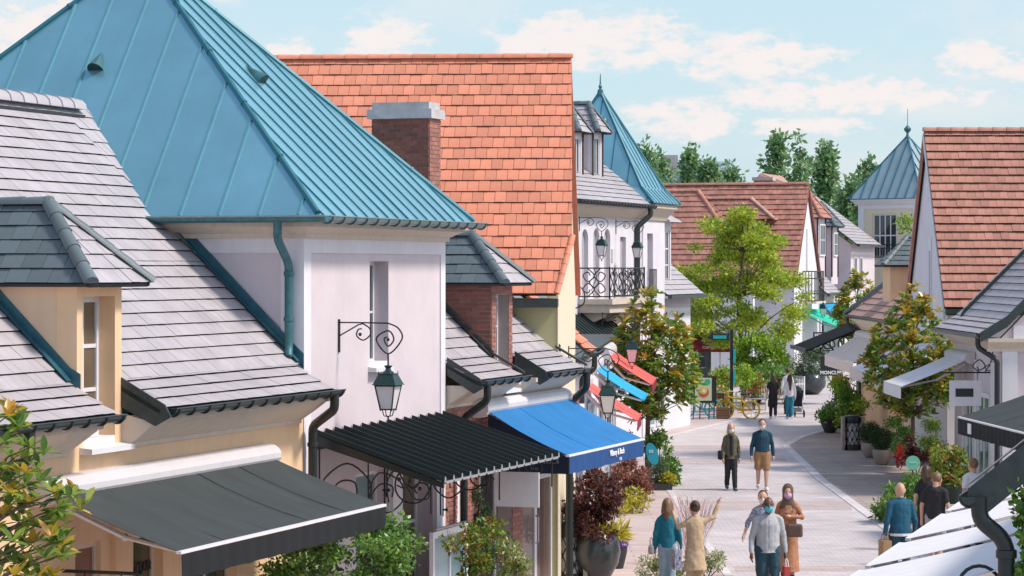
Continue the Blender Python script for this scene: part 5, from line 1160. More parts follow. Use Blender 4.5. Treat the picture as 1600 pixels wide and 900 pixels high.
pipe_s.part('scroll_bracket',MB().tube([(4.9,0,3.06),(4.9,-1.35,3.06)],.022,6).tube([(4.9,-p[0],p[1]) for p in spiral(.34,3.22,[(180,.15),(90,.17),(0,.16),(-90,.14),(-180,.10),(-260,.06)])],.016,5).tube([(4.9,0,3.6),(4.9,-.06,3.3),(4.9,-.2,3.08)],.016,5).tube([(4.9,-p[0],p[1]) for p in spiral(.12,3.18,[(0,.08),(90,.08),(180,.08),(270,.08),(360,.08)])],.012,5).tube([(4.9,-.4,2.86),(4.9,-.4,3.06)],.008,5).tube([(4.9,-1.0,2.86),(4.9,-1.0,3.06)],.008,5),iron)
aw=awning('awning','white awning on the slate house wall next to its hanging sign','awning' and SR,-.9,2.3,3.35,1.9,2.6,.3,fab_white,fab_white,y0=-.02)
awning('awning','white awning of the red gable house behind the magnolia crown',RR,.8,8.0,3.45,1.95,2.6,.3,fab_white,fab_cream,y0=-.02,bar=fab_cream)
awning('awning','cream awning beside the black hanging sign on the peach corner house',YR,.6,8.5,3.35,1.3,2.62,.36,fab_cream,fab_cream,y0=-.02,bar=fab_cream)
# yellow house further on, with dark hip tiles and hipped dormer
Y2=Thing('yellow_corner_house','peach house with pink tiled roof and dark hipped dormer beyond the white gable','house',YR,(5,3,0))
Y2.part('street_wall',MB().box(0,11.8,0,.25,0,3.8),peach); Y2.part('far_wall',MB().box(0,.25,.25,7,0,3.8),peach); Y2.part('near_wall',MB().box(11.55,11.8,.25,7,0,3.8),peach)
pl=Plane([(-.2,-.45,4.0),(11.8,-.45,4.0),(11.8,4.6,8.2),(3.4,4.6,8.2)],(1,0,0),(0,-1,1)); tiles(Y2,pl,.24,.32,.03,pinktile)
pl=Plane([(-.2,-.45,4.0),(-.2,6,4.0),(3.4,4.6,8.2)],(0,1,0),(-1,0,1)); tiles(Y2,pl,.24,.32,.03,pinktile)
ridge(Y2,(-.25,-.5,4.05),(3.4,4.6,8.28),slate_dk,r=.13,step=.36); ridge(Y2,(3.4,4.6,8.25),(11.8,4.6,8.25),slate_dk,r=.13,step=.4)
cornice(Y2,0,11.8,0,3.5,3.92,.4,m=creamy); gutter(Y2,-.25,11.8,-.52,4.0,.085,step=0)
pipe(Y2,[(.4,-.52,3.95),(.4,-.52,3.7),(.5,-.1,3.4),(.5,-.1,.1)],.06,blackm)
dz0=CH-(415-YH)/F*90; dz1=CH+(YH-371)/F*91; dX=6.2
dY0=(1378-800)/F*90-12.45; dY1=dY0+2.4
Y2.part('dormer_wall',MB().box(dX-1.8,dX,dY0+.25,dY1+1.5,4.4,dz0),peach)
ym=(dY0+dY1)/2+.35
for pts,o,m_ in (([(dX+.25,dY0,dz0),(dX+.25,dY1+1.6,dz0),(dX-.9,dY1+1.6,dz1),(dX-.9,dY0+.95,dz1)],(1,0,1),slate_dk),([(dX-2.05,dY0,dz0),(dX-2.05,dY1+1.6,dz0),(dX-.9,dY1+1.6,dz1),(dX-.9,dY0+.95,dz1)],(-1,0,1),slate_dk),([(dX-2.05,dY0,dz0),(dX+.25,dY0,dz0),(dX-.9,dY0+.95,dz1)],(0,-1,1),slate_dk)):
    tiles(Y2,Plane(pts,(0,1,0) if o[0] else (1,0,0),o),.26,.26,.03,m_)
ridge(Y2,(dX+.27,dY0-.02,dz0+.03),(dX-.9,dY0+.95,dz1+.03),slate_dk,r=.1,step=.3); ridge(Y2,(dX-.9,dY0+.9,dz1+.02),(dX-.9,dY1+1.6,dz1+.02),slate_dk,r=.1,step=.3)
# iron canopy and black sign beyond
ic=Thing('iron_canopy','black iron and glass canopy on scroll brackets over the far shop door','canopy',YR,(-1,-1,3))
ic.part('roof',MB().prism([(-5,.2,3.62),(.2,.2,3.62),(.2,-1.95,2.75),(-5,-1.95,2.75)],(0,0,-.05)),mat('matt_black_sheet',(.012,.014,.016),.9,spec=.1,noise=.2))
scb=MB()
for xx in (-4.9,-2.4,.1):
    scb.tube([(xx,0,3.6),(xx,0,2.3)],.03,5).tube([(xx,-p[0],p[1]) for p in spiral(.5,2.9,[(-90,.45),(-20,.4),(60,.34),(140,.3),(230,.22),(330,.14)])],.03,5).tube([(xx,-p[0],p[1]) for p in spiral(1.25,2.72,[(-90,.32),(0,.26),(100,.2),(200,.15),(300,.1)])],.025,5)
ic.part('scroll_bracket',scb,iron)
ic.part('front_trim',MB().box(-5,.25,-2.0,-1.94,2.66,2.80),iron)
ms=Thing('hanging_sign','black square sign with white emblem and lettering at the far right shops','sign',YR,(-13,-2,2))
bx_=-13.0; yy0=(1282-800)/F*109-12.45; yy1=(1315-800)/F*109-12.45; zz0=CH-(587-YH)/F*109; zz1=CH-(557-YH)/F*109
ms.part('board',MB().box(bx_-.04,bx_,yy0,yy1,zz0,zz1),blackm)
lettering(ms,'MONCLER',.19,(bx_+.003,(yy0+yy1)/2,zz0+.12),(0,1,0),(0,0,1),wl,bold=.008)
em=MB(); cy=(yy0+yy1)/2; cz=(zz0+zz1)/2+.13
em.prism([(bx_+.004,cy-.13,cz-.16),(bx_+.004,cy-.05,cz-.16),(bx_+.004,cy-.07,cz+.02),(bx_+.004,cy-.01,cz-.05),(bx_+.004,cy+.06,cz+.06),(bx_+.004,cy+.06,cz-.16),(bx_+.004,cy+.13,cz-.16),(bx_+.004,cy+.13,cz+.12),(bx_+.004,cy+.05,cz+.17),(bx_+.004,cy-.02,cz+.07),(bx_+.004,cy-.09,cz+.18),(bx_+.004,cy-.15,cz+.1)],(.005,0,0)); ms.part('emblem',em,wl)
ms.part('bracket',MB().tube([(bx_-.02,yy0+.1,zz1),(bx_-.02,yy0+.1,zz1+.25),(bx_-.02,1.0,zz1+.25)],.02,5).tube([(bx_-.02,yy1-.1,zz1),(bx_-.02,yy1-.1,zz1+.25)],.015,5),iron)
# ---- nearer black awning from the shop off frame right
NB=Fr(12.2,60,.06,-1)
aw=awning('awning','black awning with small white emblem, from the shop beside the slate house',NB,2.2,8.2,3.45,2.75,2.5,.34,fab_blk,fab_blkv,y0=0,cass=blackm)
aw.part('emblem',MB().box(3.2,3.5,-2.80,-2.785,2.2,2.42),wl)
NBH=Thing('corner_shop','cream shop wall with round blue sign beneath the black awning','shop',NB,(6,1,0))
NBH.part('wall',MB().box(2.2,9,0.02,.3,0,3.9),creamy); NBH.part('gable_side',MB().box(2.2,2.45,.3,5,0,3.9),lilac)
rs_=Thing('round_sign','round teal sign on the wall below the black awning','sign',FW,(11,58,1))
rs_.part('disc',MB().tube([(11.05,57.9,2.02),(11.05,57.86,2.02)],.24,20),mat('teal_sign',(.01,.22,.30),.5)); rs_.part('arm',MB().tube([(11.05,57.9,2.02),(12.3,57.9,2.02)],.02,6),iron)
# ---- near right house: corner of the eave, downpipe, ivy
NH=Fr(3.36,17.5,-.294,-1)
NR_=Thing('near_white_house','white house corner with dark verge board and thick downpipe','house',NH,(0,1,0))
pv=lambda u,v,x=0:NH.atX(u,v,x)
a=pv(1503,772); b=pv(1600,700)
yb0,zb0=pv(1512,764)[1:]; 
sl=(pv(1600,694).z-pv(1512,764).z)/(pv(1600,694).y-pv(1512,764).y)
def vz(y): return zb0+sl*(y-yb0)
NR_.part('gable_wall',MB().prism([(-.12,.1,0),(-.12,3,0),(-.12,3,vz(3)-.15),(-.12,.1,vz(.1)-.15)],(-.25,0,0)),whitew)
NR_.part('street_wall',MB().box(-14,-.37,.1,.35,0,3.9),whitew)
NR_.part('verge_board',MB().prism([(0,yb0,zb0),(0,3,vz(3)),(0,3,vz(3)-.20),(0,yb0+.12,vz(yb0+.12)-.26),(0,yb0,zb0-.1)],(-.05,0,0)),gutblk)
NR_.part('verge_capping',MB().prism([(.012,yb0-.02,zb0+.01),(.012,3,vz(3)+.01),(.012,3,vz(3)+.02),(.012,yb0-.02,zb0+.02)],(-.5,0,0)),slate)
pl=Plane([(-.02,yb0+.05,zb0),(-14,yb0+.05,zb0),(-14,3,vz(3)-.05),(-.02,3,vz(3)-.05)],(1,0,0),(0,-1,1)); tiles(NR_,pl,.2,.27,.03,slate)
gutter(NR_,-14,.03,yb0+.01,zb0-.05,.06)
p0=pv(1530,790); p1=pv(1530,808); p2=pv(1541,825); p3=pv(1568,842); 
pipe(NR_,[(-.02,p0.y,zb0-.05),(-.02,p0.y,pv(1530,812).z),(-.02,pv(1572,846).y,pv(1572,846).z),(-.02,pv(1572,846).y,.05)],.056,blackm,collars=[(-.02,pv(1572,846).y,pv(1572,866).z)])
iv=pv(1600,780)
ivt=Thing('ivy','glossy ivy climbing the near white house wall','ivy',NH,(-.05,1.0,0))
put_mesh(ivt,'foliage',leaves(900,blobs([(-.02,iv.y+.04,pv(1600,v).z,.06,.09+.03*math.sin(v),.12) for v in range(775,960,12)]),.06,[leaf_green],'foliage',aspect=.8,seed=5))
put_mesh(ivt,'stem',mesh('stem',MB().tube([(-.1,iv.y+.05,0),(-.1,iv.y+.05,4.0)],.02,6),bark_d))
# row of white awnings on its street side
GW='white awnings of the near house'
A1=Fr(3.9,29.1,-.294,-1)
for (x0,x1,lab) in ((.75,4.6,'white awning nearest the thick downpipe'),(-2.2,.3,'middle white awning of the row at the near house'),(-6.0,-2.75,'white awning of the row next to the person in the white shirt'),(-10.0,-6.5,'farthest white awning of the near house row')):
    awning('awning',lab,A1,x0,x1,3.3,2.9,2.5,0,fab_white,fab_white,group=GW,y0=2.9,wav=.003,seam=False)
# ================================================================ TREES AND PLANTS
def magnolia(name,label,X,Y,H_,cz,rx,rz,nros,seed,leaf=.15,trunk=.055,z0=0,lean=0,cat='tree',group=None,cx=0):
    """standard magnolia: whorls of long leaves at the twig ends, some of them young and rusty"""
    th=Thing(name,label,cat,FW,(X,Y,0),group); rs=np.random.RandomState(seed); rr=random.Random(seed)
    tips=[]
    while len(tips)<nros:
        d=rs.normal(size=3); d/=np.linalg.norm(d); q=rs.uniform(.25,1)**.55
        p=np.array([X+cx+d[0]*rx*q,Y+d[1]*rx*q,cz+d[2]*rz*q])
        # egg-shaped crown, narrower towards the top
        t=(p[2]-(cz-rz))/(2*rz); w=max(.12,math.sin(math.pi*min(1,max(0,t*.86+.10)))**.75*(1.12-.62*t))
        if math.hypot(p[0]-X-cx,p[1]-Y)>rx*w*(.9+.25*rs.rand()): continue
        if math.sin(p[0]*5.1+seed)+math.sin(p[2]*4.3+p[1]*3)+math.sin(p[1]*5)<-.95: continue
        tips.append(p)
    tips=np.array(tips)
    mb=MB(); top=Vector((X+cx+lean,Y,cz+rz*.85))
    P=[Vector((X,Y,z0)),Vector((X+.02,Y,cz-rz*.9)),Vector((X+cx*.5,Y+.03,cz-rz*.3)),Vector((X+cx,Y-.02,cz+rz*.3)),top]
    mb.tube(spline(P,4),[trunk*(1-.8*i/16) for i in range(17)],8); th.part('trunk',mb,bark,smooth=True)
    bmb=MB(); k=0
    for p in tips[::6]:
        zz=min(max(p[2]-rx*.55,cz-rz*.95),cz+rz*.7); t=(zz-z0)/(top.z-z0); base=Vector((X+cx*t,Y,zz)); limb(bmb,base,Vector(p),trunk*.2,.005,seed+k,wig=.08,n=3,seg=5); k+=1
    th.part('branch',bmb,bark,smooth=True,kind='stuff')
    def samp(n,r2):
        c=np.repeat(tips,9,0); n=len(c); a=np.tile(np.arange(9)*2*math.pi/9,len(tips))+np.repeat(r2.uniform(0,6,len(tips)),9)
        ax=np.repeat((tips-np.array([X+cx,Y,cz-.3*rz]))/np.array([rx,rx,rz]),9,0)+np.array([0,0,.9]); ax/=np.linalg.norm(ax,axis=1)[:,None]
        s=np.cross(ax,[.3,.9,.1]); s/=np.linalg.norm(s,axis=1)[:,None]; q=np.cross(ax,s)
        nd=(s*np.cos(a)[:,None]+q*np.sin(a)[:,None])*1.0+ax*r2.uniform(.1,1.1,n)[:,None]
        nd/=np.linalg.norm(nd,axis=1)[:,None]
        return c,nd
    me=leaves_dir(samp,leaf,'crown',seed,[leaf_mag,leaf_tip],tipz=(cz,rz))
    put_mesh(th,'crown',me); return th
def leaves_dir(samp,size,name,seed,mats,aspect=.42,tipz=None,jit=.25,tipfrac=.42):
    rs=np.random.RandomState(seed); a,d=samp(0,rs); n=len(a)
    d=d+rs.normal(size=(n,3))*jit; d/=np.linalg.norm(d,axis=1)[:,None]
    s=np.cross(d,np.array([0,0,1.])+rs.normal(size=(n,3))*.35); s/=np.linalg.norm(s,axis=1)[:,None]+1e-9; q=np.cross(s,d)
    L_=size*rs.uniform(.65,1.25,n)[:,None]; W=L_*aspect*.5
    m1=a+d*L_*.35+q*L_*.05; m2=a+d*L_*.72+q*L_*.04; tip=a+d*L_-q*L_*.06
    V=np.stack([a,m1+s*W*.85,m2+s*W*.8,tip,m2-s*W*.8,m1-s*W*.85],1).reshape(-1,3)
    me=bpy.data.meshes.new(name); me.vertices.add(6*n); me.vertices.foreach_set('co',V.astype(np.float32).ravel())
    me.loops.add(6*n); me.loops.foreach_set('vertex_index',np.arange(6*n,dtype=np.int32)); me.polygons.add(n)
    me.polygons.foreach_set('loop_start',np.arange(0,6*n,6,dtype=np.int32)); me.polygons.foreach_set('loop_total',np.full(n,6,dtype=np.int32))
    for m in mats: me.materials.append(m)
    if len(mats)>1:
        nr=n//9; t=np.ones(nr)*tipfrac
        if tipz is not None: t=tipfrac*.55+tipfrac*1.3*np.clip((a[::9,2]-(tipz[0]-tipz[1]))/(2*tipz[1]),0,1)
        mi=np.repeat((rs.rand(nr)<t).astype(np.int32),9); mi=np.where(rs.rand(n)<.35,0,mi).astype(np.int32); me.polygons.foreach_set('material_index',mi)
    me.update(calc_edges=True); return me
# big leaves close by: single leaves as parts
NM=Thing('magnolia_tree','magnolia with rusty young leaves in front of the peach house corner','tree',FW,(-5.35,26.8,0))
lm=MB(); 
lp=[(0,0,0),(.022,.03,.0),(.034,.09,.004),(.026,.15,.002),(0,.2,-.008),(-.026,.15,.002),(-.034,.09,.004),(-.022,.03,0)]
lm.add(lp+[(0,.1,-.006)],[(0,1,8),(1,2,8),(2,3,8),(3,4,8),(4,5,8),(5,6,8),(6,7,8),(7,0,8)])
lme=[mesh('leaf',lm,leaf_mag,True),mesh('leaf',lm,leaf_tip,True)]
tw=MB(); rr=random.Random(4); cnt=0
px_=[(12,650),(30,668),(8,690),(46,700),(22,716),(70,706),(5,735),(40,740),(62,752),(85,770),(100,790),(110,776),(88,800),(15,770),(45,785),(5,805),(30,815),(60,820),(80,838),(20,845),(50,850),(95,845),(8,870),(38,878),(70,870),(96,868),(22,900),(55,905),(85,900),(-10,760),(-12,830),(-5,700)]
for (u,v) in px_:
    D=26.8+rr.uniform(-.35,.35); c=FW.ray(u,v,D)
    limb(tw,Vector((-5.35+rr.uniform(-.1,.1),26.9,c.z-.35)),c,.016,.006,cnt,n=3,seg=5)
    a0=rr.uniform(0,6); young=rr.random()<.42
    for k in range(9):
        a=a0+k*2*math.pi/9; el=rr.uniform(-.25,.95)
        d=Vector((math.cos(a)*math.cos(el),math.sin(a)*math.cos(el)*.8,math.sin(el))).normalized()
        s=d.cross(Vector((rr.uniform(-.3,.3),rr.uniform(-.3,.3),1))).normalized(); n_=s.cross(d)
        sc=rr.uniform(.7,1.15); mt=Matrix((s*sc,d*sc,n_*sc)).transposed().to_4x4(); mt.translation=c
        NM.inst('leaf',lme[1 if young and el>.1 else 0],mt); cnt+=1
fc=[]
for i in range(75):
    u,v=rr.choice(px_); fc.append(FW.ray(u+rr.gauss(-6,16),v+rr.gauss(4,14),27.0+rr.uniform(-.3,.5)))
fc=np.array([tuple(c) for c in fc])
def fs(n,r2):
    c=np.repeat(fc,9,0); a=r2.uniform(0,6.28,len(c)); e=r2.uniform(-.4,1,len(c)); return c,np.stack([np.cos(a)*np.cos(e),np.sin(a)*np.cos(e),np.sin(e)],1)
_o=put_mesh(NM,'leaf_mass',leaves_dir(fs,.17,'leaf_mass',5,[leaf_mag,leaf_tip],aspect=.38,tipfrac=.25)); _o['kind']='stuff'
NM.part('branch',tw,bark,smooth=True,kind='stuff'); NM.part('trunk',MB().tube([(-5.35,26.8,0),(-5.33,26.85,2.0),(-5.36,26.9,4.3)],[.07,.05,.02],8),bark,smooth=True)
magnolia('magnolia_tree','slender magnolia tree by the round blue sign on the pavement',3.52,70,5.3,3.5,1.42,1.9,560,3,leaf=.215,trunk=.075,cx=.12)
magnolia('magnolia_tree','magnolia tree in front of the slate house and white awnings',11.24,75.5,5.2,3.3,1.6,1.9,600,8,leaf=.22,trunk=.07)
magnolia('magnolia_tree','magnolia at the far shop fronts beside the sky blue awning',(1340-800)/F*112,112,6,4.1,1.15,1.6,330,13,leaf=.24,trunk=.07)
# light green tree
def airy(name,label,X,Y,blist,n,size,m,trunkpts,seed,tr=.12,group=None,twigs=26,aspect=.5):
    th=Thing(name,label,'tree',FW,(X,Y,0),group); mb=MB(); mb.tube(spline(trunkpts,4),[tr*(1-.75*i/(4*(len(trunkpts)-1))) for i in range(4*(len(trunkpts)-1)+1)],8)
    th.part('trunk',mb,bark,smooth=True); bm=MB(); rs=random.Random(seed); tp=[Vector(p) for p in trunkpts]
    for i,b in enumerate(rs.sample(blist,min(twigs,len(blist)))):
        z=min(max(b[2]-1.2,tp[0].z+1.2),tp[-1].z); j=min(range(len(tp)),key=lambda q:abs(tp[q].z-z)); limb(bm,tp[j],(b[0],b[1],b[2]),tr*.3,.012,seed+i,wig=.07,n=4,seg=5)
    th.part('branch',bm,bark,smooth=True,kind='stuff')
    put_mesh(th,'crown',leaves(n,blobs(blist,.6),size,[m],'crown',aspect=aspect,seed=seed)); return th
AX,AY=10.1,117
bl=[]
rs=np.random.RandomState(21)
for (u,v,r,k) in [(1160,345,16,4),(1130,375,28,6),(1185,380,30,6),(1110,410,32,6),(1160,415,40,9),(1205,405,28,5),(1085,440,26,4),(1130,450,40,8),(1185,450,42,8),(1225,440,24,4),(1090,480,30,5),(1140,490,40,7),(1195,490,40,7),(1240,480,22,3),(1080,515,20,2),(1120,520,26,3),(1225,520,24,3),(1170,360,20,4)]:
    for _ in range(k):
        D=AY+rs.uniform(-1.6,1.6); c=FW.ray(u+rs.normal()*r*.55,v+rs.normal()*r*.5,D); s=rs.uniform(.28,.56); bl.append((c.x,c.y,c.z,s*1.25,s*1.25,s*.7))
airy('light_green_tree','airy light green tree in the middle of the far street',AX,AY,bl,25000,.17,leaf_acer,[(AX,AY,0),(AX-.1,AY,2.2),(AX-.25,AY,4.4),(AX+.0,AY,6.4),(AX+.1,AY,8.0)],5,tr=.13,twigs=60)
# poplars
GP='poplars beyond the roofs'
for i,(u,vt,vb,w,D,lab) in enumerate([(1008,214,330,24,215,'green poplar directly right of the teal spire'),(1030,232,330,20,222,'shorter green poplar beside the one next to the teal spire'),(1076,226,320,18,235,'slim poplar right of the far grey roof'),(1107,248,320,24,228,'round topped tree above the long red ridge'),(1140,252,320,22,232,'green tree above the small pinkish gable'),(1215,208,340,26,205,'tall poplar group tree above the red ridge chimney'),(1250,204,340,30,200,'tallest dark green poplar over the dormer house'),(1290,222,340,26,208,'dark green poplar left of the cream turret'),(1330,285,345,22,190,'low dark tree beside the cream turret'),(1356,238,345,22,212,'poplar directly behind the cream turret roof')]):
    s=F/D; X=(u-800)/s; zt=CH+(YH-vt)/s; zb=2.0; h=zt-zb; rs=np.random.RandomState(40+i); bb=[]
    for k in range(46):
        t=rs.rand(); wd=(w/s)*1.7*(.35+.9*math.sin(math.pi*min(1,(t*.85+.12)))**.8)*(1-.55*t); a=rs.uniform(0,6.28); q=rs.uniform(.2,.95); r=rs.uniform(.5,1.3)
        bb.append((X+math.cos(a)*wd*q,D+math.sin(a)*wd*q,zb+1.5+t*(h-2.2),r*.7,r*.7,r*1.0))
    bb.append((X,D,zt-.9,.35,.35,1.0))
    airy('poplar_tree',lab,X,D,bb,3600,.5,leaf_far,[(X,D,0),(X,D,zb+h*.4),(X,D,zt-1.2)],60+i,tr=.25,group=GP,twigs=14)
# yellow green tree by the turret window
bb=clumpy((21.3,142,7.7),(.9,.9,.9),14,3,cr=.4); airy('small_tree','small yellow green tree below the cream turret window',21.3,142,bb,900,.22,leaf_lime,[(21.3,142,0),(21.3,142,4),(21.3,142,7.4)],9)
def P2(u,v,z=0): return G(u,v,z)
def pxbl(cells,D,seed,k=4,rm=(.14,.3),dd=.3,flat=.85):
    """clumps from photo (col,row,radius px) cells at distance D"""
    rs=np.random.RandomState(seed); out=[]; s=F/D
    for (u,v,r) in cells:
        for _ in range(k):
            c=FW.ray(u+rs.normal()*r*.5,v+rs.normal()*r*.5,D+rs.normal()*dd); q=rs.uniform(*rm); out.append((c.x,c.y,max(.06,c.z),q,q,q*flat))
    return out
# shrubs in front of the left row
b_=pxbl([(470,870,30),(520,850,28),(570,845,26),(610,835,18),(625,860,18),(560,890,34),(490,905,34),(600,900,26),(440,900,18),(540,940,40),(470,950,30),(600,950,30)],34.6,2,k=6,rm=(.12,.24),dd=.35)
bush('shrub','dense glossy green shrub below the charcoal awning and lilac tower','shrub',-2.2,34.6,b_,9500,.075,leaf_green,seed=3,stems=16,aspect=.55)
b_=pxbl([(715,850,14),(745,848,16),(770,835,14),(730,880,20),(765,880,22),(800,875,16),(745,915,24),(790,910,20),(720,915,16)],38.2,3,k=5,rm=(.09,.18),dd=.25)
bush('nandina_shrub','yellow green shrub with coppery tips before the brick shop','shrub',-.35,38.2,b_,2300,.085,leaf_nan,seed=4,stems=14,aspect=.5)
b_=pxbl([(800,860,10),(815,885,14),(790,895,14)],38.0,5,k=5,rm=(.08,.14),dd=.2); bush('pale_shrub','pale variegated shrub at the brick shop door','shrub',.1,38.0,b_,900,.07,leaf_var,seed=6,stems=6)
# spiral topiary
b_=[]
for i in range(60):
    t=i/59; a=t*2*math.pi*2.6; r=.26*(1-.72*t); b_.append((-.5+math.cos(a)*r*.85,42+math.sin(a)*r*.85,.62+1.6*t,.15*(1-.45*t),.15*(1-.45*t),.13*(1-.3*t)))
bush('spiral_topiary','clipped green spiral topiary against the brick wall','topiary',-.5,42,b_,7000,.035,leaf_dark,seed=7,potp=[(.16,0),(.24,.35),(.26,.5),(.24,.5)],potm=pot_dk,trunk=(.4,2.1,.025),shell=.35)
# dark maple in big pot, violet pot
b_=pxbl([(905,765,20),(935,745,20),(955,760,14),(900,800,16),(925,790,22),(950,785,16),(930,820,22),(905,830,12),(950,830,12),(925,845,14)],48.7,8,k=6,rm=(.1,.2),dd=.28)
bush('purple_maple','dark purple japanese maple in large glossy round pot','potted tree',1.51,48.7,b_,8500,.085,leaf_red,seed=8,potp=[(.20,0),(.24,.02),(.42,.35),(.46,.55),(.42,.78),(.33,.92),(.28,.95),(.26,.92)],potm=pot_dk,stems=10,z0=.9,aspect=.45,droop=.3,extra=[('undergrowth',260,.09,leaf_yel,[(1.6,48.5,.98,.25,.15,.07)],.3)])
bush('flower_pot','small black pot of violet flowers and spiky leaves','flower pot',1.98,50.95,[(1.98,50.95,.62,.14,.14,.2)],110,.3,leaf_yel,seed=9,potp=[(.13,0),(.2,.3),(.21,.42),(.19,.42)],potm=pot_mt,aspect=.16,up=1.6,extra=[('flower_mass',190,.05,pet_pur,[(1.92,50.8,.44,.2,.14,.09),(2.12,50.85,.47,.1,.1,.08)],.9)])
b_=pxbl([(965,735,14),(985,730,18),(1000,745,12),(975,755,18),(995,765,14),(960,765,10)],62.7,10,k=5,rm=(.1,.2),dd=.3)
bush('rose_maple','rosy japanese maple bush beyond the dark purple maple','shrub',2.75,62.7,b_,3200,.1,leaf_rose,seed=10,stems=9,aspect=.45,extra=[('undergrowth',700,.13,leaf_yel,pxbl([(980,780,12),(992,787,8),(970,792,8)],62.5,2,k=3),.35)])
bed=Thing('planter_bed','low dark planter box full of shrubs round the slender magnolia','planter',FW,(3.6,69.4,0))
bed.part('box',MB().box(2.9,4.1,68.7,70.6,0,.16),pot_mt); bed.part('soil',MB().box(2.95,4.05,68.75,70.55,.16,.18),soil)
GBd='shrubs round the slender magnolia'
bush('shrub','round grey green bush in the planter bed of the slender magnolia','shrub',3.72,69.05,[(3.72,69.05,.55,.3,.28,.34)],2600,.06,leaf_olive,seed=11,shell=.4,aspect=.3,z0=.18,stems=4)
bush('shrub','green leafy bush behind the round blue sign','shrub',3.9,70.2,pxbl([(1030,690,14),(1038,710,14),(1045,730,12),(1015,690,10),(1050,745,10)],70.2,5,k=4,rm=(.12,.24)),1900,.12,leaf_green,seed=12,stems=8,z0=.18)
bush('shrub','low yellow plant at the corner of the planter bed','shrub',3.98,68.9,[(3.98,68.9,.3,.2,.15,.16)],500,.08,leaf_yel,seed=13,z0=.18,stems=3)
bush('flower_plant','pink flowering plant between coral awning and slender magnolia','flower',3.05,69.9,[(3.05,69.9,.85,.12,.12,.5)],300,.1,leaf_green,seed=14,z0=.18,stems=5,extra=[('flower_mass',90,.08,pet_org,[(3.05,69.8,1.2,.12,.1,.25)],.8)])
for (u,v,lab,sd) in ((1035,890,'cream flowered bush on the pavement behind which the women stand',1),(1100,880,'pale cream edged bush next to the woman in the beige coat',2)):
    D=47.6; X=(u-800)/F*D; b_=pxbl([(u-20,v,12),(u,v-8,14),(u+20,v,12),(u,v+20,22)],D,sd,k=6,rm=(.06,.13),dd=.15)
    bush('pale_shrub',lab,'shrub',X,D,b_,1500,.075,leaf_var,seed=20+sd,stems=9,aspect=.35,up=.9,extra=[('flower_mass',120,.045,pet_wht,b_,.8)])
gr=Thing('ornamental_grass','tuft of purplish feathery grass beside the two women','grass',FW,(3.55,51.5,0))
gm_=MB(); rr=random.Random(3)
for i in range(150):
    a=rr.uniform(-.5,.5); b=rr.uniform(-.3,.3); h=rr.uniform(.8,1.38); p=Vector((3.5+rr.uniform(-.12,.12),51.5+rr.uniform(-.1,.1),0)); gm_.tube([p,p+Vector((a*.35,b*.35,h*.6)),p+Vector((a*.8,b*.8,h))],[.003,.003,.011 if i%3==0 else .002],4)
gr.part('blades',gm_,mat('mauve_grass',(.55,.42,.44),.7,var=.25))
# right side pots and shrubs
ballp=[(.13,0),(.17,.02),(.27,.25),(.28,.38),(.26,.44),(.24,.44)]
for (X,Y,lab) in ((10.7,77.7,'round clipped box ball in a taupe pot by the shop door'),(10.75,80.6,'second box ball in a taupe pot, hidden partly behind the first')):
    bush('box_ball',lab,'topiary',X,Y,[(X,Y,.74,.32,.32,.32)],5200,.04,leaf_dark,group='clipped box balls',seed=30,potp=ballp,potm=pot_tp,shell=.22,aspect=.6,trunk=(.4,.8,.03))
for (u,v,cells,n,sz,m,lab,pp_,sd) in [
  (1297,676,[(1290,648,8),(1300,640,10),(1306,655,8)],1500,.11,leaf_green,'round green shrub in a dark bowl pot beside the litter bin',[(.15,0),(.2,.03),(.34,.35),(.34,.55),(.30,.55)],31),
  (1313,669,[(1318,640,10),(1310,648,8)],1000,.12,leaf_lime,'lime green shrub in a dark pot behind the bowl pot',[(.15,0),(.2,.03),(.3,.3),(.3,.45),(.27,.45)],32),
  (1490,786,[(1470,720,12),(1495,715,12),(1480,740,16),(1500,740,10),(1465,745,10)],2600,.11,leaf_nan,'leafy shrub in a dark green pot near the man in black',[(.22,0),(.28,.03),(.36,.4),(.37,.5),(.34,.5)],33)]:
    g_=G(u,v); bush('potted_shrub',lab,'potted plant',g_.x,g_.y,pxbl(cells,g_.y,sd,k=5,rm=(.14,.26)),n,sz,m,seed=sd,potp=pp_,potm=pot_gr if sd==33 else pot_mt,stems=6,z0=.4)
g_=G(1408,818); bush('laurel_shrub','broad green laurel shrub in front of the bald man','shrub',g_.x+.1,g_.y+.3,pxbl([(1395,770,14),(1420,765,14),(1385,795,12),(1410,795,16),(1435,780,12),(1425,810,12),(1390,810,10),(1440,755,8)],g_.y+.3,34,k=6,rm=(.12,.24)),3600,.13,leaf_green,seed=34,stems=12,aspect=.36,up=.8)
bush('shrub','tall light green shrub beside the litter bin','shrub',11.4,90,pxbl([(1325,615,14),(1318,640,12),(1340,635,12),(1330,655,12),(1310,600,8)],90,35,k=6,rm=(.16,.32)),2400,.12,leaf_lime,seed=35,stems=10,extra=[('dark_leaves',1800,.12,leaf_green,pxbl([(1325,620,14),(1330,645,14)],90,36,k=6,rm=(.16,.3)),.5)])
bush('shrub','yellow green conifer bush at the foot of the right magnolia','shrub',11.6,73.6,pxbl([(1455,665,10),(1448,685,12),(1462,700,10)],73.6,37,k=6,rm=(.12,.24)),2200,.09,leaf_lime,seed=37,aspect=.25,stems=5)
bush('shrub','green bush left of the right magnolia trunk','shrub',11.0,76.5,pxbl([(1410,680,10),(1405,700,10),(1400,665,8)],76.5,38,k=5,rm=(.12,.24)),1600,.1,leaf_green,seed=38,stems=5,extra=[('flower_mass',150,.09,pet_red,[(10.75,74.5,.45,.12,.1,.3)],.8)])
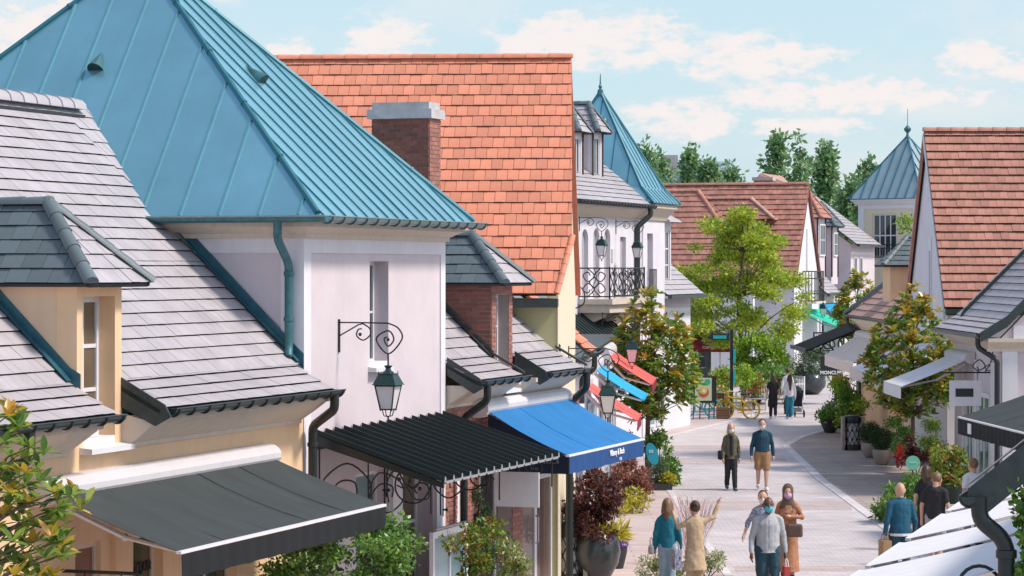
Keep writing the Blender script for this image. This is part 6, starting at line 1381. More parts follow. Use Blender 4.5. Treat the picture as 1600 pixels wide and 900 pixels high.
bush('dark_shrub','dark purple low shrub under the right magnolia','shrub',11.2,74.2,pxbl([(1420,705,12),(1440,712,10)],74.2,39,k=4,rm=(.12,.22)),1300,.1,leaf_red,seed=39,stems=4)
g_=G(1265,616); bush('olive_tree','feathery grey green tree in a big glossy round pot','potted tree',g_.x,g_.y,pxbl([(1262,548,14),(1250,565,14),(1275,560,12),(1262,580,16),(1285,555,8),(1245,585,10),(1280,580,10),(1262,598,10)],g_.y,40,k=6,rm=(.22,.42)),5200,.15,leaf_olive,seed=40,potp=[(.36,0),(.42,.02),(.72,.35),(.75,.6),(.62,.9),(.48,.98),(.44,.95)],potm=pot_dk,stems=10,z0=1.0,aspect=.25)
bush('lime_shrub','bright lime green shrub behind the benches','shrub',10.4,113,pxbl([(1165,545,14),(1185,535,14),(1205,545,14),(1170,570,16),(1195,570,16),(1215,560,10),(1155,565,10),(1180,590,18),(1205,590,14)],113,41,k=6,rm=(.25,.45)),6500,.17,leaf_lime,seed=41,stems=12,trunk=(0,2.0,.06))
bush('dark_cone','dark green clipped cone right of the lime green shrub','topiary',11.6,116,[(11.6,116,.6+.3*i,.6*(1-i*.14),.6*(1-i*.14),.35) for i in range(6)],3400,.12,leaf_dark,seed=42,shell=.25)
GF='flower beds of the far square'
for (u,v,D,n,m,lab,ex,sd) in [(1130,590,106,1500,leaf_lime,'flower box foliage behind the advert board','o',50),(1160,585,107,1500,leaf_lime,'yellow green bush beside the direction post','n',51),(1178,600,108,800,leaf_nan,'reddish green plants left of the white bench','r',52),(1200,585,110,1000,leaf_green,'green bush between the bench and the walking women','n',53),(1225,590,112,1300,leaf_green,'green bed right of the walking women','w',54),(1130,620,104,700,leaf_green,'flowering plants in the wooden crate by the bicycle','o',55)]:
    b_=pxbl([(u-8,v,8),(u+8,v,8),(u,v-8,8),(u,v+10,10)],D,sd,k=4,rm=(.2,.36)); X=(u-800)/F*D
    bush('flower_bed',lab,'plants',X,D,b_,n,.13,m,group=None,seed=sd,stems=6,extra=[('flower_mass',160,.11,{'o':pet_org,'n':pet_wht,'r':pet_red,'w':pet_wht}[ex],b_,.8)] if ex!='n' else None)
bush('red_shrub','dark red leaved shrub below the lime green shrub','shrub',10.2,111,pxbl([(1185,600,10),(1205,590,8),(1172,595,8)],111,56,k=4,rm=(.2,.36)),1300,.15,leaf_red,seed=56,stems=5)
# ================================================================ STREET FURNITURE
steel=mat('brushed_steel',(.5,.5,.52),.3,metal=.9); yel=mat('yellow_paint',(.72,.47,.01),.4); turq=mat('turquoise_paint',(.02,.40,.42),.4)
rubber=mat('black_rubber',(.02,.02,.02),.8); board_m=mat('pale_poster',(.55,.62,.40),.6)
def ring_pts(c,r,ax,n=24):
    c=Vector(c); ax=Vector(ax).normalized(); a=ax.orthogonal().normalized(); b=ax.cross(a); return [c+a*(math.cos(2*math.pi*i/n)*r)+b*(math.sin(2*math.pi*i/n)*r) for i in range(n+1)]
# litter bins: slatted sides, lattice drum
def litter_bin(label,X,Y,rz):
    th=Thing('litter_bin',label,'litter bin',FW,(X,Y,0),'litter bins along the street',rz=0)
    th.part('base',MB().lathe(X,Y,[(.23,0),(.25,.02),(.25,.16),(.22,.18)],16),blackm,smooth=True)
    th.part('drum',MB().lathe(X,Y,[(.205,.16),(.205,.86)],16),mat('pale_liner',(.50,.48,.47),.6,noise=.4,nscale=9,col2=(.12,.14,.14)))
    lat=MB()
    for k in range(9):
        for sg in (-1,1):
            lat.tube([(X+math.cos(k*.698+sg*t*1.4)*.215,Y+math.sin(k*.698+sg*t*1.4)*.215,.17+.68*t) for t in (0,.2,.4,.6,.8,1)],.009,4)
        a=k*.698+.35
        for z in (.34,.62): lat.ball((X+math.cos(a)*.22,Y+math.sin(a)*.22,z),.035,6,5)
    th.part('lattice',lat,iron)
    th.part('lid',MB().lathe(X,Y,[(.24,.84),(.255,.86),(.255,1.02),(.23,1.08),(.10,1.10),(.09,1.06)],16),blackm,smooth=True)
    for sx in (-1,1): th.part('side_panel',MB().box(X+sx*.30-.04,X+sx*.30+.04,Y-.2,Y+.2,0,1.04),pot_tp)
    return th
litter_bin('lattice litter bin with taupe sides on the right pavement',10.64,84,0)
litter_bin('lattice litter bin beside the large pot of purple maple',1.02,48.6,0)
# advert board
AS=Thing('advert_board','black easel board with a fruit bowl poster','board',FW,(7.22,101,0))
s=F/101; x0=(1083-800)/s; x1=(1120-800)/s; 
AS.part('frame',MB().box(x0,x1-.1,100.9,100.98,.62,1.62),blackm); AS.part('side',MB().box(x1-.1,x1-.02,100.9,101.5,.5,1.62),blackm)
for xx,yy in ((x0+.02,100.85),(x0+.3,101.35),(x1-.28,100.85),(x1-.05,101.4)): AS.part('leg',MB().tube([(xx-.03,yy,0),(xx,yy+.05,.64)],.022,6),blackm)
po=AS.part('poster',MB().box(x0+.06,x1-.2,100.885,100.9,.70,1.56),board_m)
AS.part('poster_bowl',MB().tube([((x0+x1)/2-.06,100.884,1.02),((x0+x1)/2-.06,100.879,1.02)],.20,20),mat('poster_red',(.55,.10,.06),.6),po); AS.part('poster_fruit',MB().tube([((x0+x1)/2-.06,100.878,1.09),((x0+x1)/2-.06,100.874,1.09)],.14,16),mat('poster_yellow',(.72,.55,.15),.6),po)
AS.part('poster_bowl_center',MB().tube([((x0+x1)/2-.06,100.872,1.08),((x0+x1)/2-.06,100.869,1.08)],.06,12),wl,po); AS.part('poster_badge',MB().tube([(x1-.36,100.884,1.40),(x1-.36,100.879,1.40)],.115,16),mat('poster_green',(.05,.42,.22),.6),po)
# bicycles
def bicycle(label,X,Y,m,wm,rz):
    th=Thing('bicycle',label,'bicycle',FW,(X,Y,0),None)
    r=.33
    for nm,xx in (('wheel',-.52),('wheel',.52)):
        o=th.part(nm,MB().tube(ring_pts((X+xx,Y,r),r,(0,1,0)),.038,6),wm,smooth=True)
        mb=MB()
        for k in range(8): mb.tube([(X+xx,Y,r),(X+xx+math.cos(k*math.pi/4)*r,Y,r+math.sin(k*math.pi/4)*r)],.008,4)
        mb.tube([(X+xx,Y-.04,r),(X+xx,Y+.04,r)],.03,8); th.part('spokes',mb,m,o)
    f=lambda a,z:(X+a,Y,z)
    fb=MB()
    for a,b in ((f(.52,r),f(.40,.86)),(f(.40,.80),f(-.12,.72)),(f(.42,.62),f(-.08,.30)),(f(-.18,.86),f(-.06,.30)),(f(-.06,.30),f(-.52,r)),(f(-.13,.70),f(-.52,r))): fb.tube([a,b],.034,6)
    th.part('frame',fb,m,smooth=True); th.part('handlebar',MB().tube([(X+.40,Y,.86),(X+.40,Y,1.0)],.016,6).tube([(X+.24,Y-.26,.99),(X+.40,Y-.12,1.02),(X+.40,Y+.12,1.02),(X+.24,Y+.26,.99)],.015,6),m,smooth=True)
    th.part('saddle',MB().ball((X-.2,Y,.92),(.14,.08,.04)),rubber,smooth=True); th.part('pedal',MB().tube(ring_pts((X-.06,Y,.30),.09,(0,1,0),14),.012,5).box(X-.16,X-.06,Y-.14,Y-.06,.19,.21),m)
    bk=MB()
    for k in range(4): bk.box(X+.50,X+.86,Y-.18,Y+.18,.74+.06*k,.775+.06*k)
    th.part('basket',bk,wood)
    th.root.rotation_euler=(0,0,rz); return th
bicycle('yellow painted bicycle with flower basket beside the wooden crate',8.55,101.6,yel,yel,R(155))
bicycle('turquoise painted bicycle half hidden behind the advert board',7.15,102.4,turq,turq,R(170))
cr=Thing('wooden_crate','slatted wooden flower crate between the two bicycles','crate',FW,(7.95,101.4,0))
for k in range(4): cr.part('slat',MB().box(7.7,8.2,101.15,101.18,.03+.1*k,.11+.1*k),wood)
cr.part('box',MB().box(7.72,8.18,101.181,101.6,.02,.42),mat('crate_inside',(.09,.05,.03),.9))
# benches
def bench(label,X,Y,rz):
    th=Thing('bench',label,'bench',FW,(X,Y,0),'white garden benches'); w=.72
    for k in range(5): th.part('seat_slat',MB().box(X-w,X+w,Y-.26+k*.105,Y-.18+k*.105,.42,.45),whitep)
    for k in range(13): th.part('back_slat',MB().box(X-w+.06+k*.112,X-w+.10+k*.112,Y+.27,Y+.30,.50,.92),whitep)
    th.part('back_rail',MB().box(X-w,X+w,Y+.26,Y+.31,.92,1.0).box(X-w,X+w,Y+.26,Y+.31,.46,.50),whitep)
    for sx in (-1,1):
        for yy in (-.26,.28): th.part('leg',MB().box(X+sx*w-.035,X+sx*w+.035,Y+yy-.03,Y+yy+.03,0,.66 if yy<0 else 1.0),whitep)
        th.part('armrest',MB().box(X+sx*w-.04,X+sx*w+.04,Y-.3,Y+.26,.66,.70),whitep)
    th.root.rotation_euler=(0,0,rz); return th
bench('white slatted garden bench beside the woman in black',9.75,108,R(-38)); bench('white slatted garden bench next to the big glossy pot',12.0,116.5,R(-60))
# white urns
for i,(u,v,lab,h) in enumerate([(1000,668,'white planter barrel nearest the coral awning',1.15),(1019,662,'white flared urn between the white barrels',1.0),(1042,657,'white urn with a black dark base patch',1.0)]):
    g_=G(u,v); th=Thing('white_urn',lab,'urn',FW,(g_.x,g_.y,0),'white urns on the square')
    th.part('urn',MB().lathe(g_.x,g_.y,[(.30*h,0),(.30*h,.06),(.16*h,.12),(.15*h,.2),(.26*h,.5),(.36*h,.85),(.38*h,.95),(.33*h,.95)] if i else [(.28,0),(.36,.4),(.40,.9),(.42,1.05),(.37,1.05)],18),whitep,smooth=True); th.part('soil',MB().lathe(g_.x,g_.y,[(.3*h,.86*h),(.3*h,.9*h)],14),soil)
    if i==2: th.part('plaque',MB().box(g_.x-.1,g_.x+.1,g_.y-.3,g_.y-.25,.05,.35),blackm)
# direction post
DP=Thing('direction_post','tall black direction post with arm and teal panels','sign post',FW,(8.5,104,0)); X=(1143-800)/F*104
DP.part('post',MB().box(X-.06,X+.06,103.94,104.06,0,CH-(515-YH)/F*104),blackm); za=CH-(526-YH)/F*104
DP.part('arm',MB().prism([(X-.1,103.95,za+.1),(X-.1,103.95,za-.12),(X-.78,103.95,za-.12),(X-.95,103.95,za-.02),(X-.78,103.95,za+.1)],(0,.06,0)),blackm); DP.part('arm_panel',MB().box(X-.72,X-.2,103.93,103.95,za-.08,za+.05),turq)
for k in range(2): DP.part('side_panel',MB().box(X+.06,X+.15,103.9,104,za-1.0-.8*k,za-.5-.8*k),turq)
# blue leaf-shaped sign, round green sign
BS=Thing('blue_sign','teal oval sign on a thin black post in the planter bed','sign',FW,(3.5,68.4,0)); s=F/68.4
Xp=(1016-800)/s
BS.part('post',MB().tube([(Xp,68.4,0),(Xp,68.4,CH-(700-YH)/s)],.02,6),blackm)
mb=MB(); n=24; cx=(1019-800)/s; cz=CH-(709-YH)/s
mb.prism([(cx+math.cos(2*math.pi*k/n)*.15+math.sin(2*math.pi*k/n)*-.06,68.36,cz+math.sin(2*math.pi*k/n)*.28) for k in range(n)],(0,.03,0)); BS.part('panel',mb,mat('teal_panel',(.01,.30,.42),.4))
lettering(BS,'ss',.16,(cx-.03,68.355,cz+.08),(1,0,0),(0,0,1),wl)
GS=Thing('round_sign','round pale green sign on a post under the right magnolia','sign',FW,(9.5,64,0)); s=F/64; cx=(1426-800)/s; cz=CH-(723-YH)/s
GS.part('post',MB().tube([(cx,64,0),(cx,64,cz)],.02,6),blackm); GS.part('disc',MB().tube([(cx,63.97,cz),(cx,63.94,cz)],.17,24),mat('mint_panel',(.16,.50,.36),.5)); GS.part('line',MB().box(cx-.09,cx+.09,63.932,63.938,cz-.01,cz+.03),mat('mint_print',(.3,.62,.48),.5))
# stroller
ST=Thing('stroller','dark three wheeled pushchair pushed by the woman in white','pushchair',FW,(11.0,102.4,0)); X,Y=10.85,102.6
for xx,yy in ((-.27,-.25),(.27,-.25),(0,.5)): ST.part('wheel',MB().tube(ring_pts((X+xx,Y+yy,.13),.12,(1,0,0),18),.026,6).tube([(X+xx-.02,Y+yy,.13),(X+xx+.02,Y+yy,.13)],.06,10),rubber,smooth=True)
ST.part('frame',MB().tube([(X-.26,Y-.25,.14),(X-.22,Y+.1,.55),(X-.22,Y-.45,1.02),(X+.22,Y-.45,1.02),(X+.22,Y+.1,.55),(X+.26,Y-.25,.14)],.018,6).tube([(X-.22,Y+.1,.55),(X,Y+.5,.15),(X+.22,Y+.1,.55)],.018,6).tube([(X-.26,Y-.25,.14),(X+.26,Y-.25,.14)],.015,6),blackm)
ST.part('seat',MB().prism([(X-.2,Y-.2,.4),(X-.2,Y+.35,.42),(X-.2,Y+.3,.55),(X-.2,Y-.1,.6),(X-.2,Y-.22,1.0),(X-.2,Y-.3,1.0)],(.4,0,0)),fab_navy); ST.part('hood',MB().ball((X,Y-.12,.98),(.23,.3,.2)),fab_navy,smooth=True); ST.part('basket',MB().box(X-.19,X+.19,Y-.2,Y+.25,.2,.34),mat('grey_mesh_cloth',(.2,.2,.22),.9))
# cafe parasol-less tables hinted by chairs under the near white awnings
ch=Thing('wire_chair','black wire chair back under the nearest white awning','chair',FW,(4.3,24.6,0)); X,Y=(1530-800)/F*24.3,24.3
zt=CH-(884-YH)/F*24.3
ch.part('back',MB().tube([(X-.17,Y,.45),(X-.19,Y,zt-.2)]+[(X-math.cos(math.pi*k/10)*.19,Y,zt-.19+math.sin(math.pi*k/10)*.19) for k in range(11)]+[(X+.19,Y,zt-.2),(X+.17,Y,.45)],.018,6),blackm); ch.part('seat',MB().lathe(X,Y-.2,[(.2,.43),(.22,.45),(.2,.47)],14),blackm)
for a,b in ((-.15,-.36),(.15,-.36),(-.15,-.04),(.15,-.04)): ch.part('leg',MB().tube([(X+a,Y+b,.44),(X+a*1.2,Y+b,0)],.012,6),blackm)
# ================================================================ PEOPLE
def cm(name,col,rough=.85,**k): return mat(name,col,rough,noise=k.pop('noise',.12),nscale=k.pop('nscale',14),bump=.15,bscale=120,**k)
skinA=mat('fair_skin',(.56,.32,.23),.5,noise=.06,nscale=12); skinB=mat('brown_skin',(.14,.065,.04),.45,noise=.06,nscale=12)
mask_b=cm('pale_blue_mask',(.55,.66,.74)); mask_w=cm('white_mask',(.75,.74,.74)); mask_t=cm('turquoise_mask',(.08,.45,.52)); mask_l=cm('lilac_mask',(.52,.36,.60))
hair_br=mat('brown_hair',(.07,.035,.02),.5,noise=.3,nscale=30,stretch=(1,1,.15)); hair_bl=mat('blond_hair',(.55,.36,.16),.5,noise=.3,nscale=30,stretch=(1,1,.15)); hair_dk=mat('dark_hair',(.022,.014,.012),.5,noise=.3,nscale=30); hair_lb=mat('light_brown_hair',(.20,.11,.055),.5,noise=.3,nscale=30)
FOLD=bpy.data.textures.new('cloth_folds','CLOUDS'); FOLD.noise_scale=.11; FOLD.noise_depth=3
eye_m=mat('eye',(.015,.012,.012),.2)
def loft(mb,rows,seg=14):
    """rows of (cx,cy,z,rx,ry)"""
    b=len(mb.v); n=len(rows)
    for (cx,cy,z,rx,ry) in rows:
        for k in range(seg):
            t=2*math.pi*k/seg; mb.v.append((cx+math.cos(t)*rx,cy+math.sin(t)*ry,z))
    for i in range(n-1):
        for k in range(seg):
            k2=(k+1)%seg; mb.f.append((b+i*seg+k,b+i*seg+k2,b+(i+1)*seg+k2,b+(i+1)*seg+k))
    mb.f.append(tuple(b+k for k in range(seg-1,-1,-1))); mb.f.append(tuple(b+(n-1)*seg+k for k in range(seg)))
def cap(mb,pts,rs_,seg=10):
    mb.tube(pts,rs_,seg)
    for p,r in zip(pts,rs_): mb.ball(p,r,seg,6)
def person(label,X,Y,h,heading,skin,hair=hair_br,hairstyle='short',top=None,topm=None,sleeve='long',bottom='trousers',botm=None,shoem=None,maskm=None,arms=None,step=.09,build=1.0,sx=1.0,extras=(),vox=.013,lean=0,headturn=0,headdrop=0,toplen=.50,openm=None,group=None):
    th=Thing('person',label,'person',FW,(X,Y,0),group,rz=heading)
    S=h
    if label.startswith('woman') or label.startswith('person'): build*=.9
    def q(x,y,z): return Vector((x*S,y*S-lean*max(0,z-.5)*S,z*S))
    W=build
    # joints
    st=step; hipz=.515
    leg={}
    for s,sg in ((1,1),(-1,-1)):
        fy=-st*sg; knee_y=fy*.45-.012-(.02 if fy>0 else 0)
        leg[s]=[q(.05*s*W,0,hipz),q(.052*s*W,knee_y,.285+(.01 if fy>0 else 0)),q(.05*s*W,fy,.05+(.025 if fy>.04 else 0))]
    A=arms or {}
    sh={s:q(.092*s*W,.005,.787) for s in (1,-1)}
    arm={}
    for s in (1,-1):
        if s in A: e,w=A[s]; arm[s]=[sh[s],q(*e),q(*w)]
        else:
            sw=st*.55*s; arm[s]=[sh[s],q(.135*s*W,.02+sw*.4,.635),q(.145*s*W,-.02+sw,.49)]
    # ---- body, one skin surface
    mb=MB()
    tor=lambda g:[(0,0,.50,.082*W+g,.060*W+g),(0,0,.545,.090*W+g,.066*W+g),(0,0,.60,.080*W+g,.058*W+g),(0,0,.645,.077*W+g,.056*W+g),(0,0,.70,.088*W+g,.062*W+g),(0,.002,.755,.090*W+g,.062*W+g),(0,.004,.795,.086*W+g,.052*W+g),(0,.006,.822,.056*W+g,.040*W+g),(0,.004,.842,.030*W+g*.6,.030+g*.6)]
    def torso(m,g,z0=0,z1=1,drop=None):
        r=[(a,b,c,d_,e) for a,b,c,d_,e in tor(g) if z0<=c<=z1]
        loft(m,[(*q(a,b,c)[:2],q(a,b,c)[2],d_*S,e*S) for a,b,c,d_,e in r])
    torso(mb,0)
    hd=q(0,-.012-headdrop*.5,.925-headdrop*.3)
    Rh=Matrix.Rotation(headturn,3,'Z')@Matrix.Rotation(headdrop*4,3,'X')
    HS=1.12; hq=lambda x,y,z:hd+Rh@Vector((x*S*HS,y*S*HS,z*S*HS))
    cap(mb,[q(0,.004,.83),q(0,-.004,.885)],[.034*S,.030*S])
    hv=MB(); hv.ball((0,0,0),(.050*S,.062*S,.072*S),14,10); mb.add([hd+Rh@(Vector(p)+Vector((0,0,.008*S))) for p in hv.v],hv.f)
    hv=MB(); hv.ball((0,0,0),(.040*S,.045*S,.050*S),12,8); mb.add([hq(0,-.014,-.028)+Rh@Vector(p) for p in hv.v],hv.f)   # jaw
    cap(mb,[hq(0,-.052,.012),hq(0,-.064,-.012)],[.006*S,.0095*S],8)    # nose
    for s in (1,-1): cap(mb,[hq(.045*s,.004,.012),hq(.046*s,.006,-.012)],[.009*S,.007*S],6)  # ears
    for s in (1,-1):
        cap(mb,leg[s],[.052*S*W,.036*S,.024*S]); a=leg[s][2]; cap(mb,[a+Vector((0,.02*S,-.025*S)),a+Vector((.006*s*S,-.07*S,-.032*S))],[.022*S,.018*S])
        cap(mb,arm[s],[.030*S*W,.023*S,.016*S])
        # hand: palm, four fingers, thumb
        e,w=arm[s][1],arm[s][2]; d=(w-e).normalized(); side=d.cross(Vector((0,1,0))); side=side.normalized() if side.length>.1 else Vector((1,0,0)); fr_=side.cross(d).normalized()
        pc=w+d*.032*S; cap(mb,[w,pc+d*.012*S],[.015*S,.020*S],8)
        for k in range(4):
            o=fr_*((k-1.5)*.0125*S); l=(.040,.046,.044,.034)[k]*S; p0=pc+d*.02*S+o; cap(mb,[p0,p0+d*l*.55+side*-s*.004*S,p0+d*l*.9-side*s*.014*S],[.0062*S,.0058*S,.005*S],6)
        cap(mb,[w+d*.018*S-fr_*.016*S,w+d*.045*S-fr_*.034*S,w+d*.062*S-fr_*.036*S],[.0075*S,.0065*S,.0055*S],6)
    def put(nm,m,mt,v=vox,parent=None,sm=2):
        o=th.part(nm,MB_shift(m,X,Y),mt,parent,smooth=True)
        r=o.modifiers.new('join','REMESH'); r.mode='VOXEL'; r.voxel_size=v; r.use_smooth_shade=True
        if nm in ('top','trousers','shorts','skirt'):
            dm=o.modifiers.new('folds','DISPLACE'); dm.texture=FOLD; dm.strength=.030; dm.mid_level=.5; dm.texture_coords='LOCAL'
        if sm: z=o.modifiers.new('relax','SMOOTH'); z.factor=.5; z.iterations=sm
        return o
    put('body',mb,skin,min(vox,.0115),sm=1)
    # ---- lower garment
    if bottom in ('trousers','shorts','wide'):
        m=MB(); g=.005 if topm else .011
        r=[t for t in tor(g) if t[2]<=(.56 if topm else .61)]; loft(m,[(*q(t[0],t[1],t[2])[:2],q(t[0],t[1],t[2])[2],t[3]*S,t[4]*S) for t in [(0,0,.475,.075*W,.055*W)]+r])
        for s in (1,-1):
            a,b,c=leg[s]
            if bottom=='shorts':
                k=b.lerp(a,.12); cap(m,[a,k],[.064*S*W,.056*S])
            else:
                wv=1.35 if bottom=='wide' else 1.0; c2=c+Vector((0,0,.012*S)); cap(m,[a,b,c2],[.063*S*W,.047*S*wv,.036*S*wv])
        put('shorts' if bottom=='shorts' else 'trousers',m,botm,vox)
    elif bottom in ('skirt','dress'):
        m=MB(); loft(m,[(*q(0,0,z)[:2],z*S,rx*S,ry*S) for z,rx,ry in ((.075,.125,.12),(.2,.118,.11),(.35,.112,.098),(.5,.105,.085),(.56,.104,.082),(.62,.092,.07))],18); put('skirt',m,botm,vox)
    for s in (1,-1):
        a=leg[s][2]; m=MB(); cap(m,[a+Vector((0,.022*S,-.024*S)),a+Vector((.004*s*S,-.03*S,-.028*S)),a+Vector((.008*s*S,-.082*S,-.034*S))],[.029*S,.028*S,.024*S],10); m.v=[(p[0],p[1],max(p[2],.004)) for p in m.v]
        put('shoe',m,shoem or rubber,.012)
    # ---- upper garment
    if topm:
        m=MB(); g=.011
        rows=[(t[0],t[1],t[2],max(t[3],(.087*W+g) if t[2]<.7 else 0),max(t[4],(.063*W+g) if t[2]<.7 else 0)) for t in tor(g) if t[2]>=toplen-.001]
        if toplen<.5:
            fl=(.5-toplen); rows=[(0,0,toplen,.092*W+g+fl*.16,.070*W+g+fl*.14)]+( [(0,0,.46,.093*W+g,.071*W+g)] if toplen<.44 else [])+rows
        loft(m,[(*q(t[0],t[1],t[2])[:2],t[2]*S,t[3]*S,t[4]*S) for t in rows])
        cap(m,[sh[1]+Vector((-.004*S,0,.004*S)),q(.04*W,.006,.822),q(-.04*W,.006,.822),sh[-1]+Vector((.004*S,0,.004*S))],[.036*S*W,.032*S,.032*S,.036*S*W])
        for s in (1,-1):
            a,b,c=arm[s]
            if sleeve=='long': cap(m,[a,b,b.lerp(c,.96)],[.038*S*W,.030*S,.0235*S])
            elif sleeve=='mid': cap(m,[a,b,b.lerp(c,.35)],[.038*S*W,.031*S,.028*S])
            else: cap(m,[a,a.lerp(b,.62)],[.038*S*W,.036*S])
        put('top',m,topm,vox)
        if sleeve=='long' or top=='collar':
            m=MB(); loft(m,[(*q(0,.004,z)[:2],z*S,r*S,r*S*.95) for z,r in ((.825,.044),(.845,.038),(.86,.036))],12); put('collar',m,topm,.012)
        if openm is not None:   # front opening of a jacket
            m=MB(); loft(m,[(*q(0,-.05-.006*W,z)[:2],z*S,.03*S,.034*S) for z in (.53,.6,.7,.78,.83)],10); put('inner_top',m,openm,.012)
    # ---- hair, mask, eyes
    if hairstyle!='bald':
        m=MB(); sc=Vector((.056,.065,.067))*S
        if hairstyle=='veil': sc=Vector((.063,.072,.080))*S
        hv=MB(); hv.ball((0,0,0),tuple(sc),14,10); m.add([hq(0,.010,.020)+Rh@Vector(p) for p in hv.v],hv.f)
        if hairstyle in ('long','verylong'):
            z1=-.10 if hairstyle=='long' else -.24
            P=[hq(0,.030,.02),hq(0,.045,-.05),hq(0,.052,z1)]; cap(m,P,[.048*S,.050*S,.030*S])
            for s in (1,-1): cap(m,[hq(.038*s,.002,.02),hq(.045*s,.012,-.05),hq(.042*s,.01,max(z1,-.11))],[.018*S,.018*S,.012*S])
        if hairstyle=='veil':
            loft(m,[(*(hq(0,.012,z)[:2]),hq(0,0,z)[2],rx*S,ry*S) for z,rx,ry in ((-.15,.11,.085),(-.11,.088,.07),(-.07,.062,.058),(0,.058,.06))])
        if hairstyle=='bun': hv=MB(); hv.ball((0,0,0),.026*S); m.add([hq(0,.062,.035)+Vector(p) for p in hv.v],hv.f)
        # cut the face free
        fwd=Rh@Vector((0,-1,0)); 
        ob=put('veil' if hairstyle=='veil' else 'hair',m,hair,.0125,sm=1)
        # push the front of the hair back so that the face shows
        vs_=ob.data.vertices; off=Vector((X,Y,0))-th.base
        for v in vs_:
            p=Rh.inverted()@(Vector(v.co)-off-hd)
            lim=-.030*S if p.z>.045*S else -.006*S
            if hairstyle=='veil': lim=-.045*S
            if p.y<lim and p.z<.062*S: v.co=Vector(v.co)+Rh@Vector((0,(lim-p.y),0))
    if maskm:
        m=MB(); hv=MB(); hv.ball((0,0,0),(.043*S,.038*S,.034*S),12,8); m.add([hq(0,-.034,-.026)+Rh@Vector(p) for p in hv.v],hv.f); put('face_mask',m,maskm,.011,sm=1)
        m=MB()
        for s in (1,-1): m.tube([hq(.03*s,-.045,-.015),hq(.047*s,0,.005)],.0025*S,4)
        th.part('mask_loop',MB_shift(m,X,Y),maskm)
    m=MB()
    for s in (1,-1): m.ball(hq(.0175*s,-.0515,.012),(.0075*S,.005*S,.0048*S),8,6)
    th.part('eyes',MB_shift(m,X,Y),eye_m)
    m=MB(); m.tube([hq(-.014,-.056,-.036),hq(0,-.060,-.038),hq(.014,-.056,-.036)],.003*S,5); 
    if not maskm: th.part('mouth',MB_shift(m,X,Y),mat('lip',(.32,.11,.09),.5))
    th.q=q; th.arm=arm; th.S=S; th.X=X; th.Y=Y; th.h=heading
    return th
def MB_shift(m,X,Y):
    r=MB(); r.v=[(p[0]+X,p[1]+Y,p[2]) for p in m.v]; r.f=m.f; return r
def bag(name,label,cat,th,pos,size,m,handle=True,mh=None,rz=0,rounded=False):
    """carried bag: its own thing. pos in the carrier's body axes (metres)"""
    c=math.cos(th.h); s_=math.sin(th.h); X=th.X+pos[0]*c-pos[1]*s_; Y=th.Y+pos[0]*s_+pos[1]*c; z=pos[2]; w,d,hh=size
    t=Thing(name,label,cat,FW,(X,Y,z),rz=th.h+rz)
    mb=MB(); mb.add([(X-w/2,Y-d/2,z),(X+w/2,Y-d/2,z),(X+w/2,Y+d/2,z),(X-w/2,Y+d/2,z),(X-w/2*.96,Y-d/2,z+hh),(X+w/2*.96,Y-d/2,z+hh),(X+w/2*.96,Y+d/2,z+hh),(X-w/2*.96,Y+d/2,z+hh)],[(0,3,2,1),(4,5,6,7),(0,1,5,4),(1,2,6,5),(2,3,7,6),(3,0,4,7)])
    o=t.part('bag_body',mb,m)
    if rounded:
        b=o.modifiers.new('round','BEVEL'); b.width=min(w,d,hh)*.35; b.segments=3
    if handle:
        for dy in (-d/2+.005,d/2-.005): t.part('handle',MB().tube([(X-w*.22,Y+dy,z+hh),(X-w*.2,Y+dy*.4,z+hh+.1),(X,Y+dy*.2,z+hh+.14),(X+w*.2,Y+dy*.4,z+hh+.1),(X+w*.22,Y+dy,z+hh)],.006,5),mh or m)
    return t
black=cm('black_cotton',(.018,.018,.022)); navy=cm('navy_knit',(.008,.05,.085)); teal=cm('teal_knit',(.01,.17,.25)); blueS=cm('petrol_blue_knit',(.008,.085,.15))
khaki=cm('olive_jacket_cloth',(.10,.095,.06)); tan=cm('tan_cotton',(.34,.19,.09)); greyh=cm('grey_marl',(.40,.41,.43)); denim=cm('dark_denim',(.02,.06,.085)); ltden=cm('light_denim',(.30,.42,.50)); beige=cm('beige_coat_cloth',(.50,.37,.23)); floral=cm('blue_floral_cloth',(.02,.04,.13),noise=.9,nscale=22,col2=(.62,.62,.72)); rust=cm('rust_cloth',(.42,.19,.10)); taupe=cm('brown_veil_cloth',(.12,.075,.06)); whitet=cm('white_cotton',(.72,.72,.76)); bluej=cm('bright_denim',(.02,.20,.30)); sneak=cm('white_shoe',(.7,.7,.7)); sneakb=cm('blue_shoe',(.05,.12,.18)); grey=cm('grey_cloth',(.32,.32,.33))
PI=math.pi
# walking couple
p=person('woman with long blond hair in olive jacket and black trousers, masked',(1142-800)/F*68.8,68.8,1.70,R(6),skinA,hair_bl,'long',topm=khaki,botm=black,shoem=sneakb,maskm=mask_b,step=.085,toplen=.47,openm=black)
bag('shoulder_bag','small black bag at the hip of the woman in the olive jacket','bag',p,(-.27,.02,.78),(.12,.2,.24),black,handle=False,rounded=True)
person('man in dark teal sweater and tan shorts walking with a mask',(1191-800)/F*68.9,68.9,1.80,R(-2),skinA,hair_br,'short',topm=navy,bottom='shorts',botm=tan,shoem=sneak,maskm=mask_b,step=.07,build=1.08,toplen=.52)
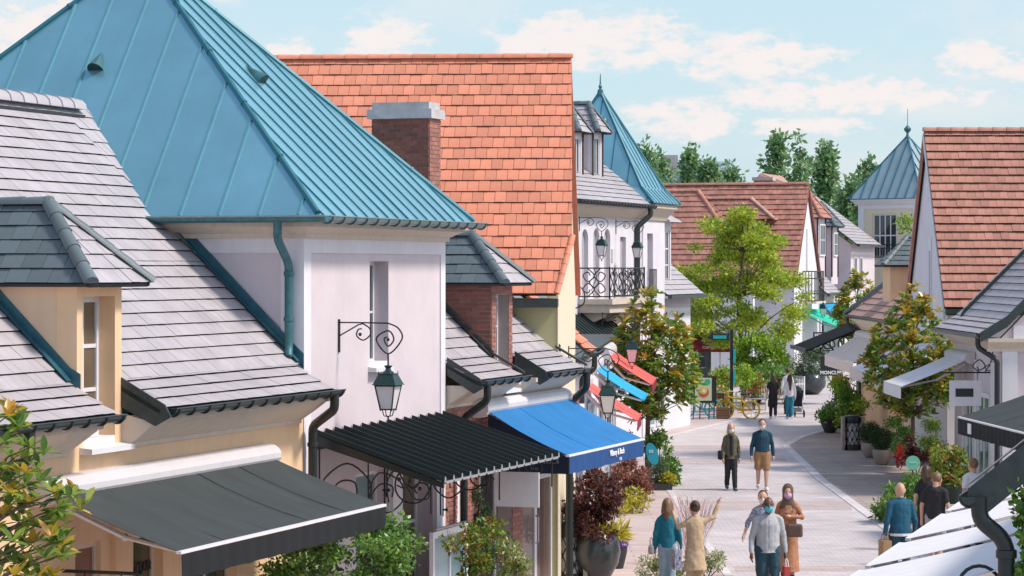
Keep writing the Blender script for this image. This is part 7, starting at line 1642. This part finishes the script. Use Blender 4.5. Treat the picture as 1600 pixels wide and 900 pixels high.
# group in front
p=person('bald man in pale grey zip hoodie and dark jeans with turquoise mask',(1200-800)/F*45.4,45.4,1.82,R(4),skinB,None,'bald',topm=greyh,botm=denim,maskm=mask_t,step=.06,build=1.12,toplen=.49,openm=None)
p.part('zip',MB_shift(MB().tube([p.q(0,-.080,.52),p.q(0,-.084,.55),p.q(0,-.081,.60),p.q(0,-.081,.645),p.q(0,-.081,.70),p.q(0,-.079,.755),p.q(0,-.066,.795)],.005,5),p.X,p.Y),steel)
bag('paper_bag','red and white paper shopping bag held by the man in the grey hoodie','bag',p,(.30,-.06,.30),(.10,.24,.36),cm('red_paper',(.50,.06,.06)),mh=whitep)
person('woman in blue floral top with white mask behind the man in grey',(1192-800)/F*48.6,48.6,1.66,R(-8),skinA,hair_br,'bun',topm=floral,botm=black,maskm=mask_w,step=.05,sleeve='mid',arms={-1:((-.16,.03,.66),(-.20,-.03,.53))})
p=person('woman in brown head veil and rust long dress with lilac mask',(1231-800)/F*49.3,49.3,1.70,R(-5),skinA,taupe,'veil',topm=rust,bottom='dress',botm=rust,maskm=mask_l,step=.05,arms={1:((.15,-.02,.66),(.03,-.13,.68)),-1:((-.14,-.02,.65),(-.02,-.14,.72))},build=1.05)
bag('shoulder_bag','dark brown bag hanging in front of the veiled woman','bag',p,(.12,-.24,.78),(.30,.12,.24),taupe,handle=False,rounded=True)
p=person('woman with shoulder length brown hair in teal top seen from behind',(1043-800)/F*46.7,46.7,1.68,PI+R(-8),skinA,hair_lb,'long',topm=teal,botm=ltden,step=.03,toplen=.5)
bag('shoulder_bag','small grey handbag of the woman in the teal top','bag',p,(.28,.04,.72),(.1,.18,.16),grey,handle=True,rounded=True)
p=person('woman in beige coat raising her right arm, seen from behind',(1086-800)/F*46.2,46.2,1.68,PI+R(10),skinA,hair_br,'bun',topm=beige,botm=beige,bottom='trousers',step=.03,toplen=.30,arms={-1:((-.20,.0,.84),(-.245,-.02,.96)),1:((.17,-.03,.74),(.19,-.12,.84))})
bag('tote_bag','blue and white patterned tote bag between the two women','bag',p,(.33,.02,.52),(.12,.26,.34),floral,mh=whitep)
p=person('bald man in petrol blue sweater and jeans walking away with a bag',(1407-800)/F*48.6,48.6,1.80,PI+R(8),skinA,None,'bald',topm=blueS,botm=denim,step=.05,build=1.1,toplen=.5)
p.part('shirt_hem',MB_shift(MB().lathe(0,0,[(.118*1.8,.475*1.8),(.122*1.8,.50*1.8)],16,1,.78),p.X,p.Y),whitet)
bag('paper_bag','brown paper shopping bag in the hand of the bald man','bag',p,(.30,.05,.36),(.16,.34,.42),cm('kraft_paper',(.36,.22,.12)),mh=wood)
person('woman in black with long brown hair seen from behind',(1447-800)/F*54.2,54.2,1.70,PI+R(-12),skinA,hair_br,'long',topm=black,bottom='dress',botm=black,sleeve='short',step=.03)
person('man in black t-shirt and grey shorts looking down',(1462-800)/F*51.3,51.3,1.80,PI+R(-30),skinA,hair_lb,'short',topm=black,bottom='shorts',botm=grey,sleeve='short',step=.04,headdrop=.06,build=1.08,shoem=sneak)
person('fair haired person in white t-shirt beside the slate house door',(1521-800)/F*54.8,54.8,1.80,PI+R(25),skinA,hair_lb,'short',topm=whitet,botm=grey,sleeve='short',step=.05,build=1.1)
# far square
person('woman in black top and leggings walking away beside the bench',(1208-800)/F*101.4,101.4,1.68,PI,skinA,hair_br,'long',topm=black,botm=black,sleeve='short',step=.05,shoem=sneak,vox=.018,build=1.08)
person('woman with very long hair in white top and bright blue jeans',(1234-800)/F*101.2,101.2,1.66,PI+R(5),skinA,hair_br,'verylong',topm=whitet,botm=bluej,step=.05,shoem=sneak,vox=.018)
person('person in white top ahead of the pushchair',(1231-800)/F*104.5,104.5,1.78,PI,skinA,hair_br,'short',topm=whitet,botm=black,step=.04,vox=.02)
person('person in dark clothes below the black hanging sign',(1324-800)/F*97,97,1.72,R(20),skinA,hair_dk,'long',topm=black,botm=black,step=.05,vox=.02)
person('person in red top near the black hanging sign',(1309-800)/F*112,112,1.7,PI,skinA,hair_dk,'short',topm=cm('dark_red_cotton',(.30,.03,.03)),botm=black,step=.05,vox=.02)
